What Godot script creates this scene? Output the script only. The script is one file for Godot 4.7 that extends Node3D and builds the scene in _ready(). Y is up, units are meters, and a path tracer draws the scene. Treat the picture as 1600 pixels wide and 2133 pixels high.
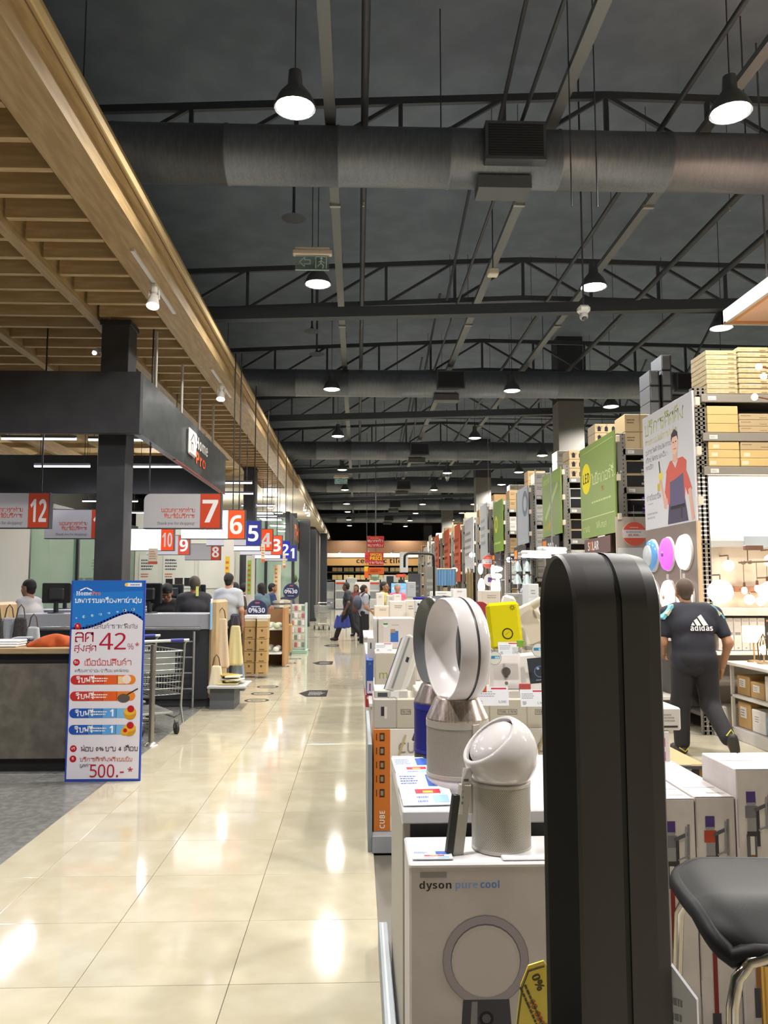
extends Node3D
# A home-improvement store seen down its main aisle: tills under a timber canopy on the left, appliance displays and racking on the right.

class G:
	# collects triangles; corners are given counter-clockwise as seen from outside
	var v := PackedVector3Array()
	var n := PackedVector3Array()
	var u := PackedVector2Array()
	var c := PackedColorArray()
	var t := Transform3D()
	var col := Color.WHITE
	func put(a: Vector3, na: Vector3, ua := Vector2.ZERO) -> void:
		v.append(t * a)
		n.append((t.basis * na).normalized())
		u.append(ua)
		c.append(col)
	func tri(a: Vector3, b: Vector3, d: Vector3) -> void:
		var m := (b - a).cross(d - a).normalized()
		put(a, m)
		put(d, m)
		put(b, m)
	func quad(a: Vector3, b: Vector3, d: Vector3, e: Vector3) -> void:
		tri(a, b, d)
		tri(a, d, e)
	func squad(p: Array, q: Array, w: Array) -> void:
		for i in [0, 2, 1, 0, 3, 2]:
			put(p[i], q[i], w[i])
	func box(o: Vector3, s: Vector3, ch := 0.0) -> G:
		var h := s / 2.0
		var k := minf(ch, minf(h.x, minf(h.y, h.z)) * 0.9)
		var ax := [Vector3.RIGHT, Vector3.UP, Vector3.BACK]
		for i in 3:
			var j := (i + 1) % 3
			var l := (i + 2) % 3
			for g in [-1.0, 1.0]:
				var f: Vector3 = o + ax[i] * h[i] * g
				var a: Vector3 = ax[j] * (h[j] - k)
				var b: Vector3 = ax[l] * (h[l] - k)
				if g > 0:
					quad(f - a - b, f + a - b, f + a + b, f - a + b)
				else:
					quad(f - a - b, f - a + b, f + a + b, f + a - b)
		if k <= 0.0:
			return self
		for i in 3:
			var j := (i + 1) % 3
			var l := (i + 2) % 3
			for gj in [-1.0, 1.0]:
				for gl in [-1.0, 1.0]:
					var e: Vector3 = ax[i] * (h[i] - k)
					var p: Vector3 = o + ax[j] * h[j] * gj + ax[l] * (h[l] - k) * gl
					var q: Vector3 = o + ax[j] * (h[j] - k) * gj + ax[l] * h[l] * gl
					if gj * gl > 0:
						quad(p - e, p + e, q + e, q - e)
					else:
						quad(p - e, q - e, q + e, p + e)
		for gx in [-1.0, 1.0]:
			for gy in [-1.0, 1.0]:
				for gz in [-1.0, 1.0]:
					var b := Vector3(gx, gy, gz)
					var i := h - Vector3(k, k, k)
					var p := o + Vector3(h.x, i.y, i.z) * b
					var q := o + Vector3(i.x, h.y, i.z) * b
					var r := o + Vector3(i.x, i.y, h.z) * b
					if gx * gy * gz > 0:
						tri(p, q, r)
					else:
						tri(p, r, q)
		return self
	func bar(a: Vector3, b: Vector3, w: float, d: float) -> G:
		# a square bar from a to b
		var z := (b - a).normalized()
		var x := (Vector3.UP if absf(z.y) < 0.9 else Vector3.RIGHT).cross(z).normalized()
		var keep := t
		t = t * Transform3D(Basis(x, z.cross(x), z), (a + b) / 2.0)
		box(Vector3.ZERO, Vector3(w, d, a.distance_to(b)))
		t = keep
		return self
	func lathe(pr: Array, seg := 24, smooth := true, sx := 1.0, sz := 1.0) -> G:
		# a profile of (radius, height) turned round y, from the bottom up
		var len := 0.0
		for i in pr.size() - 1:
			var p: Vector2 = pr[i]
			var q: Vector2 = pr[i + 1]
			var dl := p.distance_to(q)
			if dl < 0.00001:
				continue
			var n0 := _pn(pr, i, -1, smooth)
			var n1 := _pn(pr, i, 1, smooth)
			for k in seg:
				var a := TAU * k / seg
				var b := TAU * (k + 1) / seg
				var ca := Vector3(sin(a) * sx, 0, cos(a) * sz)
				var cb := Vector3(sin(b) * sx, 0, cos(b) * sz)
				var na := Vector3(sin(a) / sx, 0, cos(a) / sz).normalized()
				var nb := Vector3(sin(b) / sx, 0, cos(b) / sz).normalized()
				var y0 := Vector3(0, p.y, 0)
				var y1 := Vector3(0, q.y, 0)
				squad([ca * p.x + y0, cb * p.x + y0, cb * q.x + y1, ca * q.x + y1],
					[na * n0.x + Vector3(0, n0.y, 0), nb * n0.x + Vector3(0, n0.y, 0), nb * n1.x + Vector3(0, n1.y, 0), na * n1.x + Vector3(0, n1.y, 0)],
					[Vector2(float(k) / seg, len), Vector2(float(k + 1) / seg, len), Vector2(float(k + 1) / seg, len + dl), Vector2(float(k) / seg, len + dl)])
			len += dl
		return self
	func _pn(pr: Array, i: int, side: int, smooth: bool) -> Vector2:
		var d: Vector2 = (pr[i + 1] - pr[i]).normalized()
		var m := Vector2(d.y, -d.x)
		var j := i - 1 if side < 0 else i + 1
		if smooth and j >= 0 and j < pr.size() - 1:
			var e: Vector2 = (pr[j + 1] - pr[j]).normalized()
			var w := Vector2(e.y, -e.x)
			if m.dot(w) > 0.6:
				return (m + w).normalized()
		return m
	func cyl(a: Vector3, b: Vector3, r0: float, r1 := -1.0, seg := 12) -> G:
		var keep := t
		var y := (b - a).normalized()
		var x := (Vector3.BACK if absf(y.z) < 0.9 else Vector3.RIGHT).cross(y).normalized()
		t = t * Transform3D(Basis(x, y, x.cross(y)), a)
		if r1 < 0:
			r1 = r0
		var l := a.distance_to(b)
		lathe([Vector2(0, 0), Vector2(r0, 0), Vector2(r1, l), Vector2(0, l)], seg)
		t = keep
		return self
	func tube(pts: Array, r: float, seg := 8, closed := false) -> G:
		var m := pts.size()
		var rings := []
		var up := Vector3.UP
		for i in m:
			var p: Vector3 = pts[i]
			var a: Vector3 = pts[(i - 1 + m) % m] if closed or i > 0 else p
			var b: Vector3 = pts[(i + 1) % m] if closed or i < m - 1 else p
			var d := (b - a).normalized()
			if absf(d.dot(up)) > 0.95:
				up = Vector3.RIGHT if absf(d.x) < 0.9 else Vector3.BACK
			var x := up.cross(d).normalized()
			up = d.cross(x)
			var ring := []
			for k in seg:
				var an := TAU * k / seg
				ring.append(x * cos(an) + up * sin(an))
			rings.append(ring)
		for i in (m if closed else m - 1):
			var j := (i + 1) % m
			for k in seg:
				var l := (k + 1) % seg
				var q := [rings[i][k], rings[i][l], rings[j][l], rings[j][k]]
				squad([pts[i] + q[0] * r, pts[i] + q[1] * r, pts[j] + q[2] * r, pts[j] + q[3] * r], q, [Vector2(), Vector2(), Vector2(), Vector2()])
		if not closed:
			for k in range(1, seg - 1):
				tri(pts[0] + rings[0][0] * r, pts[0] + rings[0][k + 1] * r, pts[0] + rings[0][k] * r)
				tri(pts[m - 1] + rings[m - 1][0] * r, pts[m - 1] + rings[m - 1][k] * r, pts[m - 1] + rings[m - 1][k + 1] * r)
		return self
	func ext(poly: Array, d: float) -> G:
		# a counter-clockwise outline in xy, from z = 0 to z = -d
		var pv := PackedVector2Array(poly)
		var ix := Geometry2D.triangulate_polygon(pv)
		for i in range(0, ix.size(), 3):
			var a := pv[ix[i]]
			var b := pv[ix[i + 1]]
			var e := pv[ix[i + 2]]
			if (b - a).cross(e - a) < 0:
				var s := b
				b = e
				e = s
			tri(Vector3(a.x, a.y, 0), Vector3(b.x, b.y, 0), Vector3(e.x, e.y, 0))
			if d > 0:
				tri(Vector3(a.x, a.y, -d), Vector3(e.x, e.y, -d), Vector3(b.x, b.y, -d))
		if d > 0:
			for i in pv.size():
				var a := pv[i]
				var b := pv[(i + 1) % pv.size()]
				quad(Vector3(a.x, a.y, -d), Vector3(b.x, b.y, -d), Vector3(b.x, b.y, 0), Vector3(a.x, a.y, 0))
		return self
	func ell(o: Vector3, r: Vector3, seg := 14) -> G:
		var keep := t
		t = t * Transform3D(Basis.from_scale(Vector3(1, r.y / r.x, 1)), o)
		var pr := []
		for i in seg / 2 + 1:
			var a := PI * i / (seg / 2) - PI / 2
			pr.append(Vector2(cos(a) * r.x, sin(a) * r.x))
		lathe(pr, seg, true, 1.0, r.z / r.x)
		t = keep
		return self
	func join(o: G, x: Transform3D) -> G:
		var keep := t
		t = x
		for i in o.v.size():
			put(o.v[i], o.n[i], o.u[i])
		t = keep
		return self
	func mesh() -> ArrayMesh:
		var a := []
		a.resize(Mesh.ARRAY_MAX)
		a[Mesh.ARRAY_VERTEX] = v
		a[Mesh.ARRAY_NORMAL] = n
		a[Mesh.ARRAY_TEX_UV] = u
		a[Mesh.ARRAY_COLOR] = c
		var m := ArrayMesh.new()
		m.add_surface_from_arrays(Mesh.PRIMITIVE_TRIANGLES, a)
		return m
	# ---- flat print on a face: x to the right, y up, each layer a hair above the last
	var lay := 0.0
	func ink(h: String) -> void:
		col = Color(h).srgb_to_linear()
		lay += 0.00004
	func rect(x: float, y: float, w: float, h: float, cl: String) -> G:
		ink(cl)
		quad(Vector3(x, y, lay), Vector3(x + w, y, lay), Vector3(x + w, y + h, lay), Vector3(x, y + h, lay))
		return self
	func disc(x: float, y: float, r: float, cl: String, rin := 0.0, ry := -1.0) -> G:
		ink(cl)
		var e := 1.0 if ry < 0 else ry / r
		for k in 28:
			var a := Vector3(cos(TAU * k / 28), sin(TAU * k / 28) * e, 0)
			var b := Vector3(cos(TAU * (k + 1) / 28), sin(TAU * (k + 1) / 28) * e, 0)
			var o := Vector3(x, y, lay)
			if rin > 0:
				quad(o + a * rin, o + a * r, o + b * r, o + b * rin)
			else:
				tri(o, o + a * r, o + b * r)
		return self
	func shape(pts: Array, cl: String) -> G:
		ink(cl)
		var keep := t
		t = t * Transform3D(Basis(), Vector3(0, 0, lay))
		ext(pts, 0)
		t = keep
		return self
	func pen(pts: Array, w: float, cl: String) -> G:
		ink(cl)
		for i in pts.size() - 1:
			var a := Vector3(pts[i].x, pts[i].y, lay)
			var b := Vector3(pts[i + 1].x, pts[i + 1].y, lay)
			var d := (b - a).normalized() * w / 2.0
			var s := Vector3(-d.y, d.x, 0)
			quad(a - d * 0.7 - s, b + d * 0.7 - s, b + d * 0.7 + s, a - d * 0.7 + s)
		return self

const ORD := ["first", "second", "third", "fourth", "fifth", "sixth", "seventh", "eighth", "ninth", "tenth", "eleventh", "twelfth", "thirteenth", "fourteenth", "fifteenth", "sixteenth", "seventeenth", "eighteenth"]
const FEED := 1660.0          # focal length in pixels of the 1600 x 2133 frame
const EYE := Vector3(0, 1.55, 0)
var look := Basis()
var mats := {}
var fonts := {}
var texts := {}
var rng := RandomNumberGenerator.new()
var print_mat: StandardMaterial3D

func at(px: float, py: float, z: float) -> Vector3:
	# the point at depth z that a measured direction from the eye meets
	var d := look * Vector3((px - 800.0) / FEED, (1066.5 - py) / FEED, -1.0)
	return EYE + d * (z / d.z)

func mt(hex: String, rough := 0.6, metal := 0.0, spec := 0.5) -> StandardMaterial3D:
	var k := "%s %s %s %s" % [hex, rough, metal, spec]
	if not mats.has(k):
		var s := StandardMaterial3D.new()
		s.albedo_color = Color(hex)
		s.roughness = rough
		s.metallic = metal
		s.metallic_specular = spec
		mats[k] = s
	return mats[k]

func glow(hex: String, e: float) -> StandardMaterial3D:
	var k := "glow %s %s" % [hex, e]
	if not mats.has(k):
		var s := StandardMaterial3D.new()
		s.albedo_color = Color(hex)
		s.emission_enabled = true
		s.emission = Color(hex)
		s.emission_energy_multiplier = e
		mats[k] = s
	return mats[k]

func pane(hex: String, alpha: float) -> StandardMaterial3D:
	var k := "pane %s %s" % [hex, alpha]
	if not mats.has(k):
		var s := StandardMaterial3D.new()
		s.albedo_color = Color(Color(hex), alpha)
		s.transparency = BaseMaterial3D.TRANSPARENCY_ALPHA
		s.roughness = 0.04
		mats[k] = s
	return mats[k]

func grain(key: String, a: String, b: String, sc: Vector3, rough: float, freq := 0.02, bump := 0.0, metal := 0.0) -> StandardMaterial3D:
	if not mats.has(key):
		var f := FastNoiseLite.new()
		f.seed = key.hash() % 1000
		f.frequency = freq
		f.fractal_octaves = 4
		var g := Gradient.new()
		g.set_color(0, Color(a))
		g.set_color(1, Color(b))
		g.set_offset(0, 0.25)
		g.set_offset(1, 0.75)
		var tx := NoiseTexture2D.new()
		tx.width = 256
		tx.height = 256
		tx.seamless = true
		tx.noise = f
		tx.color_ramp = g
		var s := StandardMaterial3D.new()
		s.albedo_texture = tx
		s.uv1_triplanar = true
		s.uv1_world_triplanar = true
		s.uv1_scale = sc
		s.roughness = rough
		s.metallic = metal
		mats[key] = s
	return mats[key]

func uniq(called: String, parent: Node) -> String:
	if not parent.has_node(called):
		return called
	var i := 1
	while parent.has_node("%s_%03d" % [called, i]):
		i += 1
	return "%s_%03d" % [called, i]

var counts := {}
func nm(called: String) -> String:
	var i: int = counts.get(called, -1) + 1
	counts[called] = i
	return called if i == 0 else "%s_%03d" % [called, i]

func tag(o: Node, label: String, cat: String, grp := "", kind := "") -> void:
	if label:
		o.set_meta("label", label)
	if cat:
		o.set_meta("category", cat)
	if grp:
		o.set_meta("group", grp)
	if kind:
		o.set_meta("kind", kind)

func thing(called: String, label: String, cat: String, pos := Vector3.ZERO, turn := 0.0, grp := "", kind := "") -> Node3D:
	var o := Node3D.new()
	o.name = nm(called)
	add_child(o, true)
	o.position = pos
	o.rotation.y = turn
	tag(o, label, cat, grp, kind)
	return o

func part(parent: Node, called: String, g: G, m: Material, label := "") -> MeshInstance3D:
	if g.v.is_empty():
		return null
	var o := MeshInstance3D.new()
	o.name = uniq(called, parent)
	o.mesh = g.mesh()
	o.material_override = m
	parent.add_child(o, true)
	if label:
		o.set_meta("label", label)
	return o

func share(parent: Node, called: String, mesh: Mesh, m: Material, pos: Vector3) -> MeshInstance3D:
	var o := MeshInstance3D.new()
	o.name = uniq(called, parent)
	o.mesh = mesh
	o.material_override = m
	o.position = pos
	parent.add_child(o, true)
	return o

func one(called: String, label: String, cat: String, g: G, m: Material, pos := Vector3.ZERO, turn := 0.0, grp := "", kind := "") -> MeshInstance3D:
	var o := MeshInstance3D.new()
	o.name = nm(called)
	o.mesh = g.mesh()
	o.material_override = m
	add_child(o, true)
	o.position = pos
	o.rotation.y = turn
	tag(o, label, cat, grp, kind)
	return o

func struct(called: String, g: G, m: Material, label := "", cat := "") -> MeshInstance3D:
	var o := MeshInstance3D.new()
	o.name = called
	o.mesh = g.mesh()
	o.material_override = m
	add_child(o, true)
	tag(o, label, cat, "", "structure")
	return o

func bx(o: Vector3, s: Vector3, ch := 0.0) -> G:
	return G.new().box(o, s, ch)

func bxe(a: Vector3, b: Vector3, ch := 0.0) -> G:
	return G.new().box((a + b) / 2.0, (b - a).abs(), ch)

func face(o: Vector3, turn := 0.0, tilt := 0.0) -> G:
	# a print layer whose plane faces +z, turned round y and tilted back
	var g := G.new()
	g.t = Transform3D(Basis(Vector3.UP, turn) * Basis(Vector3.RIGHT, tilt), o)
	return g

func ptex(g: G, s: String, x: float, y: float, h: float, cl: String, align := 0, font := "Droid Sans", bold := true, wide := 0.0) -> G:
	# lettering of capital height h with its baseline at y; align 0 left, 1 middle, 2 right
	var k := s + font + str(bold)
	if not texts.has(k):
		if not fonts.has(font + str(bold)):
			var f := SystemFont.new()
			f.font_names = PackedStringArray([font])
			f.font_weight = 700 if bold else 400
			fonts[font + str(bold)] = f
		var tm := TextMesh.new()
		tm.font = fonts[font + str(bold)]
		tm.text = s
		tm.font_size = 48
		tm.pixel_size = 1.0 / 48.0 / 0.714
		tm.depth = 0.0
		tm.curve_step = 3.0
		tm.horizontal_alignment = HORIZONTAL_ALIGNMENT_LEFT
		tm.vertical_alignment = VERTICAL_ALIGNMENT_BOTTOM
		var ar := tm.surface_get_arrays(0)
		texts[k] = [ar[Mesh.ARRAY_VERTEX], ar[Mesh.ARRAY_INDEX], tm.get_aabb()]
	var vs: PackedVector3Array = texts[k][0]
	var ix: PackedInt32Array = texts[k][1]
	var bb: AABB = texts[k][2]
	var sx := h if wide <= 0.0 else wide / bb.size.x
	var x0 := x - (bb.position.x + bb.size.x * align / 2.0) * sx
	# the baseline: the font's descent lies below it
	var base := y - _base(font, bold) * h
	g.ink(cl)
	for i in range(0, ix.size(), 3):
		var p := []
		for j in 3:
			var q := vs[ix[i + j]]
			p.append(Vector3(x0 + q.x * sx, base + q.y * h, g.lay))
		if (p[1] - p[0]).cross(p[2] - p[0]).z > 0:
			g.tri(p[0], p[1], p[2])
		else:
			g.tri(p[0], p[2], p[1])
	return g

var bases := {}
func _base(font: String, bold: bool) -> float:
	var k := font + str(bold)
	if not bases.has(k):
		var tm := TextMesh.new()
		tm.font = fonts[k]
		tm.text = "H"
		tm.font_size = 48
		tm.pixel_size = 1.0 / 48.0 / 0.714
		tm.depth = 0.0
		tm.vertical_alignment = VERTICAL_ALIGNMENT_BOTTOM
		bases[k] = tm.get_aabb().position.y
	return bases[k]

# Thai letters as pen strokes on a grid: each pair is x and y, where a, b, c lie under the line
const TH := {
	"ก": "00031416465550", "ข": "06161505 1610405046", "ค": "0005165550 2332", "ฆ": "0616 1500505646", "ง": "4656454030 3003", "จ": "05165550 3014 1333", "ช": "06161505 1610405045 4657",
	"ซ": "06161505 1610405045 4657", "ด": "00051656455550 1223", "ต": "0005163546565550 1223", "ท": "06161505 1610 12465650", "ธ": "0516564504 0400405304", "น": "06161505 1610 1050 5651 5140", "บ": "06161505 16105056",
	"ป": "06161505 16105058", "ผ": "06161505 1610335056", "ฝ": "06161505 1610335058", "พ": "06161505 1610345056", "ฟ": "06161505 1610345058", "ม": "06161505 1610 0010 1050 5056", "ย": "06161504 14135010 5056 1310",
	"ร": "304041310 4044051656", "ล": "10000333 3353 5055461605", "ว": "304041 4045361605", "ศ": "00051656 5550 4668 2332", "ษ": "06161505 16105056 3353", "ส": "10000333 3353 5055461605 4668", "ห": "06161505 1610 1035465550",
	"อ": "0313 03005055461605", "ฮ": "03005055461605 4668", "ญ": "00051656 5550 3020", "ณ": "00051655 5040 50", "ถ": "00051656 5550 0010", "ฉ": "0516564550 3040", "ภ": "00101104 051656 5550", "ฐ": "0516564504 0050", "ฎ": "00051656 5550",
	"า": "05164655 5550", "ะ": "0111 1122 0414 1425", "เ": "1016 1020", "แ": "1016 1020 3036 3040", "โ": "2028 2808 0807", "ไ": "2028 2807", "ใ": "2028 280817", "ำ": "05164655 5550 0808", "ๆ": "0515 4550", "ฯ": "0616 5550"}
const UP := {"ิ": "0747 475858080807", "ี": "0747 4708 4749", "ึ": "0747 4708 3949", "ื": "0747 4708 3739 4749", "ั": "0718 1848", "็": "0718 1848", "่": "4749", "้": "27384849", "๊": "2748", "์": "4859", "ุ": "4b4a", "ู": "3b4b4a"}

func _strokes(g: G, code: String, x: float, y: float, k: float, w: float, cl: String) -> void:
	for st in code.split(" "):
		var pts := []
		for i in range(0, st.length() - 1, 2):
			var yc := st[i + 1]
			var yy := -float(yc.unicode_at(0) - 96) if yc >= "a" else float(yc)
			pts.append(Vector2(x + float(st[i]) * k, y + yy * k))
		g.pen(pts, w, cl)

func thai(g: G, s: String, x: float, y: float, h: float, cl: String, weight := 0.16, align := 0) -> G:
	# letter height h; vowels and tone marks sit on the letter before them
	var k := h / 6.0
	var w := 0.0
	for ch in s:
		w += 0.0 if UP.has(ch) else _adv(ch) * k
	var at_x := x - w * align / 2.0
	var last := at_x
	var lay0 := g.lay
	for ch in s:
		g.lay = lay0
		if UP.has(ch):
			_strokes(g, UP[ch], last, y, k, h * weight, cl)
			continue
		last = at_x
		if TH.has(ch):
			_strokes(g, TH[ch], at_x, y, k, h * weight, cl)
		elif ch != " ":
			ptex(g, ch, at_x, y, h, cl)
		at_x += _adv(ch) * k
	return g

func _adv(ch: String) -> float:
	return 3.0 if ch == " " else 4.0 if ch in "าะ" else 3.2 if ch in "เโไใ" else 5.5 if ch in "แ0123456789" else 6.8

func stick(parent: Node, g: G, called := "print") -> MeshInstance3D:
	return part(parent, called, g, print_mat)

func scrawl(g: G, x: float, y: float, w: float, h: float, cl: String, lines := 3) -> G:
	# rows of small lettering too fine to read, as short dashes
	var r := RandomNumberGenerator.new()
	r.seed = int(x * 977 + w * 5471 + lines)
	for i in lines:
		var yy := y + h * (1.0 - (i + 0.8) / lines)
		var xx := x
		var end := x + w * r.randf_range(0.7, 1.0)
		while xx < end:
			var l := r.randf_range(0.05, 0.16) * w
			g.rect(xx, yy, minf(l, end - xx), h / lines * 0.45, cl)
			g.lay -= 0.00004
			xx += l + 0.025 * w
	g.lay += 0.00004
	return g

# ---- figures: capsules joined by a smooth minimum, meshed as surface nets
func nets(caps: Array, cell: float, k: float, sc := Vector3.ONE) -> G:
	var lo := Vector3.INF
	var hi := -Vector3.INF
	for q in caps:
		for i in 2:
			var r: float = q[2 + i] + k * 0.5 + cell * 2.5
			lo = lo.min(q[i] - Vector3(r, r, r))
			hi = hi.max(q[i] + Vector3(r, r, r))
	var nx := int((hi.x - lo.x) / cell) + 2
	var ny := int((hi.y - lo.y) / cell) + 2
	var nz := int((hi.z - lo.z) / cell) + 2
	var sy := nx
	var sz := nx * ny
	var d := PackedFloat32Array()
	d.resize(nx * ny * nz)
	d.fill(1.0)
	for q in caps:
		var a: Vector3 = q[0]
		var b: Vector3 = q[1]
		var ra: float = q[2]
		var rb: float = q[3]
		var ba := b - a
		var inv := 1.0 / maxf(ba.length_squared(), 1e-9)
		var ex := maxf(ra, rb) + k + cell * 2.0
		var e3 := Vector3(ex, ex, ex)
		var l := ((a.min(b) - e3 - lo) / cell).max(Vector3.ZERO)
		var h := ((a.max(b) + e3 - lo) / cell).min(Vector3(nx - 1, ny - 1, nz - 1))
		for z in range(int(l.z), int(h.z) + 1):
			for y in range(int(l.y), int(h.y) + 1):
				var ix := int(l.x) + y * sy + z * sz
				var pa := lo + Vector3(int(l.x), y, z) * cell - a
				for x in range(int(l.x), int(h.x) + 1):
					var f := clampf(pa.dot(ba) * inv, 0.0, 1.0)
					var v := (pa - ba * f).length() - lerpf(ra, rb, f)
					var o := d[ix]
					var m := maxf(k - absf(o - v), 0.0)
					d[ix] = minf(o, v) - m * m / k * 0.25
					ix += 1
					pa.x += cell
	var idx := {}
	var g := G.new()
	var vs := PackedVector3Array()
	var ns := PackedVector3Array()
	var off := [0, 1, sy, sy + 1, sz, sz + 1, sz + sy, sz + sy + 1]
	var edges := [[0, 1], [2, 3], [4, 5], [6, 7], [0, 2], [1, 3], [4, 6], [5, 7], [0, 4], [1, 5], [2, 6], [3, 7]]
	var lim := cell * 1.9
	for z in nz - 1:
		for y in ny - 1:
			var i0 := y * sy + z * sz
			for x in nx - 1:
				var i := i0 + x
				if absf(d[i]) > lim:
					continue
				var c := [d[i], d[i + 1], d[i + sy], d[i + sy + 1], d[i + sz], d[i + sz + 1], d[i + sz + sy], d[i + sz + sy + 1]]
				var neg := 0
				for w in c:
					if w < 0:
						neg += 1
				if neg == 0 or neg == 8:
					continue
				var p := Vector3.ZERO
				var cnt := 0
				for e in edges:
					var u: float = c[e[0]]
					var v: float = c[e[1]]
					if (u < 0) != (v < 0):
						var f := u / (u - v)
						var pa := Vector3(e[0] & 1, (e[0] >> 1) & 1, e[0] >> 2)
						var pb := Vector3(e[1] & 1, (e[1] >> 1) & 1, e[1] >> 2)
						p += pa.lerp(pb, f)
						cnt += 1
				p /= cnt
				idx[i] = vs.size()
				vs.append((lo + (Vector3(x, y, z) + p) * cell) * sc)
				var gr := Vector3(c[1] + c[3] + c[5] + c[7] - c[0] - c[2] - c[4] - c[6], c[2] + c[3] + c[6] + c[7] - c[0] - c[1] - c[4] - c[5], c[4] + c[5] + c[6] + c[7] - c[0] - c[1] - c[2] - c[3])
				ns.append((gr / sc).normalized())
	for i in idx:
		for ax in 3:
			var s: int = [1, sy, sz][ax]
			var j: int = [sy, sz, 1][ax]
			var l: int = [sz, 1, sy][ax]
			var a0 := d[i] < 0
			if a0 == (d[i + s] < 0):
				continue
			if not (idx.has(i - j) and idx.has(i - l) and idx.has(i - j - l)):
				continue
			var q := [idx[i], idx[i - j], idx[i - j - l], idx[i - l]]
			if not a0:
				q = [q[0], q[3], q[2], q[1]]
			for w in [0, 2, 1, 0, 3, 2]:
				g.put(vs[q[w]], ns[q[w]])
	return g

var kept := {}
func head_g(cell: float) -> G:
	if not kept.has("head%s" % cell):
		var c := [[Vector3(0, .035, .012), Vector3(0, .03, -.012), .083, .083], [Vector3(0, -.02, -.03), Vector3(0, -.07, -.045), .062, .045], [Vector3(0, -.085, -.062), Vector3(0, -.09, -.062), .024, .022],
			[Vector3(0, .005, -.092), Vector3(0, -.028, -.108), .009, .014], [Vector3(-.016, -.057, -.088), Vector3(.016, -.057, -.088), .008, .008], [Vector3(-.016, -.067, -.085), Vector3(.016, -.067, -.085), .008, .008], [Vector3(-.035, .022, -.08), Vector3(.035, .022, -.08), .014, .014],
			[Vector3(0, -.06, .01), Vector3(0, -.14, .012), .052, .055]]
		for s in [-1.0, 1.0]:
			c.append([Vector3(.078 * s, .012, .006), Vector3(.079 * s, -.03, 0), .014, .009])
			c.append([Vector3(.045 * s, -.03, -.06), Vector3(.04 * s, -.04, -.058), .028, .026])
		kept["head%s" % cell] = nets(c, cell, .02, Vector3(.93, 1.02, 1.0))
	return kept["head%s" % cell]

func hair_g(kind: String) -> G:
	if not kept.has(kind):
		var c := [[Vector3(0, .048, .02), Vector3(0, .046, .0), .087, .085], [Vector3(0, .01, .035), Vector3(0, -.03, .04), .08, .062]]
		if kind == "long":
			c.append([Vector3(0, -.03, .045), Vector3(0, -.12, .05), .07, .06])
			for s in [-1.0, 1.0]:
				c.append([Vector3(.055 * s, .02, .01), Vector3(.06 * s, -.1, .02), .04, .03])
		elif kind == "bun":
			c.append([Vector3(0, .04, .09), Vector3(0, .02, .1), .04, .04])
		elif kind == "cropped":
			c = [[Vector3(0, .034, .022), Vector3(0, .02, .022), .0845, .084], [Vector3(0, -.03, .03), Vector3(0, -.06, .03), .058, .05]]
		elif kind == "balding":
			c = [[Vector3(-.03, -.005, .035), Vector3(.03, -.005, .035), .066, .066], [Vector3(0, -.05, .035), Vector3(0, -.07, .035), .055, .05], [Vector3(-.055, .0, .0), Vector3(-.05, .02, .03), .032, .04], [Vector3(.055, .0, .0), Vector3(.05, .02, .03), .032, .04]]
		elif kind == "cap":
			c = [[Vector3(0, .055, .01), Vector3(0, .05, -.005), .09, .09], [Vector3(-.05, .045, -.09), Vector3(.05, .045, -.09), .01, .01], [Vector3(-.045, .035, -.14), Vector3(.045, .035, -.14), .008, .008]]
		kept[kind] = nets(c, .009, .015, Vector3(.95, 1.02, 1.0))
	return kept[kind]

func hand_g() -> G:
	# a right hand hanging from its wrist, palm turned inward, fingers a little curled
	if not kept.has("hand"):
		var c := [[Vector3(0, 0, 0), Vector3(0, -.03, 0), .024, .026]]
		for i in 4:
			var z := -.03 + .02 * i
			var l: float = [.072, .082, .076, .058][i]
			var k := Vector3(0, -.085 - (0.004 if i == 1 or i == 2 else 0.0), z)
			c.append([Vector3(0, -.025, z * .6), k, .015, .011])
			var m := k + Vector3(-.012, -l * .5, 0)
			var e := m + Vector3(-.02, -l * .42, .001)
			c.append([k, m, .0095, .0085])
			c.append([m, e, .0085, .007])
		c.append([Vector3(-.004, -.03, -.02), Vector3(-.014, -.06, -.045), .014, .011])
		c.append([Vector3(-.014, -.06, -.045), Vector3(-.024, -.095, -.052), .011, .008])
		kept["hand"] = nets(c, .0055, .006)
	return kept["hand"]

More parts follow.
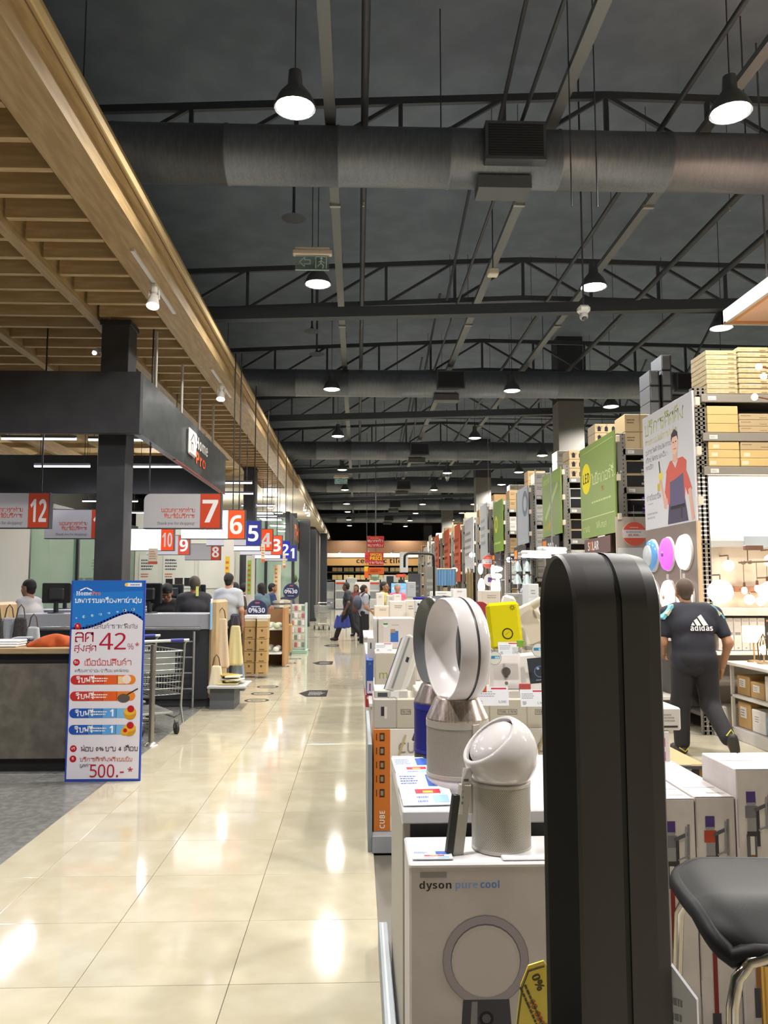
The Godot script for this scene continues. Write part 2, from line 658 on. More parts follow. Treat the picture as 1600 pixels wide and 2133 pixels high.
func person(label: String, pos: Vector3, turn: float, k: float, j: Dictionary, w: Dictionary, cell := .02, grp := "") -> Node3D:
	# j: joints that differ from standing; w: colours of skin, hair, top, legs, shoes
	var o := thing("person", label, "person", pos, turn, grp)
	var p := {"pelvis": Vector3(0, .94, 0), "chest": Vector3(0, 1.26, .0), "neck": Vector3(0, 1.44, .01), "head": Vector3(0, 1.595, -.02), "nod": 0.0, "swing": 0.0}
	for s in ["L", "R"]:
		var m := -1.0 if s == "L" else 1.0
		p.merge({"sh" + s: Vector3(.185 * m, 1.39, 0), "el" + s: Vector3(.235 * m, 1.11, .03), "wr" + s: Vector3(.235 * m, .87, -.04), "hp" + s: Vector3(.09 * m, .9, 0), "kn" + s: Vector3(.1 * m, .49, -.02), "an" + s: Vector3(.105 * m, .09, .02), "to" + s: Vector3(.12 * m, .035, -.15), "he" + s: Vector3(.105 * m, .04, .05)})
	p.merge(j, true)
	var fat: float = w.get("girth", 1.0)
	for q in p:
		if p[q] is Vector3:
			p[q] *= k
	var torso := [[p.pelvis + Vector3(-.06, 0, 0), p.pelvis + Vector3(.06, 0, 0), .105, .105], [p.pelvis, p.chest + Vector3(0, -.12, 0), .115, .115], [p.chest + Vector3(-.07, .0, 0), p.chest + Vector3(.07, 0, 0), .115, .115],
		[p.shL.lerp(p.shR, .22), p.shL.lerp(p.shR, .78), .075, .075], [p.chest + Vector3(0, -.13, -.015), p.chest, .125, .12]]
	var flesh := []
	for q in torso:
		flesh.append([q[0], q[1], q[2] * .97, q[3] * .97])
	flesh.append([p.neck + Vector3(0, -.05, 0), p.head + Vector3(0, -.09, .02), .058, .054])
	var top := []
	for q in torso:
		top.append([q[0], q[1], q[2] * fat + .014, q[3] * fat + .014])
	top.append([p.pelvis + Vector3(-.075, -.05, 0), p.pelvis + Vector3(.075, -.05, 0), .112 * fat, .112 * fat])
	top.append([p.pelvis + Vector3(-.06, .12, 0), p.pelvis + Vector3(.06, .12, 0), .112 * fat, .112 * fat])
	var legs := [[p.pelvis + Vector3(-.055, -.02, .01), p.pelvis + Vector3(.055, -.02, .01), .122 * fat, .122 * fat]]
	var shoes := []
	var long_sleeve: bool = w.get("sleeve", "short") == "long"
	for s in ["L", "R"]:
		flesh.append([p["sh" + s], p["el" + s], .052, .041])
		flesh.append([p["el" + s], p["wr" + s], .042, .028])
		flesh.append([p["hp" + s], p["kn" + s], .085, .058])
		flesh.append([p["kn" + s].lerp(p["an" + s], .0), p["kn" + s].lerp(p["an" + s], .35), .056, .056])
		flesh.append([p["kn" + s].lerp(p["an" + s], .35), p["an" + s], .056, .036])
		flesh.append([p["an" + s], p["to" + s], .035, .025])
		var cut: Vector3 = p["sh" + s].lerp(p["el" + s], 1.0 if long_sleeve else .68)
		top.append([p["sh" + s], cut, .068, .062])
		if long_sleeve:
			top.append([cut, p["el" + s].lerp(p["wr" + s], .93), .058, .043])
		legs.append([p["hp" + s], p["kn" + s], .102 * (fat * .7 + .3), .088])
		var hem: float = w.get("hem", .95)
		legs.append([p["kn" + s], p["kn" + s].lerp(p["an" + s], hem), .085, .07])
		var sole: Vector3 = p["he" + s]
		shoes.append([sole, sole.lerp(p["to" + s], .55), .04, .04])
		shoes.append([sole.lerp(p["to" + s], .45), p["to" + s], .042, .036])
		shoes.append([p["an" + s] + Vector3(0, -.01, 0), sole.lerp(p["to" + s], .2), .042, .042])
	var body := nets(flesh, cell, .04)
	body.join(head_g(minf(cell * .5, .008)), Transform3D(Basis(Vector3.UP, p.swing) * Basis(Vector3.RIGHT, p.nod), p.head))
	for s in ["L", "R"]:
		var dn: Vector3 = (p["el" + s] - p["wr" + s]).normalized()
		var fx := Vector3(1, 0, 0)
		var z := fx.cross(dn).normalized()
		if z.length() < .5:
			z = Vector3.BACK
		var b := Basis(dn.cross(z), dn, z)
		if s == "L":
			b = b * Basis.from_scale(Vector3(-1, 1, 1))
		body.join(_flip(hand_g()) if s == "L" else hand_g(), Transform3D(b, p["wr" + s] - dn * .005))
	part(o, "body", body, mt(w.skin, .6))
	var eyes := G.new()
	eyes.t = Transform3D(Basis(Vector3.UP, p.swing) * Basis(Vector3.RIGHT, p.nod), p.head)
	for s in [-1.0, 1.0]:
		eyes.ell(Vector3(.031 * s, .004, -.086), Vector3(.012, .006, .008), 8)
	part(o, "eyes", eyes, mt("#1b1512", .3))
	if w.get("hair", "") != "":
		var hg := G.new()
		hg.join(hair_g(w.get("cut", "short")), Transform3D(Basis(Vector3.UP, p.swing) * Basis(Vector3.RIGHT, p.nod), p.head))
		part(o, "cap" if w.get("cut", "") == "cap" else "hair", hg, mt(w.hair, .75))
	part(o, "trousers", nets(legs, cell, .035), mt(w.legs, .85))
	part(o, "shirt" if not long_sleeve else "jacket", nets(top, cell, .04), mt(w.top, .85))
	for i in 2:
		part(o, "shoe", nets(shoes.slice(i * 3, i * 3 + 3), minf(cell, .012), .02), mt(w.get("shoes", "#151414"), .6))
	return o

func _flip(g: G) -> G:
	if not kept.has("flip"):
		var r := G.new()
		for i in range(0, g.v.size(), 3):
			for q in [0, 2, 1]:
				r.v.append(g.v[i + q])
				r.n.append(g.n[i + q])
				r.u.append(Vector2.ZERO)
				r.c.append(Color.WHITE)
		kept["flip"] = r
	return kept["flip"]

func _ready() -> void:
	# ---- camera, air, exposure
	var cam := Camera3D.new()
	cam.name = "camera"
	var pitch := atan((1223.0 - 1066.5) / FEED)
	var yaw := -atan(55.0 / FEED * cos(pitch))
	look = Basis(Vector3.UP, yaw) * Basis(Vector3.RIGHT, pitch)
	cam.transform = Transform3D(look, EYE)
	cam.fov = rad_to_deg(2.0 * atan(1066.5 / FEED))
	cam.near = 0.05
	cam.far = 300.0
	add_child(cam)
	cam.current = true
	var we := WorldEnvironment.new()
	we.name = "environment"
	var env := Environment.new()
	env.background_mode = Environment.BG_COLOR
	env.background_color = Color(0, 0, 0)
	env.tonemap_mode = Environment.TONE_MAPPER_LINEAR
	env.tonemap_exposure = 1.0
	env.sdfgi_enabled = true
	env.ssao_enabled = true
	env.ssil_enabled = true
	we.environment = env
	add_child(we)
	rng.seed = 7
	print_mat = StandardMaterial3D.new()
	print_mat.vertex_color_use_as_albedo = true
	print_mat.roughness = 0.55
	print_mat.metallic_specular = 0.3
	setting()
	roof()
	lamps()
	canopy()
	tills()
	promo()
	front_display()
	aisle_display()
	racks()
	light_display()
	box_pile()
	aisle_left()
	far_end()
	people()

const LIGHTS := 0.335         # how bright all the store's lamps burn
const LAMP_E := 95.0      # each high-bay lamp
const TUBE_E := 14.0       # each fluorescent tube over the tills

func omni(parent: Node, pos: Vector3, e: float, cl: Color, size: float) -> void:
	var l := OmniLight3D.new()
	l.name = "bulb_light"
	l.position = pos
	l.light_energy = e * LIGHTS
	l.light_color = cl
	l.light_size = size
	l.omni_range = 40.0
	l.omni_attenuation = 2.0
	l.shadow_enabled = true
	parent.add_child(l, true)

func spot(parent: Node, pos: Vector3, aim: Vector3, e: float, cl: Color, size: float, ang: float) -> void:
	var l := SpotLight3D.new()
	l.name = "beam_light"
	parent.add_child(l, true)
	l.position = pos
	var y := Vector3.UP if absf(aim.normalized().y) < .95 else Vector3.RIGHT
	l.basis = Basis.looking_at(aim, y)
	l.light_energy = e * LIGHTS
	l.light_color = cl
	l.light_size = size
	l.spot_range = 60.0
	l.spot_attenuation = 2.0
	l.spot_angle = ang
	l.spot_angle_attenuation = 0.6
	l.shadow_enabled = true

func panel_light(parent: Node, pos: Vector3, aim: Vector3, size: Vector2, e: float, cl: Color) -> void:
	var l := AreaLight3D.new()
	l.name = "panel_light"
	parent.add_child(l, true)
	l.position = pos
	l.basis = Basis.looking_at(aim, Vector3.UP if absf(aim.normalized().y) < .95 else Vector3.RIGHT)
	l.area_size = size
	l.light_energy = e * LIGHTS
	l.light_color = cl
	l.area_range = 40.0
	l.shadow_enabled = true

# ---------------------------------------------------------------- the shell
func setting() -> void:
	var slab := grain("slab", "#cfc4a8", "#d8cfb6", Vector3(.5, .5, .5), .14)
	struct("floor", bxe(Vector3(-16, -.2, -72), Vector3(16, -.012, 6)), mt("#5f5b52", .5), "polished store floor of cream and grey square tiles", "floor")
	var fl := get_node("floor")
	var tm := bx(Vector3.ZERO, Vector3(.5975, .012, .5975), .0012).mesh()
	var th := bx(Vector3.ZERO, Vector3(.2975, .012, .5975), .0012).mesh()
	var creams := []
	for i in 4:
		creams.append(grain("tile%d" % i, ["#aca48d", "#afa790", "#a9a18b", "#ada58e"][i], ["#b4ad98", "#b6af9a", "#b2aa95", "#b5ae99"][i], Vector3(.8, .8, .8), [.07, .085, .075, .09][i], .015))
	var greys := []
	for i in 3:
		greys.append(grain("gtile%d" % i, ["#6b6b68", "#6f6f6b", "#676765"][i], ["#7c7b77", "#7f7e7a", "#787874"][i], Vector3(1.5, 1.5, 1.5), .22, .03))
	var r := RandomNumberGenerator.new()
	r.seed = 3
	for k in 24:
		var z := -.9 - .6 * k - .3
		share(fl, "tile", th, creams[r.randi() % 4], Vector3(-1.85, -.006, z))
		for i in range(-2, 1):
			share(fl, "tile", tm, creams[r.randi() % 4], Vector3(-.2 + .6 * i, -.006, z))
		for i in range(-7, -2):
			if k > 5:
				share(fl, "tile", tm, greys[r.randi() % 3], Vector3(-.5 + .6 * i, -.006, z))
	for k in 13:
		for i in range(2, 9):
			share(fl, "tile", tm, creams[r.randi() % 4], Vector3(-.2 + .6 * i, -.006, -4.8 - .6 * k))
	# beyond the tiles that can be told apart the paving goes on in one piece
	part(fl, "paving", bxe(Vector3(-2.0, -.012, -72), Vector3(.4, 0, -15.3)), creams[1])
	part(fl, "paving", bxe(Vector3(-5.0, -.012, -34), Vector3(-2.002, 0, -15.3)), creams[2])
	part(fl, "paving", bxe(Vector3(.4, -.012, -72), Vector3(16, 0, -12.3)), creams[1])
	part(fl, "paving", bxe(Vector3(5.2, -.012, -12.3), Vector3(16, 0, 6)), creams[2])
	part(fl, "paving", bxe(Vector3(-2.0, -.012, -.9), Vector3(5.2, 0, 6)), creams[0])
	part(fl, "paving", bxe(Vector3(.4, -.012, -4.5), Vector3(5.2, 0, -.9)), creams[0])
	part(fl, "paving", bxe(Vector3(-16, -.012, -34), Vector3(-5.0, 0, 6)), greys[1])
	part(fl, "paving", bxe(Vector3(-5, -.012, -4.5), Vector3(-2.0, 0, 6)), greys[1])
	part(fl, "paving", bxe(Vector3(-16, -.012, -72), Vector3(-2.0, 0, -34)), creams[2])
	var dark := mt("#454a50", .85)
	var ce := struct("ceiling", bxe(Vector3(-16, 8.0, -72), Vector3(16, 8.2, 6)), grain("roofskin", "#626d7c", "#6c7786", Vector3(.3, .3, .3), .85), "dark painted store ceiling above trusses and ducts", "ceiling")
	for i in 12:
		part(ce, "seam", bxe(Vector3(-16, 7.975, -6.0 * i - .02), Vector3(16, 8.0, -6.0 * i + .02)), dark)
	struct("wall_right", bxe(Vector3(15.8, 0, -72), Vector3(16, 8, 6)), mt("#8d8a84", .8))
	struct("wall_front", bxe(Vector3(-16, 0, 5.8), Vector3(16, 8, 6)), mt("#b5b0a6", .8))
	struct("wall_back", bxe(Vector3(-16, 0, -72), Vector3(16, 8, -71.8)), mt("#57534d", .8))
	var wl := struct("wall_left", bxe(Vector3(-16, 0, -72), Vector3(-15.8, 8, 6)), mt("#c9c9c0", .8))
	# the shop front left of the tills: pale glass bays between dark mullions
	var g := G.new()
	for z in [-9.0, -13.0, -17.0, -19.9, -23.0, -27.0, -30.5]:
		g.box(Vector3(-9.4, 2.0, z), Vector3(.16, 4.0, .14))
	g.box(Vector3(-9.4, 3.95, -19.5), Vector3(.2, .3, 30))
	var w1 := struct("window_1", g, mt("#22262a", .5), "dark mullioned glass front along the left of the tills", "window")
	for i in 7:
		var a: float = [-5.0, -9.0, -13.0, -17.0, -23.0, -27.0, -30.5][i]
		var b: float = [-9.0, -13.0, -17.0, -19.9, -27.0, -30.5, -34.0][i]
		part(w1, "pane", bxe(Vector3(-9.42, .1, b + .08), Vector3(-9.4, 3.8, a - .08)), pane("#8fb89c", .35))
	part(w1, "infill", bxe(Vector3(-9.5, 0, -22.9), Vector3(-9.3, 3.9, -20.0)), mt("#b9b8ae", .7))
	# the hall beyond the glass
	struct("wall_passage", bxe(Vector3(-13.2, 0, -34), Vector3(-13, 6, 0)), mt("#8fa58a", .8))
	# the wall that closes the tills: white boards on the left, glass on the right
	struct("wall_tills", bxe(Vector3(-9.4, 0, -34.2), Vector3(-5.0, 4.7, -34)), mt("#cfd0c6", .7))
	var w2g := G.new()
	for x in [-4.95, -3.9, -2.75]:
		w2g.box(Vector3(x, 2.35, -34.1), Vector3(.12, 4.7, .14))
	w2g.box(Vector3(-3.8, 4.6, -34.1), Vector3(2.4, .2, .16))
	var w2 := struct("window_2", w2g, mt("#1f2326", .5), "pale green glazing with dark mullions behind the far tills", "window")
	for i in 2:
		part(w2, "pane", bxe(Vector3([-4.89, -3.84][i], .1, -34.11), Vector3([-3.96, -2.81][i], 4.5, -34.09)), pane("#b9d8c8", .4))
	struct("wall_shop", bxe(Vector3(-9.4, 0, -41.2), Vector3(-2.6, 5, -41)), mt("#a9bcae", .8))
	for i in 3:
		var bd := struct("trim_%d" % (i + 1), bxe(Vector3([-9.2, -8.2, -6.7][i], 1.5, -33.99), Vector3([-8.4, -6.9, -5.2][i], 2.9, -33.96)), mt("#d8d8d0", .6), ["white notice board with grey lettering at the far left of the till wall", "white service board with three dark pictures on the till wall", "plain white board at the glazed end of the till wall"][i], "notice board")
		var q := face(Vector3([-9.2, -8.2, -6.7][i], 1.5, -33.95))
		if i < 2:
			scrawl(q, .08, .75, .6, .5, "#55565a", 4)
			scrawl(q, .08, .45, .4, .2, "#c25a3a", 2)
		if i == 1:
			ptex(q, "Home", .1, 1.15, .09, "#38405a")
			q.rect(.12, .1, .3, .3, "#2b2a2c").rect(.5, .12, .34, .32, "#3a3030").rect(.9, .1, .3, .34, "#2c2c30")
			q.rect(.5, .02, .3, .08, "#e0603a")
		if i < 2:
			stick(bd, q)
	struct("wall_store", bxe(Vector3(-16, 0, -72), Vector3(-2.45, 5.0, -46)), mt("#4a4743", .8))

# ---------------------------------------------------------------- trusses, ducts, trays, pipes
func roof() -> void:
	var steel := mt("#3f444b", .6, .1)
	var darker := mt("#3b4148", .7)
	var zs := [-4.3, -9.1, -14.0, -18.8, -23.7, -28.5, -33.4, -38.2, -43.0, -47.8]
	for i in zs.size():
		var z: float = zs[i]
		var o := thing("roof_truss", "dark steel roof truss crossing the hall, %s one from the camera" % ORD[i], "truss", Vector3(2, 0, z), 0, "roof trusses", "")
		var rise := func(x: float) -> float: return .05 * (x if x < 1.0 else 1.0 - (x - 1.0) * .3)
		var b0 := Vector3(-12, 6.74 + rise.call(-12.0), 0)
		var b1 := Vector3(1, 6.74 + rise.call(1.0), 0)
		var b2 := Vector3(13.5, 6.74 + rise.call(13.5), 0)
		var up := Vector3(0, .72, 0)
		var g := G.new()
		g.bar(b0, b1, .06, .09)
		g.bar(b1, b2, .06, .09)
		part(o, "bottom_chord", g, steel)
		g = G.new()
		g.bar(b0 + up, b1 + up, .06, .09)
		g.bar(b1 + up, b2 + up, .06, .09)
		part(o, "top_chord", g, steel)
		if i > 6:
			continue
		var x := -11.5
		var k := 0
		while x < 12.5:
			var p := Vector3(x, 6.74 + rise.call(x), 0)
			var q := Vector3(x + 1.25, 6.74 + rise.call(x + 1.25), 0)
			part(o, "post", G.new().bar(p, p + up, .05, .05), steel)
			part(o, "web", G.new().bar(p if x < 1.0 else p + up, q + up if x < 1.0 else q, .045, .045), steel)
			x += 1.25
			k += 1
		for s in 3:
			var bx_: float = [-6.0, -.4, 6.0][s]
			var p := Vector3(bx_, 6.74 + rise.call(bx_), 0)
			part(o, "brace", G.new().bar(p, Vector3(bx_ + .2, 8.0, 1.8), .04, .04), darker)
	for i in 5:
		var z2: float = [-12.9, -21.0, -31.0, -41.0, -50.0][i]
		one("roof_beam", "heavy dark roof beam behind the %s truss pair" % ORD[i], "beam", G.new().bar(Vector3(-10, 5.75, z2), Vector3(15, 6.6, z2), .18, .17), darker, Vector3.ZERO, 0, "roof beams")
	# round air ducts crossing the hall, each with a grille box on its side
	for i in 6:
		var z3: float = [-8.3, -18.0, -27.1, -36.6, -45.0, -54.0][i]
		var o := thing("air_duct", "wide round grey air duct crossing under the ceiling, %s from the camera" % ORD[i], "air duct", Vector3(0, 6.22, z3), 0, "air ducts")
		var sk := grain("ductskin", "#62676e", "#6f747a", Vector3(3, .6, 3), .42, .03, 0, .55)
		var g := G.new()
		g.t = Transform3D(Basis(Vector3.FORWARD, PI / 2), Vector3(-11, 0, 0))
		var pr := []
		var l := 0.0
		while l < 24.0:
			pr.append_array([Vector2(.31, l), Vector2(.31, l + 1.16), Vector2(.318, l + 1.17), Vector2(.318, l + 1.19)])
			l += 1.2
		g.lathe(pr, 32)
		part(o, "pipe", g, sk)
		for q in ([1.65, 9.0] if i == 0 else [2.1, 7.6]):
			var bxp := part(o, "grille_box", bxe(Vector3(q - .32, -.2, .2), Vector3(q + .32, .22, .38)), mt("#53565b", .5, .4))
			part(bxp, "grille", bxe(Vector3(q - .29, -.165, .375), Vector3(q + .29, .185, .386)), mt("#202327", .8))
			var bl := G.new()
			for s in 12:
				bl.box(Vector3(q, -.15 + s * .028, .389), Vector3(.57, .004, .006))
			part(bxp, "louvre", bl, mt("#2b2e33", .7))
			part(o, "damper_box", bxe(Vector3(q - .37, -.42, -.1), Vector3(q + .2, -.28, .2)), mt("#575a5c", .6, .2))
		for q in [-8.0, -3.0, .9, 4.3, 8.5]:
			part(o, "hanger", G.new().cyl(Vector3(q, .25, 0), Vector3(q, 1.75, 0), .008, -1, 6), darker)
	# long runs of tray, conduit and pipe down the hall
	var runs := [["cable_tray", -.31, 6.55, .11, "galvanised cable tray running down the hall above the left lamp row"], ["sprinkler_pipe", .06, 6.62, -.04, "dark sprinkler pipe running down the hall just right of the cable tray"],
		["cable_tray", 2.12, 6.6, .12, "galvanised cable tray running down the hall above the centre of the aisle displays"], ["conduit", 1.77, 6.6, -.022, "thin conduit running down the hall left of the central cable tray"],
		["cable_tray", 3.85, 6.6, .11, "pale cable tray running down the hall over the right lamp row"], ["conduit", 3.35, 6.62, -.03, "thin conduit running down the hall beside the right lamp row"],
		["sprinkler_pipe", 4.95, 6.64, -.045, "dark sprinkler pipe running over the racking, left of a pair"], ["sprinkler_pipe", 5.92, 6.64, -.05, "dark sprinkler pipe running over the racking, right of a pair"]]
	for q in runs:
		var g := G.new()
		var o := thing(q[0], q[4], "cable tray" if q[0] == "cable_tray" else "pipe", Vector3(q[1], q[2], 0))
		if q[3] > 0:
			g.box(Vector3(0, 0, -28), Vector3(q[3], .012, 60))
			g.box(Vector3(-q[3] / 2, .03, -28), Vector3(.006, .07, 60))
			g.box(Vector3(q[3] / 2, .03, -28), Vector3(.006, .07, 60))
			part(o, "tray", g, mt("#6b6e70", .5, .4))
		else:
			g.cyl(Vector3(0, 0, 2), Vector3(0, 0, -58), -q[3], -1, 8)
			part(o, "pipe", g, mt("#34383c", .5, .2))
		for i in 10:
			var z := -5.2 - i * 4.85
			if q[3] > 0:
				part(o, "clamp", bx(Vector3(0, -.01, z), Vector3(q[3] + .03, .05, .05)), mt("#9a9b98", .4, .6))
			elif absf(q[3]) > .035:
				part(o, "sprinkler", G.new().cyl(Vector3(0, -.09, z), Vector3(0, 0, z), .012, .02, 8), mt("#b9b5aa", .4, .5))
			part(o, "rod", G.new().cyl(Vector3(0, 0, z), Vector3(0, 7.99 - q[2], z), .005, -1, 5), darker)
	# hanging rods that cross the first duct
	for i in 3:
		one("drop_rod", "thin dark rod hanging from the roof, %s of three right of the aisle" % ["left", "middle", "right"][i], "rod", G.new().cyl(Vector3([2.05, 2.3, 4.8][i], 5.2, -7.3), Vector3([2.05, 2.3, 4.8][i], 8.0, -7.3), .007, -1, 6), darker)
	for i in 4:
		var cx := 5.45
		var cz: float = [-20.2, -34.5, -48.3, -62.0][i]
		var co := thing("store_column", "square column behind the racking, dark paint above and grey below, %s from the camera" % ORD[i], "column", Vector3(cx, 0, cz), 0, "store columns")
		part(co, "lower_shaft", bxe(Vector3(-.33, 0, -.3), Vector3(.33, 6.3, .3)), mt("#6d6a64", .8))
		part(co, "upper_shaft", bxe(Vector3(-.332, 6.3, -.302), Vector3(.332, 8.0, .302)), mt("#33363b", .8))
	# emergency exit sign: white fitting, clear etched plate with an arrow and a running figure
	for i in 2:
		var p: Vector3 = [Vector3(-.66, 6.05, -11.0), Vector3(-.62, 5.35, -29.2)][i]
		var o := thing("exit_sign", ["clear exit sign with an arrow, hanging above the second lamp of the left row", "small green exit sign hanging far down the left lamp row"][i], "exit sign", p)
		part(o, "fitting", bxe(Vector3(-.28, .21, -.05), Vector3(.28, .28, .05), .01).box(Vector3(0, .3, 0), Vector3(.5, .05, .08), .01), mt("#d8c9b8", .5))
		part(o, "plate", bxe(Vector3(-.24, 0, -.006), Vector3(.24, .21, .006)), pane("#7f9a94", .35))
		part(o, "edge", bxe(Vector3(-.24, -.012, -.008), Vector3(.24, .002, .008)), mt("#c9ddd8", .3))
		var q := face(Vector3(0, 0, .008))
		q.pen([Vector2(-.18, .11), Vector2(-.11, .18), Vector2(-.11, .14), Vector2(-.03, .14), Vector2(-.03, .08), Vector2(-.11, .08), Vector2(-.11, .04), Vector2(-.18, .11)], .01, "#c4d8d2")
		q.pen([Vector2(.05, .02), Vector2(.05, .19), Vector2(.2, .19), Vector2(.2, .02)], .01, "#c4d8d2").disc(.13, .165, .016, "#c4d8d2")
		q.pen([Vector2(.13, .14), Vector2(.12, .09), Vector2(.16, .06), Vector2(.15, .02)], .014, "#c4d8d2").pen([Vector2(.12, .09), Vector2(.08, .05)], .012, "#c4d8d2").pen([Vector2(.09, .11), Vector2(.13, .13), Vector2(.17, .1)], .01, "#c4d8d2")
		stick(o, q)
		part(o, "rod", G.new().cyl(Vector3(0, .32, 0), Vector3(0, 8.0 - p.y, 0), .007, -1, 6), darker)
	# small fittings on the ceiling
	var sb := thing("junction_box", "small cream junction box on the central cable tray", "junction box", at(1027, 568, -11.5) + Vector3(0, -.05, 0))
	part(sb, "case", bx(Vector3(0, .05, 0), Vector3(.16, .1, .16), .015), mt("#d8d2bd", .5))
	part(sb, "stem", G.new().cyl(Vector3(0, .1, 0), Vector3(0, 8.0 - sb.position.y, 0), .01, -1, 6), darker)
	for i in 2:
		var cc := thing("ceiling_camera", ["white dome camera hanging by the second lamp of the right row", "white dome camera hanging further down the right lamp row"][i], "camera", [at(1216, 655, -9.5), at(932, 998, -28.5)][i])
		part(cc, "housing", bx(Vector3(0, .06, 0), Vector3(.15, .1, .13), .03), mt("#d9d9d6", .4))
		part(cc, "dome", G.new().ell(Vector3(0, -.02, 0), Vector3(.055, .06, .055)), mt("#c4c4c4", .2))
		part(cc, "lens", G.new().ell(Vector3(0, -.055, .02), Vector3(.035, .035, .035)), mt("#55555a", .1))
		part(cc, "stem", G.new().cyl(Vector3(0, .1, 0), Vector3(0, 8.0 - cc.position.y, 0), .012, -1, 6), darker)
	for i in 3:
		one("smoke_detector", "dark round detector disc under the ceiling, %s one down the left side" % ORD[i], "detector", G.new().lathe([Vector2(0, -.05), Vector2(.1, -.03), Vector2(.17, 0), Vector2(.04, .05), Vector2(.02, .1), Vector2(.02, 1.35), Vector2(0, 1.35)], 16), darker, [at(612, 455, -10.6), at(650, 690, -15.5), at(660, 738, -17.0)][i])

# ---------------------------------------------------------------- high-bay lamps
func lamps() -> void:
	var shell := mt("#5a5d60", .4, .5)
	var first: Node3D
	var rows := [["left", -.59, [-2.1, -6.97, -11.25, -17.45, -23.0, -29.7, -35.9, -42.0, -46.5, -52.0, -57.0]], ["right", 3.45, [-2.1, -6.91, -11.23, -17.45, -23.15, -30.4, -35.8, -42.1, -47.3, -52.5, -57.5]], ["racking", 6.17, [-5.0, -13.0, -18.94, -22.42, -26.2, -30.1, -33.8, -38.6, -42.0, -47.0, -52.0]], ["unseen far right", 10.5, [-3.0, -10.0, -17.0, -24.0, -32.0]], ["unseen near right", 8.2, [-3.0, -7.0]]]  # the last two rows hang unseen, placed to light the right side
	for row in rows:
		var i := 0
		for z in row[2]:  # the nearest lamp of each row is out of view and lights the foreground
			var lb := "bright round pendant lamp hung from the roof, %s of the %s row" % [ORD[i], row[0]]
			var o: Node3D
			if first == null:
				o = thing("pendant_lamp", lb, "lamp", Vector3.ZERO, 0, "high-bay lamps")
				first = o
				part(o, "reflector", G.new().lathe([Vector2(.19, -.02), Vector2(.195, 0), Vector2(.15, .1), Vector2(.07, .2), Vector2(.06, .34), Vector2(0, .35)], 20), shell)
				part(o, "lens", G.new().lathe([Vector2(0, -.035), Vector2(.12, -.03), Vector2(.175, -.005)], 20), glow("#fff6e6", 9.0))
				part(o, "cable", G.new().cyl(Vector3(0, .34, 0), Vector3(0, 2.02, 0), .006, -1, 5), mt("#2b2e31", .7))
				spot(o, Vector3(0, -.05, 0), Vector3.DOWN, LAMP_E, Color("#fffbf4"), .17, 78.0)
			else:
				o = first.duplicate()
				o.name = nm("pendant_lamp")
				add_child(o, true)
				o.set_meta("label", lb)
			o.position = Vector3(row[1], 5.95, z)
			i += 1

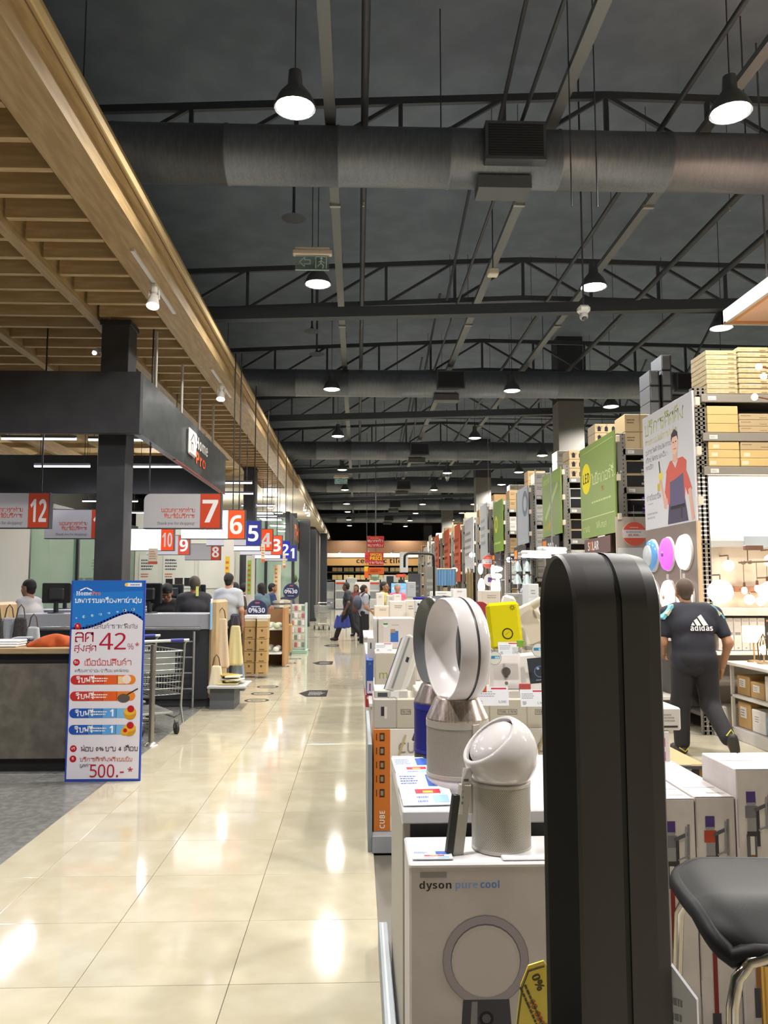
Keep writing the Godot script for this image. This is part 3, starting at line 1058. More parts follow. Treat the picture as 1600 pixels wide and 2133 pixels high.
# ---------------------------------------------------------------- timber canopy over the tills
func canopy() -> void:
	var wood := grain("oak", "#957c54", "#a78f66", Vector3(1.2, 1.2, .12), .55, .05)
	var woodx := grain("oakx", "#a88e64", "#b9a078", Vector3(.12, 1.2, 1.2), .6, .05)  # slats paler than the beams, the light on them is in the colour
	var o := thing("timber_canopy", "long slatted timber canopy hanging over the tills along the left", "canopy", Vector3(-2.6, 5.02, 0))
	part(o, "edge_beam", bxe(Vector3(.04, 0, -28), Vector3(.42, .55, 4)), wood)
	part(o, "cornice", bxe(Vector3(.42, .2, -28), Vector3(.53, .26, 4)), wood)
	part(o, "lip", bxe(Vector3(.53, .2, -28), Vector3(.545, .28, 4)), mt("#c9b183", .5))  # paler than the beam: lamp light along this edge is in its colour
	part(o, "groove", bxe(Vector3(.5, .192, -28), Vector3(.507, .2, 4)), mt("#6b5230", .7))
	for i in 5:
		part(o, "long_beam", bxe(Vector3(-.93 - i * 1.5, .0, -28), Vector3(-.8 - i * 1.5, .3, 4)), wood)
	var jm := bx(Vector3.ZERO, Vector3(.77, .25, .07)).mesh()
	var jl := bx(Vector3.ZERO, Vector3(1.36, .25, .07)).mesh()
	var z := -4.0
	while z > -27.6:
		share(o, "slat", jm, woodx, Vector3(-.38, .165, z - .23))
		if z > -22:
			share(o, "slat", jl, woodx, Vector3(-1.615, .165, z - .23))
			if z > -14:
				share(o, "slat", jl, woodx, Vector3(-3.115, .165, z - .23))
				share(o, "slat", jl, woodx, Vector3(-4.615, .165, z - .23))
		z -= .46
	part(o, "boarding", bxe(Vector3(-7.2, .42, -28), Vector3(.04, .46, 4)), mt("#b59c72", .7))  # pale colour stands in for the warm light above the slats
	for i in 17:
		part(o, "cross_rail", bxe(Vector3(-7.2, .3, -1.6 * i - .9), Vector3(.04, .42, -1.6 * i - .84)), woodx)
	var cs := thing("column_spotlight", "small lit spotlight on the left of the column behind the board, under the canopy", "spotlight", Vector3(-3.4, 4.62, -10.3))
	part(cs, "bracket", bxe(Vector3(.0, -.02, -.03), Vector3(.06, .04, .03), .004), mt("#b9b6b0", .4))
	part(cs, "can", G.new().cyl(Vector3(-.01, .03, -.02), Vector3(-.03, -.03, .05), .03, .035, 12), mt("#d0ccc6", .4))
	part(cs, "lens", G.new().ell(Vector3(-.032, -.036, .055), Vector3(.03, .03, .012), 12), glow("#f4f4ff", 6.0))
	spot(cs, Vector3(-.035, -.04, .09), Vector3(-.3, -.6, 1), 6.0, Color("#f6f4ff"), .03, 50.0)
	# the pale soffit that carries the canopy line on
	var s := thing("soffit", "long pale soffit carrying the canopy line on to the far end", "soffit", Vector3(-2.6, 5.02, 0))
	part(s, "board", bxe(Vector3(-4.0, 0, -46), Vector3(.5, .5, -28)), mt("#b5aa96", .6))
	part(s, "board", bxe(Vector3(.05, 0, -62), Vector3(.5, .5, -46)), mt("#b5aa96", .6))
	part(s, "edge", bxe(Vector3(.5, .1, -62), Vector3(.55, .3, -28)), mt("#cabfa9", .5))
	# round lights added to brighten the far tills, the shop and the passage
	for i in 7:
		var p: Vector3 = [Vector3(-7.8, 4.6, -30.8), Vector3(-5.6, 4.6, -30.8), Vector3(-3.4, 4.6, -30.8), Vector3(-3.6, 4.4, -37.5), Vector3(-11.2, 4.6, -13.0), Vector3(-11.2, 4.6, -22.0), Vector3(-6.0, 4.6, -24.0)][i]
		var dl := thing("added_downlight", "round added ceiling light %s" % ["over the notice boards of the till wall", "over the middle of the till wall", "before the far green glass", "inside the shop behind the green glass", "in the passage behind the left glass, nearer one", "in the passage behind the left glass, further one", "over the middle of the till hall"][i], "light", p)
		part(dl, "can", G.new().cyl(Vector3(0, 0, 0), Vector3(0, .14, 0), .12, .1, 18), mt("#b9b6b0", .4))
		part(dl, "lens", G.new().cyl(Vector3(0, -.012, 0), Vector3(0, 0, 0), .1, -1, 18), glow("#fffaf2", 4.0))
		part(dl, "cord", G.new().cyl(Vector3(0, .14, 0), Vector3(0, [8.0, 5.02, 5.02, 5.02, 8.0, 8.0, 5.44][i] - p.y, 0), .008, -1, 6), mt("#2a2b2d", .6))
		omni(dl, Vector3(0, -.16, 0), 13.0, Color("#fffaf2"), .1)
	# spotlights on tracks along the edge beam
	for i in 5:
		var p: Vector3 = [Vector3(-2.33, 5.02, -8.9), Vector3(-2.33, 5.02, -13.4), Vector3(-2.2, 5.02, -33), Vector3(-2.2, 5.02, -34.2), Vector3(-2.2, 5.02, -35.5)][i]
		var t := thing("track_spotlight", ["white track spotlight under the canopy edge, nearest the camera", "white track spotlight under the canopy edge beyond the store sign", "small spotlight under the pale soffit, first of three", "small spotlight under the pale soffit, second of three", "small spotlight under the pale soffit, third of three"][i], "spotlight", p)
		part(t, "track", bxe(Vector3(-.02, -.025, -1.0), Vector3(.02, 0, .9)), mt("#d0cec8", .4))
		part(t, "arm", bxe(Vector3(-.03, -.14, -.04), Vector3(.03, -.02, .05), .015), mt("#dcd8d0", .4))
		part(t, "yoke", G.new().tube([Vector3(-.05, -.1, 0), Vector3(-.06, -.2, .01), Vector3(0, -.23, .02), Vector3(.06, -.2, .01), Vector3(.05, -.1, 0)], .012, 6), mt("#dcd8d0", .4))
		part(t, "can", G.new().cyl(Vector3(0, -.16, 0), Vector3(0, -.3, .05), .045, .075, 14), mt("#e4e0da", .4))
		part(t, "lens", G.new().cyl(Vector3(0, -.3, .05), Vector3(0, -.306, .052), .068, -1, 14), glow("#fff4ff", 6.0))
		spot(t, Vector3(0, -.32, .055), Vector3(.0, -1, .35), 9.0, Color("#fff2e6"), .06, 45.0)

# ---------------------------------------------------------------- tills
const NUM := ["one", "two", "three", "four", "five", "six", "seven", "eight", "nine", "ten", "eleven", "twelve"]
func lane_sign(num: String, pos: Vector3, lit: bool, colour: String, label: String, drop: float, text: bool, flag: String) -> void:
	var o := thing("lane_sign", label, "sign", pos, 0, "hanging till number signs")
	var w := 1.02
	var out := []
	for k in 7:
		var a := PI / 2 + PI / 2 * k / 6
		out.append(Vector2(-w + .09 + cos(a) * .09, .46 - .09 + sin(a) * .09))
	out.append_array([Vector2(-w, 0), Vector2(-.27, 0), Vector2(-.27, .46)])
	var g := G.new()
	g.t.origin = Vector3(0, 0, .06)
	g.ext(out, .12)
	part(o, "light_box", g, glow("#f4f6ff", 1.15) if lit else mt("#b9b8bd", .45))
	part(o, "number_panel", bxe(Vector3(-.268, 0, -.06), Vector3(0, .46, .06)), glow(colour, .9) if lit else mt(colour, .45))
	part(o, "frame", bxe(Vector3(-w, -.012, -.062), Vector3(.012, 0, .062)).box(Vector3(.006, .23, 0), Vector3(.012, .46, .124)).box(Vector3(-.5, .466, 0), Vector3(w, .012, .12)), mt("#3b3d40", .5))
	var q := face(Vector3(0, 0, .061))
	ptex(q, num, -.135, .075, .3, "#e9e9ea", 1, "Droid Sans", true, .215 if num.length() > 1 else 0.0)
	if text and colour.begins_with("#c"):
		thai(q, "ขอบคุณทุกท่าน", -.33, .215, .042, "#dd6a56", .2, 2)
		thai(q, "ที่มาใช้บริการ", -.33, .135, .042, "#dd6a56", .2, 2)
		ptex(q, "Thank you for shopping!", -.34, .045, .034, "#4a4a50", 2, "Droid Serif", false, .5)
	part(o, "lettering", q, print_mat)
	for x in ([-.97] if num == "7" else [-.2, -.1] if num == "6" else [-.13]):
		part(o, "hanger", G.new().cyl(Vector3(x, .46, 0), Vector3(x, drop, 0), .011, -1, 6), mt("#1f2124", .5))
	if flag:
		var f := thing("promo_flag", flag, "flag", pos + (Vector3(-.42, -.3, .1) if num == "10" else Vector3(.06, -.32, .12)), 0.0 if num == "10" else 1.35, "small flags under the till signs")
		part(f, "cloth", bxe(Vector3(-.1, 0, -.003), Vector3(.1, .34, .003)), mt("#c9bfa4", .7))
		var fq := face(Vector3(-.1, 0, .004))
		fq.rect(0, 0, .2, .06, "#b5563a")
		scrawl(fq, .02, .1, .16, .2, "#b07850", 4)
		stick(f, fq)

func tills() -> void:
	var black := grain("blackpanel", "#2c2d30", "#343538", Vector3(.5, .5, .5), .45)
	# the dark sign frame that hangs over the tills
	var o := thing("sign_frame", "dark rectangular hanging sign frame with the store logo over the tills", "sign frame", Vector3(-2.7, 3.44, -9.8))
	part(o, "front_board", bxe(Vector3(-6.2, 0, -.1), Vector3(0, .78, 0), .006), black)
	part(o, "side_board", bxe(Vector3(-.1, 0, -6.4), Vector3(0, .78, -.1), .006), grain("steelboard", "#4b4f52", "#5c605f", Vector3(.4, .8, .4), .3, .02, 0, .5))
	part(o, "rear_board", bxe(Vector3(-6.2, 0, -6.5), Vector3(-.1, .78, -6.4), .006), mt("#202226", .6))
	part(o, "trim", bxe(Vector3(-.05, -.012, -6.4), Vector3(.004, 0, -2.0)), mt("#8e3a34", .5))
	for i in 4:
		part(o, "suspension_bar", G.new().cyl(Vector3(-.05, .78, [-.9, -2.5, -3.9, -5.2][i]), Vector3(-.05, 1.58, [-.9, -2.5, -3.9, -5.2][i]), .022, -1, 8), mt("#a9a39a", .4))
	# logo: white rounded tile with a house roof, white word over an orange word, on the aisle side
	var lg := G.new()
	lg.t = Transform3D(Basis(Vector3.UP, PI / 2), Vector3(.0, .0, 0))
	lg.box(Vector3(2.95, .42, .03), Vector3(.5, .42, .05), .05)
	part(o, "logo_tile", lg, mt("#d8d3cf", .4))
	var q := face(Vector3(.056, .22, -2.7), PI / 2)
	q.pen([Vector2(.05, .2), Vector2(.25, .34), Vector2(.45, .2)], .03, "#55585c").pen([Vector2(.1, .06), Vector2(.1, .18), Vector2(.22, .18), Vector2(.22, .06)], .03, "#55585c")
	part(o, "lettering", q, print_mat)
	q = face(Vector3(.012, .22, -2.7), PI / 2)
	ptex(q, "Home", .7, .2, .2, "#dcd9d6", 0, "Droid Sans", true, 1.0)
	ptex(q, "Pro", .7, -.06, .2, "#d8571f", 0, "Droid Sans", true, .8)
	part(o, "lettering", q, print_mat)
	# square black columns
	for i in 3:
		var z: float = [-10.4, -23.4, -33.0][i]
		var c := thing("till_column", "square black column, %s" % ["standing behind the promotional board", "under the canopy beyond the till signs", "at the far end of the till hall, left of the glass"][i], "column", Vector3(-3.16, 0, z))
		if i == 2:
			c.position.x = -4.4
		part(c, "shaft", bxe(Vector3(-.18, 0, -.18), Vector3(.18, 5.02, .18), .008), black)
		part(c, "base_plate", bxe(Vector3(-.2, 0, -.2), Vector3(.2, .1, .2), .004), mt("#1d1e20", .5))
		part(c, "cap_plate", bxe(Vector3(-.2, 4.95, -.2), Vector3(.2, 5.02, .2), .004), mt("#1d1e20", .5))
	var reds := "#c8431e"
	var zr := [-10.8, -13.1, -15.25, -17.4, -19.6, -21.9, -24.2]
	for i in 7:
		var n := 7 - i
		lane_sign(str(n), Vector3(-1.85, 2.34, zr[i]), n in [6, 4, 2], "#1d2a8a" if n in [5, 2, 1] else reds, "%s till sign numbered %s on %s, %s from the camera, right-hand row" % ["lit" if n in [6, 4, 2] else "unlit", NUM[n - 1], "blue" if n in [5, 2, 1] else "orange", ORD[i]], 3.1, n > 3, "" if n not in [5, 3] else "small beige promo flag edge-on beside the till sign numbered %s" % NUM[n - 1])
	for i in 5:
		var n := 12 - i
		lane_sign(str(n), Vector3([-4.13, -4.05, -3.98, -4.1, -4.0][i], 2.34, [-10.8, -13.1, -17.4, -19.6, -23.4][i]), n == 10, reds, "%s till sign numbered %s on orange, %s from the camera, left-hand row" % ["lit" if n == 10 else "unlit", NUM[n - 1], ORD[i]], 3.1, n > 10, "small beige promo flag hanging below the lit till sign numbered ten" if n == 10 else "")
	# fluorescent tubes over the tills
	var tubes := [[-5.2, 3.96, -13.0, 1.2], [-6.45, 3.96, -13.0, 1.2], [-3.95, 3.95, -13.0, .9], [-3.95, 3.75, -14.6, 1.5], [-5.4, 3.75, -14.6, 1.0], [-3.0, 3.9, -18.0, 1.2], [-3.5, 3.95, -20.5, 1.6], [-5.5, 3.9, -18.0, 1.5], [-3.0, 4.0, -24.0, 1.0], [-3.0, 4.0, -26.5, 1.0], [-3.4, 4.0, -27.6, 1.2], [-6.8, 3.9, -22.0, 1.5], [-6.8, 4.0, -26.5, 1.5], [-6.5, 3.95, -9.0, 1.5], [-4.6, 4.3, -5.5, 1.5], [-3.4, 4.3, -2.5, 1.5]]  # the last three hang out of view and light the near left
	for i in tubes.size():
		var b: Array = tubes[i]
		var t := thing("tube_light", "fluorescent tube light hanging under the timber canopy, %s in order from the sign frame" % (ORD[i] if i < 18 else "last"), "light", Vector3(b[0], b[1], b[2]), 0, "tube lights over the tills")
		part(t, "housing", bx(Vector3(0, .03, 0), Vector3(b[3], .04, .06)), mt("#55575a", .5))
		part(t, "tube", G.new().cyl(Vector3(-b[3] / 2, 0, 0), Vector3(b[3] / 2, 0, 0), .022, -1, 10), glow("#f3f3ff", 3.2))
		for x in [-.4, .4]:
			part(t, "cable", G.new().cyl(Vector3(x * b[3], .04, 0), Vector3(x * b[3], 5.44 - b[1], 0), .006, -1, 5), mt("#2a2b2d", .6))
		panel_light(t, Vector3(0, -.03, 0), Vector3.DOWN, Vector2(b[3], .05), TUBE_E, Color("#f4f4ff"))
	# service desk in front, seen left of the board
	var wood := grain("deskwood", "#9d8560", "#b09872", Vector3(.2, 1.5, 1.5), .5, .05)
	var d := thing("service_desk", "service desk of grey concrete-look panel with a wooden top", "desk", Vector3(-4.4, 0, -7.35))
	part(d, "worktop", bxe(Vector3(-2.6, .985, -.45), Vector3(2.25, 1.035, .42), .006), wood)
	part(d, "recess", bxe(Vector3(-2.5, .9, -.4), Vector3(2.2, .985, .36)), mt("#19191b", .6))
	part(d, "front_panel", bxe(Vector3(-2.55, .11, -.4), Vector3(2.2, .9, .385), .004), grain("concrete", "#5d584f", "#6e685d", Vector3(1.2, 1.2, 1.2), .75, .02))
	part(d, "plinth", bxe(Vector3(-2.5, 0, -.38), Vector3(2.18, .11, .34)), mt("#1b1b1c", .6))
	# folded things on the desk
	for i in 5:
		var px: float = [30.0, 22.0, 40.0, 100.0, 135.0][i]
		var g := G.new()
		var a := at(px, 1340, -7.25)
		var w: float = [.3, .2, .22, .3, .2][i]
		for s in 3:
			g.box(Vector3(.02 * s - .02, .012 + s * .02, 0), Vector3(w - s * .03, .02, .22 - s * .02), .008)
		one("folded_cloth", ["white folded cloth at the left end of the service desk", "grey folded bag behind the white cloth on the service desk", "dark folded bag behind the white cloth on the service desk", "grey plastic bag behind the orange cloth", "clear plastic bag at the right end of the service desk"][i], "cloth", g, mt(["#dcdcdc", "#8f959b", "#2e3034", "#7e858c", "#a9adb0"][i], .6), Vector3(a.x, 1.035, [-7.1, -7.45, -7.28, -7.45, -7.5][i]), .1 * i)
	var heap := [[Vector3(-.18, .01, 0), Vector3(.16, .01, .02), .03, .035], [Vector3(-.06, .03, .03), Vector3(.1, .03, -.03), .05, .05]]
	var rr := RandomNumberGenerator.new()
	rr.seed = 11
	for i in 9:
		var x := -.18 + .36 * i / 8.0
		heap.append([Vector3(x, .012, rr.randf_range(-.08, .08)), Vector3(x * .5 + .03, .05 + .04 * (1.0 - absf(x) * 5.0) * rr.randf(), rr.randf_range(-.03, .03)), .018, .022])
	one("orange_cloth", "crumpled orange cloth bag lying on the service desk", "bag", nets(heap, .008, .05), mt("#ad4c1c", .85), Vector3(at(112, 1335, -7.15).x, 1.035, -7.12))
	# the two till desks in view
	for i in 5:
		var z: float = [-9.2, -10.9, -13.0, -15.2, -17.4][i]
		var x1: float = [-4.0, -1.81, -2.45, -2.45, -2.45][i]
		var t := thing("till_desk", ["till desk behind the service desk, black front with a grey top band", "till desk number seven with grey top band, wooden end and tubular guard rail", "till desk behind the cardboard stacks, third from the camera", "till desk by the hanging basket display, fourth from the camera", "till desk furthest down the row, by the dark pillar"][i], "till desk", Vector3(x1, 0, z))
		part(t, "body", bxe(Vector3(-2.6, .1, -.35), Vector3(-.12, 1.0, .3), .005), mt("#26282d", .5))
		part(t, "plinth", bxe(Vector3(-2.55, 0, -.3), Vector3(-.05, .1, .26)), mt("#2e3034", .5))
		part(t, "top_band", bxe(Vector3(-2.62, 1.0, -.36), Vector3(-.12, 1.2, .32), .006), mt("#a9abb2", .35, .3))
		part(t, "end_panel", bxe(Vector3(-.12, .1, -.4), Vector3(0, 1.38, .36), .03), grain("endwood", "#a08661", "#b09870", Vector3(1.6, .15, 1.6), .5, .05))
		if i < 2:
			var rl := part(t, "guard_rail", G.new().cyl(Vector3(-2.6, 1.02, .42), Vector3(-.22, 1.02, .42), .028, -1, 10), mt("#b9bbbd", .25, .9))
			for k in 4:
				part(rl, "rail", G.new().cyl(Vector3(-2.5, .25 + .2 * k, .42), Vector3(-.3, .25 + .2 * k, .42), .011, -1, 8), mt("#b9bbbd", .25, .9))
			for x in [-2.5, -1.4, -.3]:
				part(rl, "post", G.new().cyl(Vector3(x, 0, .42), Vector3(x, .98, .42), .018, -1, 8).cyl(Vector3(x, 0, .42), Vector3(x, .012, .42), .05, -1, 12), mt("#b9bbbd", .25, .9))
		# screen and register on it
		for k in 2:
			var m := thing("till_screen", "black till monitor on the %s till desk, %s" % [ORD[i], ["left one seen from behind", "right one by the cashier"][k]], "monitor", Vector3(x1 - [2.25, 1.0][k], 1.2, z - .05), [.25, -.3][k])
			part(m, "screen", bx(Vector3(0, .27, 0), Vector3(.36, .27, .04), .012), mt("#17181a", .35))
			part(m, "back_shell", bx(Vector3(0, .26, .04), Vector3(.2, .16, .05), .02), mt("#1d1e21", .5))
			part(m, "stand", G.new().cyl(Vector3(0, 0, 0), Vector3(0, .16, .02), .035, .03, 10).cyl(Vector3(0, 0, 0), Vector3(0, .015, 0), .11, .1, 16), mt("#141517", .5))
		var cr := thing("cash_register", "dark till keyboard and drawer on the %s till desk" % ORD[i], "cash register", Vector3(x1 - 1.6, 1.2, z - .05))
		part(cr, "drawer", bx(Vector3(0, .05, 0), Vector3(.42, .1, .4), .01), mt("#1f2022", .5))
		part(cr, "keyboard", bx(Vector3(0, .12, .06), Vector3(.36, .03, .2), .006), mt("#303236", .6))
	# bags and aprons hanging at the till ends
	var hang := [[-3.92, 1.2, -8.86, "#23201e", "black bag hanging at the end of the till behind the desk", "bag", .5], [-3.8, 1.2, -8.9, "#8d9196", "grey and white bag hanging beside the black bags", "bag", .42], [-3.66, 1.2, -8.86, "#2a2524", "second black bag hanging right of the grey one", "bag", .5], [-3.52, 1.1, -8.86, "#9da0a2", "pale bag with a tag hanging at the right of the black bags", "bag", .4],
		[-1.78, 1.12, -10.62, "#c0a98c", "checked beige apron hanging on the wooden till end", "apron", .62], [-1.62, 1.02, -10.75, "#bfb380", "yellow striped apron hanging beside the checked one", "apron", .5], [-1.6, .62, -10.9, "#74828f", "grey blue jeans apron hanging under the yellow one", "apron", .45], [-1.82, .52, -10.5, "#d3c4a4", "pale beige bag hanging low on the till end", "bag", .34]]
	for h in hang:
		var o2 := thing("hanging_" + h[5], h[4], h[5], Vector3(h[0], h[1] - h[6], h[2]))
		var cp := []
		for s in 4:
			var x := -.06 + .04 * s
			cp.append([Vector3(x * .7, h[6], 0), Vector3(x * 1.2, .03, .012 * sin(s * 2.0)), .022, .036])
		part(o2, "cloth", nets(cp, .012, .02), grain("cloth" + h[3], h[3], Color(h[3]).lightened(.15).to_html(), Vector3(6, 6, 6), .9, .04))
		part(o2, "strap", G.new().tube([Vector3(-.05, h[6], 0), Vector3(-.03, h[6] + .12, 0), Vector3(.0, h[6] + .16, 0), Vector3(.03, h[6] + .12, 0), Vector3(.05, h[6], 0)], .007, 6), mt("#4a3a2c", .7))
	var wb := thing("magazine_pocket", "light blue card pocket on the wooden till end", "card holder", Vector3(-1.91, 1.0, -10.52))
	part(wb, "pocket", bxe(Vector3(0, 0, -.1), Vector3(.02, .35, .06), .004), mt("#7fa9c9", .5))
	part(wb, "card", bxe(Vector3(.004, .3, -.08), Vector3(.012, .4, .04)), mt("#d9dde0", .5))
	# packets piled in the tray at the till end
	var tr := thing("low_tray", "low grey tray at the foot of the wooden till end", "tray", Vector3(-1.62, 0, -10.6))
	part(tr, "shelf", bxe(Vector3(-.28, .27, -.35), Vector3(.2, .3, .3), .005), mt("#a5a6a6", .5))
	part(tr, "foot", bxe(Vector3(-.26, 0, -.3), Vector3(.05, .27, .2)), mt("#54555a", .6))
	for i in 9:
		var pk := G.new()
		pk.box(Vector3.ZERO, Vector3(.26, .022, .2), .008)
		one("packet", "shiny yellow packet in the pile on the low tray, %s from the bottom" % ORD[i], "packet", pk, mt(["#c9b87e", "#d8d2bc", "#bfa255"][i % 3], .2), Vector3(-1.66 + .05 * sin(i * 2.1), .311 + .0225 * i * .6, -10.6 + .09 * cos(i * 1.7)), i * .7, "packets piled at the till end")
	# stainless bollard and trolleys
	for i in 2:
		var p: Vector3 = [Vector3(-2.03, 0, -8.1), Vector3(-2.55, 0, -8.1)][i]
		var b := thing("bollard", ["stainless steel post in front of the trolley, right of the board", "stainless steel post behind the board"][i], "post", p)
		part(b, "pole", G.new().cyl(Vector3(0, 0, 0), Vector3(0, .98, 0), .028, -1, 14), mt("#a59f94", .25, .9))
		part(b, "flange", G.new().lathe([Vector2(.075, 0), Vector2(.07, .012), Vector2(.03, .03)], 16), mt("#c9c5bd", .25, .9))
	var rlb := thing("trolley_rail", "tubular steel rail fence between the posts by the trolleys", "rail", Vector3(-2.03, 0, -8.1))
	for k in 4:
		part(rlb, "bar", G.new().cyl(Vector3(-.03, .25 + .22 * k, 0), Vector3(-2.5, .25 + .22 * k, 0), .014, -1, 8), mt("#b4b2ad", .25, .9))
	for i in 2:
		cart(["wire shopping trolley with a blue handle right of the board", "second wire shopping trolley nested behind the blue-handled one"][i], Vector3(-2.24 - .5 * i, 0, -8.87 - .8 * i), .55)
	cart("empty trolley parked by the far dark pillar", Vector3(-1.3, 0, -29.5), .3)

func cart(label: String, pos: Vector3, turn: float) -> void:
	var o := thing("shopping_trolley", label, "trolley", pos, turn)
	var wire := mt("#a9aba6", .3, .8)
	var f := G.new()
	for s in [-1.0, 1.0]:
		f.tube([Vector3(.24 * s, .98, .42), Vector3(.24 * s, .95, .36), Vector3(.23 * s, .2, .3), Vector3(.2 * s, .16, .2), Vector3(.17 * s, .16, -.45), Vector3(.17 * s, .1, -.47)], .012, 6)
		f.tube([Vector3(.23 * s, .3, .31), Vector3(.24 * s, .12, .36)], .012, 6)
	part(o, "frame", f, wire)
	var b := G.new()
	for k in 8:
		var t := k / 7.0
		var y := .42 + .45 * t
		var z0 := .34 + .02 * t
		var z1 := -.42 - .1 * t
		var w0 := .22 + .02 * t
		var w1 := .16 + .02 * t
		b.tube([Vector3(-w0, y, z0), Vector3(w0, y, z0), Vector3(w1, y, z1), Vector3(-w1, y, z1)], .0045 if k < 7 else .009, 4, true)
	for k in 11:
		var t := k / 10.0
		for s in [-1.0, 1.0]:
			b.tube([Vector3(lerpf(.22, .16, t) * s, .42, lerpf(.34, -.42, t)), Vector3(lerpf(.24, .18, t) * s, .87, lerpf(.36, -.52, t))], .0035, 4)
		b.tube([Vector3(lerpf(-.16, .16, t), .42, -.42), Vector3(lerpf(-.18, .18, t), .87, -.52)], .0035, 4)
		b.tube([Vector3(lerpf(-.22, .22, t), .42, .34), Vector3(lerpf(-.16, .16, t), .42, -.42)], .0035, 4)
	part(o, "basket", b, wire)
	part(o, "lower_rack", bxe(Vector3(-.18, .2, -.4), Vector3(.18, .225, .22), .005), mt("#b2b3b1", .3, .7))
	part(o, "handle", G.new().cyl(Vector3(-.26, .99, .43), Vector3(.26, .99, .43), .016, -1, 10), mt("#c4c6c6", .3, .6))
	part(o, "grip", G.new().cyl(Vector3(.06, .99, .43), Vector3(.2, .99, .43), .021, -1, 10), mt("#23277a", .5))
	part(o, "child_seat", bxe(Vector3(-.19, .62, .2), Vector3(.19, .86, .215), .004), mt("#8f928e", .4, .4))
	for s in [[-.19, .3], [.19, .3], [-.17, -.46], [.17, -.46]]:
		part(o, "wheel", G.new().cyl(Vector3(s[0] - .014, .062, s[1]), Vector3(s[0] + .014, .062, s[1]), .062, -1, 18), mt("#1f1f20", .6))
		part(o, "fork", bxe(Vector3(s[0] - .022, .06, s[1] - .015), Vector3(s[0] + .022, .15, s[1] + .015), .005), mt("#8e8f8d", .3, .8))

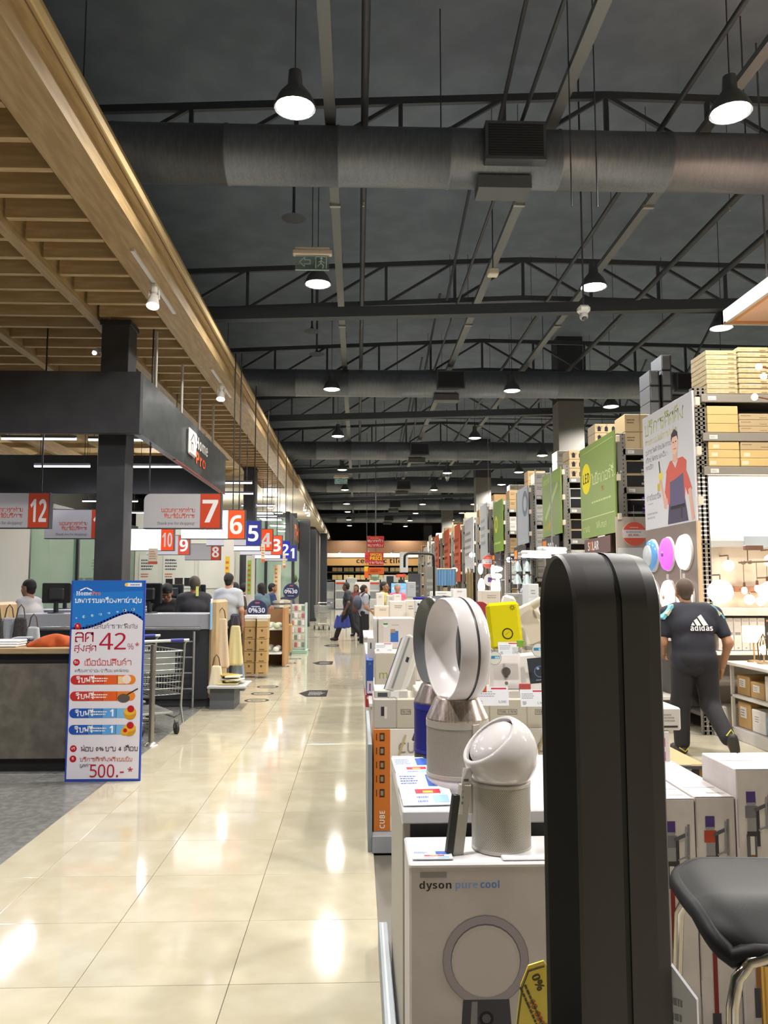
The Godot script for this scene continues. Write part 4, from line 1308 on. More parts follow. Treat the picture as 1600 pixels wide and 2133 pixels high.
# ---------------------------------------------------------------- the promotional board
func promo() -> void:
	var o := thing("promo_board", "tall blue and white promotional board with red prices standing on the floor", "sign board", Vector3(-2.04, 0, -6.63), 0)
	var W := .6
	var Hh := 1.605
	part(o, "board", bxe(Vector3(-W / 2, 0, -.02), Vector3(W / 2, Hh, 0), .002), mt("#2446a8", .5))
	part(o, "back_strut", G.new().bar(Vector3(0, .9, -.02), Vector3(0, 0, -.35), .05, .01), mt("#8e8f92", .6))
	var q := face(Vector3(-W / 2, 0, .0005))
	q.rect(.014, .02, W - .028, Hh - .03, "#dcd8e2")
	# the blue head with its curved lower edge
	var low := []
	for i in 25:
		var t := i / 24.0
		low.append(Vector2(.014 + t * (W - .028), 1.216 + .132 * smoothstep(.12, .86, t) - .06 * pow(maxf(t - .8, 0) / .2, 1.5)))
	var head := [Vector2(.014, Hh - .006)]
	head.append_array(low)
	head.append(Vector2(W - .014, Hh - .006))
	q.shape(head, "#2a78c8")
	q.shape([Vector2(.014, Hh - .006), Vector2(.014, 1.5), Vector2(W - .014, 1.52), Vector2(W - .014, Hh - .006)], "#2666b8")
	q.pen(low, .018, "#2446a8")
	for i in 16:
		q.disc(.04 + .52 * fmod(i * .377, 1.0), 1.25 + .13 * fmod(i * .377, 1.0) + .05 * fmod(i * .618, 1.0), .004 + .009 * fmod(i * .29, 1.0), "#a9cdea")
		q.lay -= .00004
	q.lay += .00004
	q.rect(.45, 1.555, .12, .03, "#e8e8ee").disc(.445, 1.57, .014, "#e8b93a")
	scrawl(q, .475, 1.56, .09, .02, "#3a62b0", 1)
	q.pen([Vector2(.075, 1.525), Vector2(.12, 1.545), Vector2(.165, 1.525)], .01, "#e8ecf4")
	ptex(q, "Home", .04, 1.483, .033, "#eef1f6", 0, "Droid Serif", true, .125)
	ptex(q, "Pro", .168, 1.483, .033, "#e0762c", 0, "Droid Serif", true, .07)
	thai(q, "มหกรรมเครื่องทำน้ำอุ่น", .035, 1.425, .029, "#eef3fb", .2)
	thai(q, "รวมสินค้าราคาพิเศษ", .13, 1.215, .028, "#4a4a50", .13)
	for i in 4:
		q.disc(.062, [1.232, .942, .258, .178][i], .027, "#b5202c")
		thai(q, ["ที่", "ซื้อ", "ฟรี", "ที่"][i], .062, [1.225, .935, .251, .171][i], .014, "#f0d8da", .2, 1)
	thai(q, "ลด", .05, 1.11, .07, "#b01f38", .15)
	thai(q, "สูงสุด", .045, 1.035, .04, "#b01f38", .15)
	ptex(q, "42", .24, 1.045, .135, "#b01f38", 0, "Droid Sans", false, .215)
	ptex(q, "%", .468, 1.045, .05, "#b05a6a", 0, "Droid Sans", false)
	ptex(q, "*", .53, 1.05, .05, "#b01f38", 0, "Droid Sans", false)
	thai(q, "เมื่อช้อปสินค้า", .125, .92, .036, "#c9504a", .16)
	thai(q, "เครื่องทำน้ำอุ่น น้ำร้อน และพัดลม", .05, .865, .017, "#54545a", .14)
	for i in 4:
		var y: float = [.765, .635, .5, .37][i]
		scrawl(q, .06, y + .062, .19, .02, "#77777c", 1)
		var red := i < 2
		for s in 4:
			q.rect(.058 + .112 * s, y, .1151, .075, (["#c23a34", "#cc4a32", "#d85f2e", "#e07a2c"] if red else ["#2456b4", "#3a7cc8", "#5a9ad8", "#74b0e0"])[s])
			q.lay -= .00004
		q.lay += .0001
		q.disc(.058, y + .0375, .0375, "#bd3434" if red else "#2250ac").disc(.505, y + .0375, .0375, "#e08330" if red else "#74b0e0")
		thai(q, "รับฟรี", .068, y + .018, .034, "#f4f2f0", .2)
		scrawl(q, .19, y + .02, .15, .04, "#f0e4dc", 2)
		if i == 0:
			q.rect(.4, y + .005, .05, .06, "#e8c99a").disc(.47, y + .04, .035, "#ead6cc")
		elif i == 1:
			q.disc(.45, y + .02, .05, "#5a5450", 0, .035).pen([Vector2(.48, y + .05), Vector2(.56, y + .095)], .01, "#2a2624")
		else:
			ptex(q, "1", .345, y + .012, .055, "#f4f6fa")
			q.disc(.505, y + .035, .05, "#c8922e").disc(.505, y + .05, .05, "#e0ac3c", 0, .03).disc(.51, y + .07, .028, "#b3242c")
			if i == 3:
				q.disc(.465, y + .02, .03, "#d8a030").disc(.47, y + .03, .016, "#b3242c")
	thai(q, "ผ่อน 0% นาน 4 เดือน", .125, .24, .03, "#5a3a44", .16)
	thai(q, "บริการติดตั้งฟรีแบบนั้น", .12, .16, .024, "#c0583c", .15)
	thai(q, "มูลค่า", .12, .115, .02, "#4a4a50", .15)
	ptex(q, "500.-", .2, .035, .1, "#b01f38", 0, "Droid Sans", false, .27)
	ptex(q, "*", .5, .05, .06, "#b01f38", 0, "Droid Sans", false)
	stick(o, q)

# ---------------------------------------------------------------- the appliance table in front
func dots_mat(key: String, base: String, hole: String, su: float, sv: float) -> StandardMaterial3D:
	# perforated sheet: staggered fine holes with their own small relief
	var n := 64
	var im := Image.create(n, n, false, Image.FORMAT_RGB8)
	var hm := Image.create(n, n, false, Image.FORMAT_RGB8)
	for y in n:
		for x in n:
			var d := 9.0
			for o in [Vector2(16, 16), Vector2(48, 48)]:
				d = minf(d, Vector2(x + .5, y + .5).distance_to(o) / 13.0)
			var k := smoothstep(.85, 1.1, d)
			im.set_pixel(x, y, Color(hole).lerp(Color(base), k))
			hm.set_pixel(x, y, Color(k, k, k))
	var s := StandardMaterial3D.new()
	s.albedo_texture = ImageTexture.create_from_image(im)
	hm.bump_map_to_normal_map(3.0)
	s.normal_enabled = true
	s.normal_texture = ImageTexture.create_from_image(hm)
	s.uv1_scale = Vector3(su, sv, 1)
	s.roughness = .45
	s.metallic = .35
	mats[key] = s
	return s

func loop_fan(label: String, pos: Vector3, rimc: String, bodyc: String, conec: String, footc: String, knob: bool) -> void:
	# round bladeless fan: perforated drum, metal cone, and a hoop that faces the aisle
	var o := thing("bladeless_fan", label, "fan", pos, 0)
	var rim := mt(rimc, .16)
	part(o, "foot", G.new().lathe([Vector2(0, 0), Vector2(.104, 0), Vector2(.109, .006), Vector2(.109, .052), Vector2(.106, .055), Vector2(0, .055)], 40), mt(footc, .25))
	var drum: StandardMaterial3D = dots_mat("perf" + bodyc, bodyc, Color(bodyc).darkened(.4).to_html(), 150, 215) if not mats.has("perf" + bodyc) else mats["perf" + bodyc]
	part(o, "drum", G.new().lathe([Vector2(.109, .055), Vector2(.109, .222)], 48), drum)
	part(o, "drum_band", G.new().lathe([Vector2(.1, .053), Vector2(.1105, .054), Vector2(.1105, .066), Vector2(.108, .067)], 48), mt(Color(bodyc).lightened(.06).to_html(), .4, .2))
	part(o, "drum_band", G.new().lathe([Vector2(.108, .222), Vector2(.1105, .223), Vector2(.1105, .246), Vector2(.1, .247)], 48), mt(Color(bodyc).lightened(.06).to_html(), .4, .2))
	var st := G.new()
	st.t = Transform3D(Basis(Vector3.UP, .5), Vector3.ZERO)
	st.box(Vector3(0, .145, .108), Vector3(.03, .19, .008), .002)
	part(o, "seam_strip", st, mt(Color(bodyc).lightened(.04).to_html(), .4, .2))
	if knob:
		part(o, "button", G.new().ell(Vector3(.055, .12, .098), Vector3(.01, .01, .006), 12), mt("#2a2a2c", .3))
	var cone: StandardMaterial3D = grain("brushed" + conec, Color(conec).darkened(.25).to_html(), Color(conec).lightened(.15).to_html(), Vector3(7, .04, 7), .3, .06, 0, .85)  # streaks in the colour stand in for the sheen of brushed metal
	part(o, "cone", G.new().lathe([Vector2(.109, .246), Vector2(.1095, .252), Vector2(.079, .318), Vector2(.072, .322), Vector2(.0, .324)], 48, false), cone)
	# hoop: its axis points to the aisle, a little towards the camera
	var a := Basis(Vector3.UP, -PI / 2 + .27)
	var hx := Transform3D(a * Basis(Vector3.RIGHT, PI / 2), Vector3(0, .49, 0))
	var g := G.new()
	g.t = hx
	g.lathe([Vector2(.171, .05), Vector2(.174, .0555), Vector2(.178, .056), Vector2(.182, .05), Vector2(.185, .012), Vector2(.1845, -.003)].map(func(p: Vector2) -> Vector2: return p), 64)
	part(o, "front_band", _inv(g), rim)
	g = G.new()
	g.t = hx
	g.lathe([Vector2(.1845, -.012), Vector2(.186, -.016), Vector2(.183, -.042), Vector2(.172, -.056), Vector2(.156, -.061), Vector2(.142, -.056)], 64)
	part(o, "rear_band", _inv(g), rim)
	g = G.new()
	g.t = hx
	g.lathe([Vector2(.1825, -.016), Vector2(.1825, .002)], 64)
	part(o, "seam", g, mt("#3a3a3c", .4))
	g = G.new()
	g.t = hx
	g.lathe([Vector2(.142, -.056), Vector2(.136, -.03), Vector2(.143, .0), Vector2(.156, .028), Vector2(.171, .05)], 64)
	part(o, "inner_duct", g, rim)
	part(o, "collar", G.new().lathe([Vector2(.06, .32), Vector2(.06, .326), Vector2(.05, .332), Vector2(0, .333)], 32), rim)

func _inv(g: G) -> G:
	return g

func stadium(r: float, h: float, seg := 30) -> Array:
	# an upright oblong hoop outline: half circles of radius r, straight sides of height h
	var p := []
	for k in seg + 1:
		var a := PI * k / seg
		p.append(Vector2(cos(a) * r, h / 2 + sin(a) * r))
	for k in seg + 1:
		var a := PI + PI * k / seg
		p.append(Vector2(cos(a) * r, -h / 2 + sin(a) * r))
	return p

func sweep(g: G, r0: float, z0: float, r1: float, z1: float, h: float) -> void:
	# a strip of the oblong hoop between two radii and depths
	var a := stadium(r0, h)
	var b := stadium(r1, h)
	for i in a.size():
		var j := (i + 1) % a.size()
		var nrm := func(p: Vector2) -> Vector3:
			var c := Vector2(0, clampf(p.y, -h / 2, h / 2))
			var d := (p - c).normalized()
			var s := Vector2(z1 - z0, r0 - r1).normalized()
			return Vector3(d.x * s.x, d.y * s.x, s.y)
		g.squad([Vector3(a[i].x, a[i].y, z0), Vector3(a[j].x, a[j].y, z0), Vector3(b[j].x, b[j].y, z1), Vector3(b[i].x, b[i].y, z1)], [nrm.call(a[i]), nrm.call(a[j]), nrm.call(b[j]), nrm.call(b[i])], [Vector2(), Vector2(), Vector2(), Vector2()])

func card(label: String, pos: Vector3, size: Vector2, turn: float, tilt: float, kind := 0, called := "price_card") -> Node3D:
	var o := thing(called, label, "price card", pos, turn)
	var g := G.new()
	g.t = Transform3D(Basis(Vector3.RIGHT, tilt), Vector3.ZERO)
	g.box(Vector3(0, size.y / 2, 0), Vector3(size.x, size.y, .003))
	part(o, "card", g, mt("#dcdde2", .35))
	var q := face(Vector3(0, 0, 0), 0, tilt)
	q.t = q.t * Transform3D(Basis(), Vector3(-size.x / 2, 0, .002))
	if kind == 0:
		q.rect(size.x * .5, size.y * .86, size.x * .45, size.y * .08, "#c22a44")
		scrawl(q, size.x * .06, size.y * .45, size.x * .6, size.y * .35, "#9fa0aa", 3)
		ptex(q, "5,990", size.x * .93, size.y * .14, size.y * .13, "#77787f", 2, "Droid Sans", false)
		scrawl(q, size.x * .08, size.y * .1, size.x * .16, size.y * .22, "#6b6c72", 4)
	elif kind == 1:
		scrawl(q, size.x * .06, size.y * .62, size.x * .4, size.y * .3, "#5a72b0", 4)
		q.rect(size.x * .6, size.y * .55, size.x * .34, size.y * .38, "#3f62b4")
		q.rect(size.x * .3, size.y * .33, size.x * .5, size.y * .13, "#d63a4a").rect(size.x * .45, size.y * .35, size.x * .2, size.y * .06, "#e8b24a")
		scrawl(q, size.x * .3, size.y * .05, size.x * .3, size.y * .24, "#6d7fae", 2)
		q.rect(size.x * .62, size.y * .06, size.x * .3, size.y * .22, "#8fb1dc")
		q.disc(size.x * .14, size.y * .2, size.y * .1, "#c9c6c0")
	elif kind == 2:
		scrawl(q, size.x * .1, size.y * .35, size.x * .75, size.y * .5, "#8b8c96", 5)
		q.disc(size.x * .35, size.y * .1, size.x * .1, "#8fbfe0")
	stick(o, q)
	return o

func front_display() -> void:
	var white := grain("cartonwhite", "#bdb6b5", "#c6bfbd", Vector3(1, 1, 1), .45, .02)
	var shrink := mt("#d6d4d6", .12)
	# white display table
	var t := thing("display_table", "white-topped display table with a black front carrying the bladeless fans", "table", Vector3(.145, 0, -2.98))
	part(t, "top", bxe(Vector3(0, .8, -.47), Vector3(1.15, .84, .37), .004), mt("#bfbfc2", .25))
	part(t, "side_panel", bxe(Vector3(.0, 0, -.465), Vector3(.025, .8, .365), .002), mt("#a9a69b", .5))
	part(t, "front_panel", bxe(Vector3(.025, 0, .33), Vector3(1.13, .8, .36), .002), mt("#1c1e22", .5))
	part(t, "end_panel", bxe(Vector3(1.125, 0, -.465), Vector3(1.15, .8, .365), .002), mt("#a9a69b", .5))
	var kb := thing("kick_strip", "grey metal strip on the floor beside the front table", "strip", Vector3(.115, 0, -3.0))
	part(kb, "strip", bxe(Vector3(-.022, 0, -.62), Vector3(.02, .1, 1.3), .004), mt("#8e979c", .4, .4))
	part(kb, "lip", bxe(Vector3(-.008, .1, -.6), Vector3(.0, .104, 1.28)), mt("#b3babd", .4, .4))
	loop_fan("white round bladeless fan with a silver drum, nearer of two on the white table", Vector3(.355, .84, -2.88), "#c6c1c2", "#b0a99f", "#c4b3a4", "#d5cfd2", true)
	loop_fan("dark grey and blue round bladeless fan standing behind the white one", Vector3(.34, .84, -3.29), "#5b5d60", "#20248c", "#a8968c", "#45464b", false)
	card("blue and white leaflet lying at the back left of the white table", Vector3(.225, .845, -3.06), Vector2(.15, .16), .1, -1.35, 1, "leaflet")
	card("blue and white leaflet with a red stripe at the front left of the white table", Vector3(.235, .845, -2.66), Vector2(.17, .26), .05, -1.4, 1, "leaflet")
	# the big carton with the fan picture
	var c := thing("appliance_carton", "large white carton with a printed fan ring and the words pure cool", "carton", Vector3(.372, 0, -2.43), 0)
	part(c, "box", bxe(Vector3(-.225, .2, -.12), Vector3(.225, .776, .12), .006), white)
	part(c, "wrap", bxe(Vector3(-.226, .764, -.121), Vector3(.226, .779, .121), .005).box(Vector3(.13, .783, .02), Vector3(.18, .008, .18), .004), shrink)
	var q := face(Vector3(-.225, .2, .1205))
	q.rect(.03, .541, .075, .015, "#8d898a")
	ptex(q, "dyson", .028, .511, .0195, "#3d393c", 0, "Droid Sans", true, .09)
	ptex(q, "pure", .129, .511, .0195, "#8fa3d2", 0, "Droid Sans", true, .063)
	ptex(q, "cool", .199, .511, .0195, "#6c87c4", 0, "Droid Sans", true, .054)
	q.disc(.212, .318, .121, "#8e8790").disc(.212, .318, .118, "#a29ba2").disc(.212, .318, .098, "#6f6a72").disc(.212, .316, .0955, "#c1bab9")
	q.disc(.212, .312, .088, "#c7c0bf")
	q.shape([Vector2(.14, .11), Vector2(.284, .11), Vector2(.276, .215), Vector2(.148, .215)], "#4d4a52")
	q.shape([Vector2(.165, .11), Vector2(.185, .11), Vector2(.188, .21), Vector2(.172, .21)], "#8a868c").disc(.212, .165, .02, "#2b292e").disc(.212, .165, .012, "#5d5a60")
	q.rect(.13, .02, .164, .09, "#77727a")
	stick(c, q)
	part(c, "plinth", bxe(Vector3(-.22, 0, -.115), Vector3(.22, .2, .115)), mt("#26272b", .6))
	card("small leaflet with blue pictures lying on the carton by the purifier fan", Vector3(.215, .784, -2.33), Vector2(.115, .055), 0, -1.5, 1, "leaflet")
	# short purifier fan with a ball head
	var f := thing("purifier_fan", "short white ball-headed fan with a perforated silver base on the carton", "fan", Vector3(.43, .779, -2.44), 0)
	var sil := dots_mat("perfsilver", "#b5b0a6", "#6d685f", 92, 130)
	part(f, "base", G.new().lathe([Vector2(.0875, .012), Vector2(.088, .186)], 48), sil)
	part(f, "base_ring", G.new().lathe([Vector2(0, 0), Vector2(.085, 0), Vector2(.0885, .004), Vector2(.0885, .013), Vector2(.086, .014)], 48), mt("#b3aea5", .3, .5))
	part(f, "neck_ring", G.new().lathe([Vector2(.086, .186), Vector2(.0895, .187), Vector2(.0895, .196), Vector2(.08, .2)], 48), mt("#b7b2aa", .35, .3))
	part(f, "side_bar", bxe(Vector3(-.1, .1, -.012), Vector3(-.086, .19, .012), .003), mt("#bcb4a8", .4))
	var ball := mt("#c6c1c1", .1)
	var bb := Basis(Vector3.UP, .3) * Basis(Vector3.BACK, .72)
	var g := G.new()
	g.t = Transform3D(bb, Vector3(0, .275, 0))
	var pr := []
	for k in 21:
		var a := -PI / 2 + .35 + (PI / 2 - .35 + .5) * k / 20.0
		pr.append(Vector2(cos(a) * .1125, sin(a) * .1125))
	pr.append_array([Vector2(.0965, .0565), Vector2(.093, .058), Vector2(.086, .0565), Vector2(.084, .045)])
	g.lathe(pr, 48)
	part(f, "head_shell", g, ball)
	g = G.new()
	g.t = Transform3D(bb, Vector3(0, .275, 0))
	g.lathe([Vector2(.084, .045), Vector2(.083, .03), Vector2(.06, .03)], 48)
	part(f, "slot", g, mt("#18181a", .5))
	g = G.new()
	g.t = Transform3D(bb, Vector3(0, .275, 0) + bb * Vector3(.001, 0, .003))
	g.lathe([Vector2(.081, .03), Vector2(.0795, .046), Vector2(.075, .055), Vector2(.062, .063), Vector2(.042, .069), Vector2(.02, .0725), Vector2(0, .073)], 48)
	part(f, "inner_dome", g, ball)
	# narrow stand with a tag in front of it
	var n := thing("info_stand", "narrow dark and grey information stand with a white tag leaning by the purifier fan", "stand", Vector3(.278, .779, -2.38), .25)
	g = G.new()
	g.t = Transform3D(Basis(Vector3.BACK, -.14), Vector3.ZERO)
	g.box(Vector3(.012, .1, 0), Vector3(.034, .2, .02), .002)
	part(n, "column", g, mt("#b5b1a8", .4))
	g = G.new()
	g.t = Transform3D(Basis(Vector3.BACK, -.14), Vector3.ZERO)
	g.box(Vector3(-.015, .085, .004), Vector3(.02, .17, .018), .001)
	part(n, "dark_face", g, mt("#1d201f", .35))
	g = G.new()
	g.t = Transform3D(Basis(Vector3.UP, .35) * Basis(Vector3.BACK, -.16), Vector3(.012, .0, .014))
	g.box(Vector3(0, .18, 0), Vector3(.036, .13, .003))
	part(n, "tag", g, mt("#d3d2d3", .3))
	q = face(Vector3(.012, 0, .0165))
	q.t = Transform3D(Basis(Vector3.UP, .35) * Basis(Vector3.BACK, -.16), Vector3(.0125, .0, .0162))
	scrawl(q, -.012, .14, .024, .08, "#6a6a6c", 5)
	stick(n, q)
	# the tall black tower right in front of the camera
	var s := thing("tower_fan", "tall black oblong bladeless tower fan standing closest to the camera", "fan", Vector3(.347, .55, -1.15), -PI / 2 + .06)
	var h := .60
	var bk := mt("#3d3b3c", .45)
	var y0 := .638
	var mk := func(rows: Array) -> G:
		var gg := G.new()
		gg.t.origin = Vector3(0, y0 + .03, 0)
		for i in rows.size() - 1:
			sweep(gg, rows[i][0], rows[i][1], rows[i + 1][0], rows[i + 1][1], h)
		return gg
	part(s, "rear_band", mk.call([[.066, -.058], [.071, -.062], [.077, -.058], [.081, -.04], [.082, -.004]]), bk)
	part(s, "front_band", mk.call([[.082, .004], [.0815, .04], [.08, .058], [.077, .0625], [.074, .058]]), bk)
	part(s, "seam", mk.call([[.0795, -.006], [.0795, .006]]), mt("#161515", .5))
	part(s, "inner_duct", mk.call([[.074, .058], [.071, .02], [.066, -.03], [.066, -.058]]), mt("#262526", .6))  # darker than the bands: shade inside the hoop is in its colour
	part(s, "neck", G.new().lathe([Vector2(.1, .2), Vector2(.08, .26), Vector2(.06, .3), Vector2(0, .3)], 32), mt("#2a292a", .35))
	part(s, "base", G.new().lathe([Vector2(0, 0), Vector2(.1, 0), Vector2(.104, .01), Vector2(.104, .19), Vector2(.1, .2), Vector2(0, .2)], 40), mt("#202022", .4))
	var ft := thing("front_table", "low white plinth under the tall black tower fan", "table", Vector3(.42, 0, -1.2))
	part(ft, "top", bxe(Vector3(-.22, .51, -.25), Vector3(.35, .55, .3), .004), mt("#cfcfd2", .3))
	part(ft, "body", bxe(Vector3(-.2, 0, -.23), Vector3(.33, .51, .28)), mt("#b0ada6", .5))
	# yellow tag and the price card on its post
	var yt := thing("yellow_tag", "yellow promotional tag with red figures leaning behind the black tower", "tag", Vector3(.335, .6, -1.62), -.1)
	var yp := [Vector2(-.04, 0), Vector2(.04, 0), Vector2(.045, .2), Vector2(.03, .225), Vector2(.0, .215), Vector2(-.015, .18)]
	g = G.new()
	g.ext(yp, .004)
	part(yt, "card", g, mt("#d2b92e", .45))
	q = face(Vector3(0, 0, .001))
	q.pen([Vector2(-.036, .02), Vector2(-.012, .175), Vector2(.0, .205), Vector2(.03, .215)], .003, "#6a6242")
	q.t = Transform3D(Basis(Vector3.BACK, -1.15), Vector3(-.01, .2, .001))
	ptex(q, "0%", .01, .012, .016, "#4a4430")
	ptex(q, "10,000", .05, -.012, .012, "#c2622e")
	scrawl(q, .02, -.02, .08, .02, "#5a5238", 2)
	q.rect(.1, -.02, .04, .04, "#7fa3a8")
	stick(yt, q)
	part(yt, "stand", bxe(Vector3(-.02, -.05, -.03), Vector3(.03, .05, -.005)).box(Vector3(.0, -.32, -.02), Vector3(.012, .56, .012)), mt("#3a3a3c", .4))
	var pc := thing("price_card", "white price card on a stand at the bottom right, beside the black tower", "price card", Vector3(.41, .55, -1.08), -.75)
	g = G.new()
	g.ext([Vector2(-.025, .28), Vector2(.033, .28), Vector2(.033, .475), Vector2(-.025, .535)], .006)
	part(pc, "card", g, mt("#c6c6d0", .35))
	q = face(Vector3(0, 0, .0005))
	scrawl(q, -.018, .4, .044, .075, "#83848e", 4)
	q.disc(.0, .31, .008, "#7fb0da")
	stick(pc, q)
	part(pc, "post", bxe(Vector3(-.005, 0, -.02), Vector3(.01, .3, -.008)), mt("#7c7c80", .3, .6))
	part(pc, "foot", bxe(Vector3(-.03, 0, -.045), Vector3(.035, .006, .02), .002), mt("#7c7c80", .3, .6))

# ---------------------------------------------------------------- bits of stock
func carton(called: String, label: String, cat: String, px: Array, z: float, depth: float, m: Material, grp := "", turn := 0.0) -> Node3D:
	# a box whose near face is measured by two corners (left, top, right, bottom) at depth z
	var a := at(px[0], px[3], z)
	var b := at(px[2], px[1], z)
	var o := thing(called, label, cat, Vector3((a.x + b.x) / 2, a.y, z - depth / 2), turn, grp)
	o.set_meta("w", b.x - a.x)
	o.set_meta("h", b.y - a.y)
	part(o, "box", bxe(Vector3(-(b.x - a.x) / 2, 0, -depth / 2), Vector3((b.x - a.x) / 2, b.y - a.y, depth / 2), minf(.006, (b.y - a.y) * .1)), m)
	return o

func front(o: Node3D, depth: float) -> G:
	# print layer on a carton's near face, with its origin at the lower left corner
	return face(Vector3(-float(o.get_meta("w")) / 2, 0, depth / 2 + .0006))

func aisle_display() -> void:
	var white := mt("#bdb7af", .5)
	var cream := mt("#b5ae9f", .55)
	# grey-sided display platform with orange and white cartons
	var t := thing("display_platform", "long grey display platform beside the aisle carrying the water heaters", "platform", Vector3(.09, 0, -5.0))
	part(t, "deck", bxe(Vector3(0, 0, -1.15), Vector3(1.6, .1, .18), .004), mt("#8f9296", .5))
	part(t, "aisle_panel", bxe(Vector3(-.025, 0, -1.15), Vector3(0, .62, .15), .003), mt("#8c949a", .4, .3))
	for i in 3:
		var x := .1 + .42 * i
		var o := thing("orange_carton", "orange and white upright carton under the white boxes, %s from the aisle" % ORD[i], "carton", Vector3(x + .2, .1, -5.1), 0, "")
		part(o, "box", bxe(Vector3(-.2, 0, -.2), Vector3(.2, .6, .2), .004), mt("#d6d0c8", .5))
		part(o, "orange_side", bxe(Vector3(-.202, .004, -.198), Vector3(-.1, .598, .202), .003), mt("#c06a22", .5))
		var q := face(Vector3(-.2, 0, .2026))
		for k in 5:
			q.rect(.035, .2 + .082 * k, .03, .048, "#3f3026")
			q.rect(.041, .21 + .082 * k, .017, .028, "#8d7a66")
			q.rect(.014, .205 + .082 * k, .006, .04, "#5a3a1c")
		q.rect(.15, .25, .16, .14, "#d9a82a").rect(.2, .27, .07, .06, "#d6cbb0").rect(.29, .25, .04, .14, "#8c2a5a")
		ptex(q, "CUBE", .15, .46, .06, "#8f8a86", 0, "Droid Sans", false)
		q.pen([Vector2(.11, .1), Vector2(.135, .4), Vector2(.19, .56)], .012, "#b9a77c")
		q.t = q.t * Transform3D(Basis(Vector3.BACK, PI / 2), Vector3(.066, .02, .0004))
		ptex(q, "CUBE", 0, 0, .03, "#e3d6c6", 0, "Droid Sans", true)
		stick(o, q)
	var xs := [[778, 826], [826, 866], [866, 944], [944, 1019], [1020, 1097], [1098, 1175]]
	for i in 6:
		var o := carton("heater_carton", "low %s carton lettered in a black frame, %s from the aisle on the orange cartons" % ["grey" if i == 0 else "white", ORD[i]], "carton", [xs[i][0], 1456, xs[i][1], 1518], -4.9, .4, mt("#aca69f", .5) if i == 0 else cream)
		var q := front(o, .4)
		var w: float = o.get_meta("w")
		if i == 0:
			q.rect(.045, .075, .02, .055, "#37353a").rect(.067, .06, .015, .07, "#cfc8c0")
		else:
			q.rect(w * .22, .085, w * .52, .03, "#4a4642").rect(w * .22 + .003, .088, w * .52 - .006, .024, "#bdb5a6")
			ptex(q, "STIEBEL ELTRON", w * .48, .092, .016, "#3a3632", 1, "Droid Sans", true, w * .46)
		stick(o, q)
	# a second thin row of boxes on top, with trays and cards
	for i in 3:
		var o := carton("flat_carton", "flat grey carton with dark end label on the heater cartons, %s from aisle" % ORD[i], "carton", [[780, 866, 1010][i], 1438, [850, 1000, 1140][i], 1456], -4.95, .3, mt("#bdb9b2", .4))
		var q := front(o, .3)
		q.rect(.02, .012, .06, .026, "#4d4d50").rect(.1, .006, .05, .04, "#dcdcda")
		stick(o, q)
	# instant water heaters shown on little stands: leaning fronts
	heater("white leaning water heater with a round steel knob and a blue round sticker", at(1056, 1442, -5.0), .2, .25, -.3, "#d5cecb", 0)
	heater("yellow square water heater with a black ring dial", at(1058, 1352, -5.25), .22, .31, -.2, "#c9bd12", 1)
	heater("white water heater with a dark glass panel, half hidden by the black tower", at(1122, 1452, -5.0), .24, .28, -.32, "#d3cfca", 2)
	heater("grey slim water heater leaning back at the left front of the heater row", at(826, 1451, -4.95), .13, .42, -.5, "#a7a39d", 3)
	heater("white slim heater with a blue round badge behind the yellow one", at(1032, 1330, -5.9), .1, .34, -.4, "#cdc8c2", 4)
	heater("cream curved water heater to the right of the yellow one", at(1118, 1345, -5.4), .2, .3, .35, "#cfc3b2", 5)
	var sb := carton("slim_box", "tall slim grey box with vertical dark lettering between the heaters", "carton", [1046, 1362, 1076, 1452], -5.15, .12, mt("#a7a196", .5))
	var sq := face(Vector3(-float(sb.get_meta("w")) / 2, 0, .0606))
	sq.t = sq.t * Transform3D(Basis(Vector3.BACK, PI / 2), Vector3(.022, .03, 0))
	ptex(sq, "STIEBEL ELTRON", 0, 0, .014, "#4a3c38")
	stick(sb, sq)
	for i in 4:
		var p: Vector3 = [at(1061, 1366, -4.92), at(1025, 1470, -4.72), at(1112, 1472, -4.72), at(800, 1358, -6.2)][i]
		card(["price card with a red bar under the yellow heater", "price card with a red bar under the white heater with the knob", "shiny price card under the heater with the dark panel", "price card with a red bar under the white box with the blue picture"][i], p, [Vector2(.13, .085), Vector2(.2, .11), Vector2(.15, .1), Vector2(.13, .07)][i], 0, -.3, 0)
	one("green_tag", "small green tag beside the price card under the yellow heater", "tag", bxe(Vector3(0, 0, -.01), Vector3(.045, .04, 0), .003), mt("#7aa63a", .5), at(1077, 1347, -4.9))
	for i in 2:
		var rs := thing("round_sticker", ["round white sticker with a blue bar on the knob heater", "round white sticker with a blue bar by the black tower"][i], "sticker", [at(1031, 1371, -4.85), at(1122, 1354, -4.85)][i])
		part(rs, "disc", G.new().cyl(Vector3(0, 0, -.004), Vector3(0, 0, 0), .041, -1, 28), mt("#8e9494", .5))
		var q := face(Vector3(0, 0, .0005))
		q.disc(0, 0, .038, "#d5d6cf").rect(-.03, -.004, .06, .018, "#3f84ae").rect(.0, -.002, .028, .012, "#a9cbe0")
		stick(rs, q)
	one("red_round_sign", "dark red round sign partly hidden behind the white hoop fan", "sign", G.new().cyl(Vector3(0, 0, -.01), Vector3(0, 0, 0), .07, -1, 28), mt("#9c2f38", .5), at(1000, 1274, -5.6))
	one("orange_tag", "orange tag low beside the white hoop fan", "tag", bxe(Vector3(-.03, 0, -.008), Vector3(.03, .05, 0), .003), mt("#cf5a30", .5), at(1003, 1442, -4.6))
	one("red_tag", "dull red tag above the shiny price card by the black tower", "tag", bxe(Vector3(-.035, 0, -.008), Vector3(.035, .045, 0), .003), mt("#b5504a", .5), at(1094, 1440, -4.75))
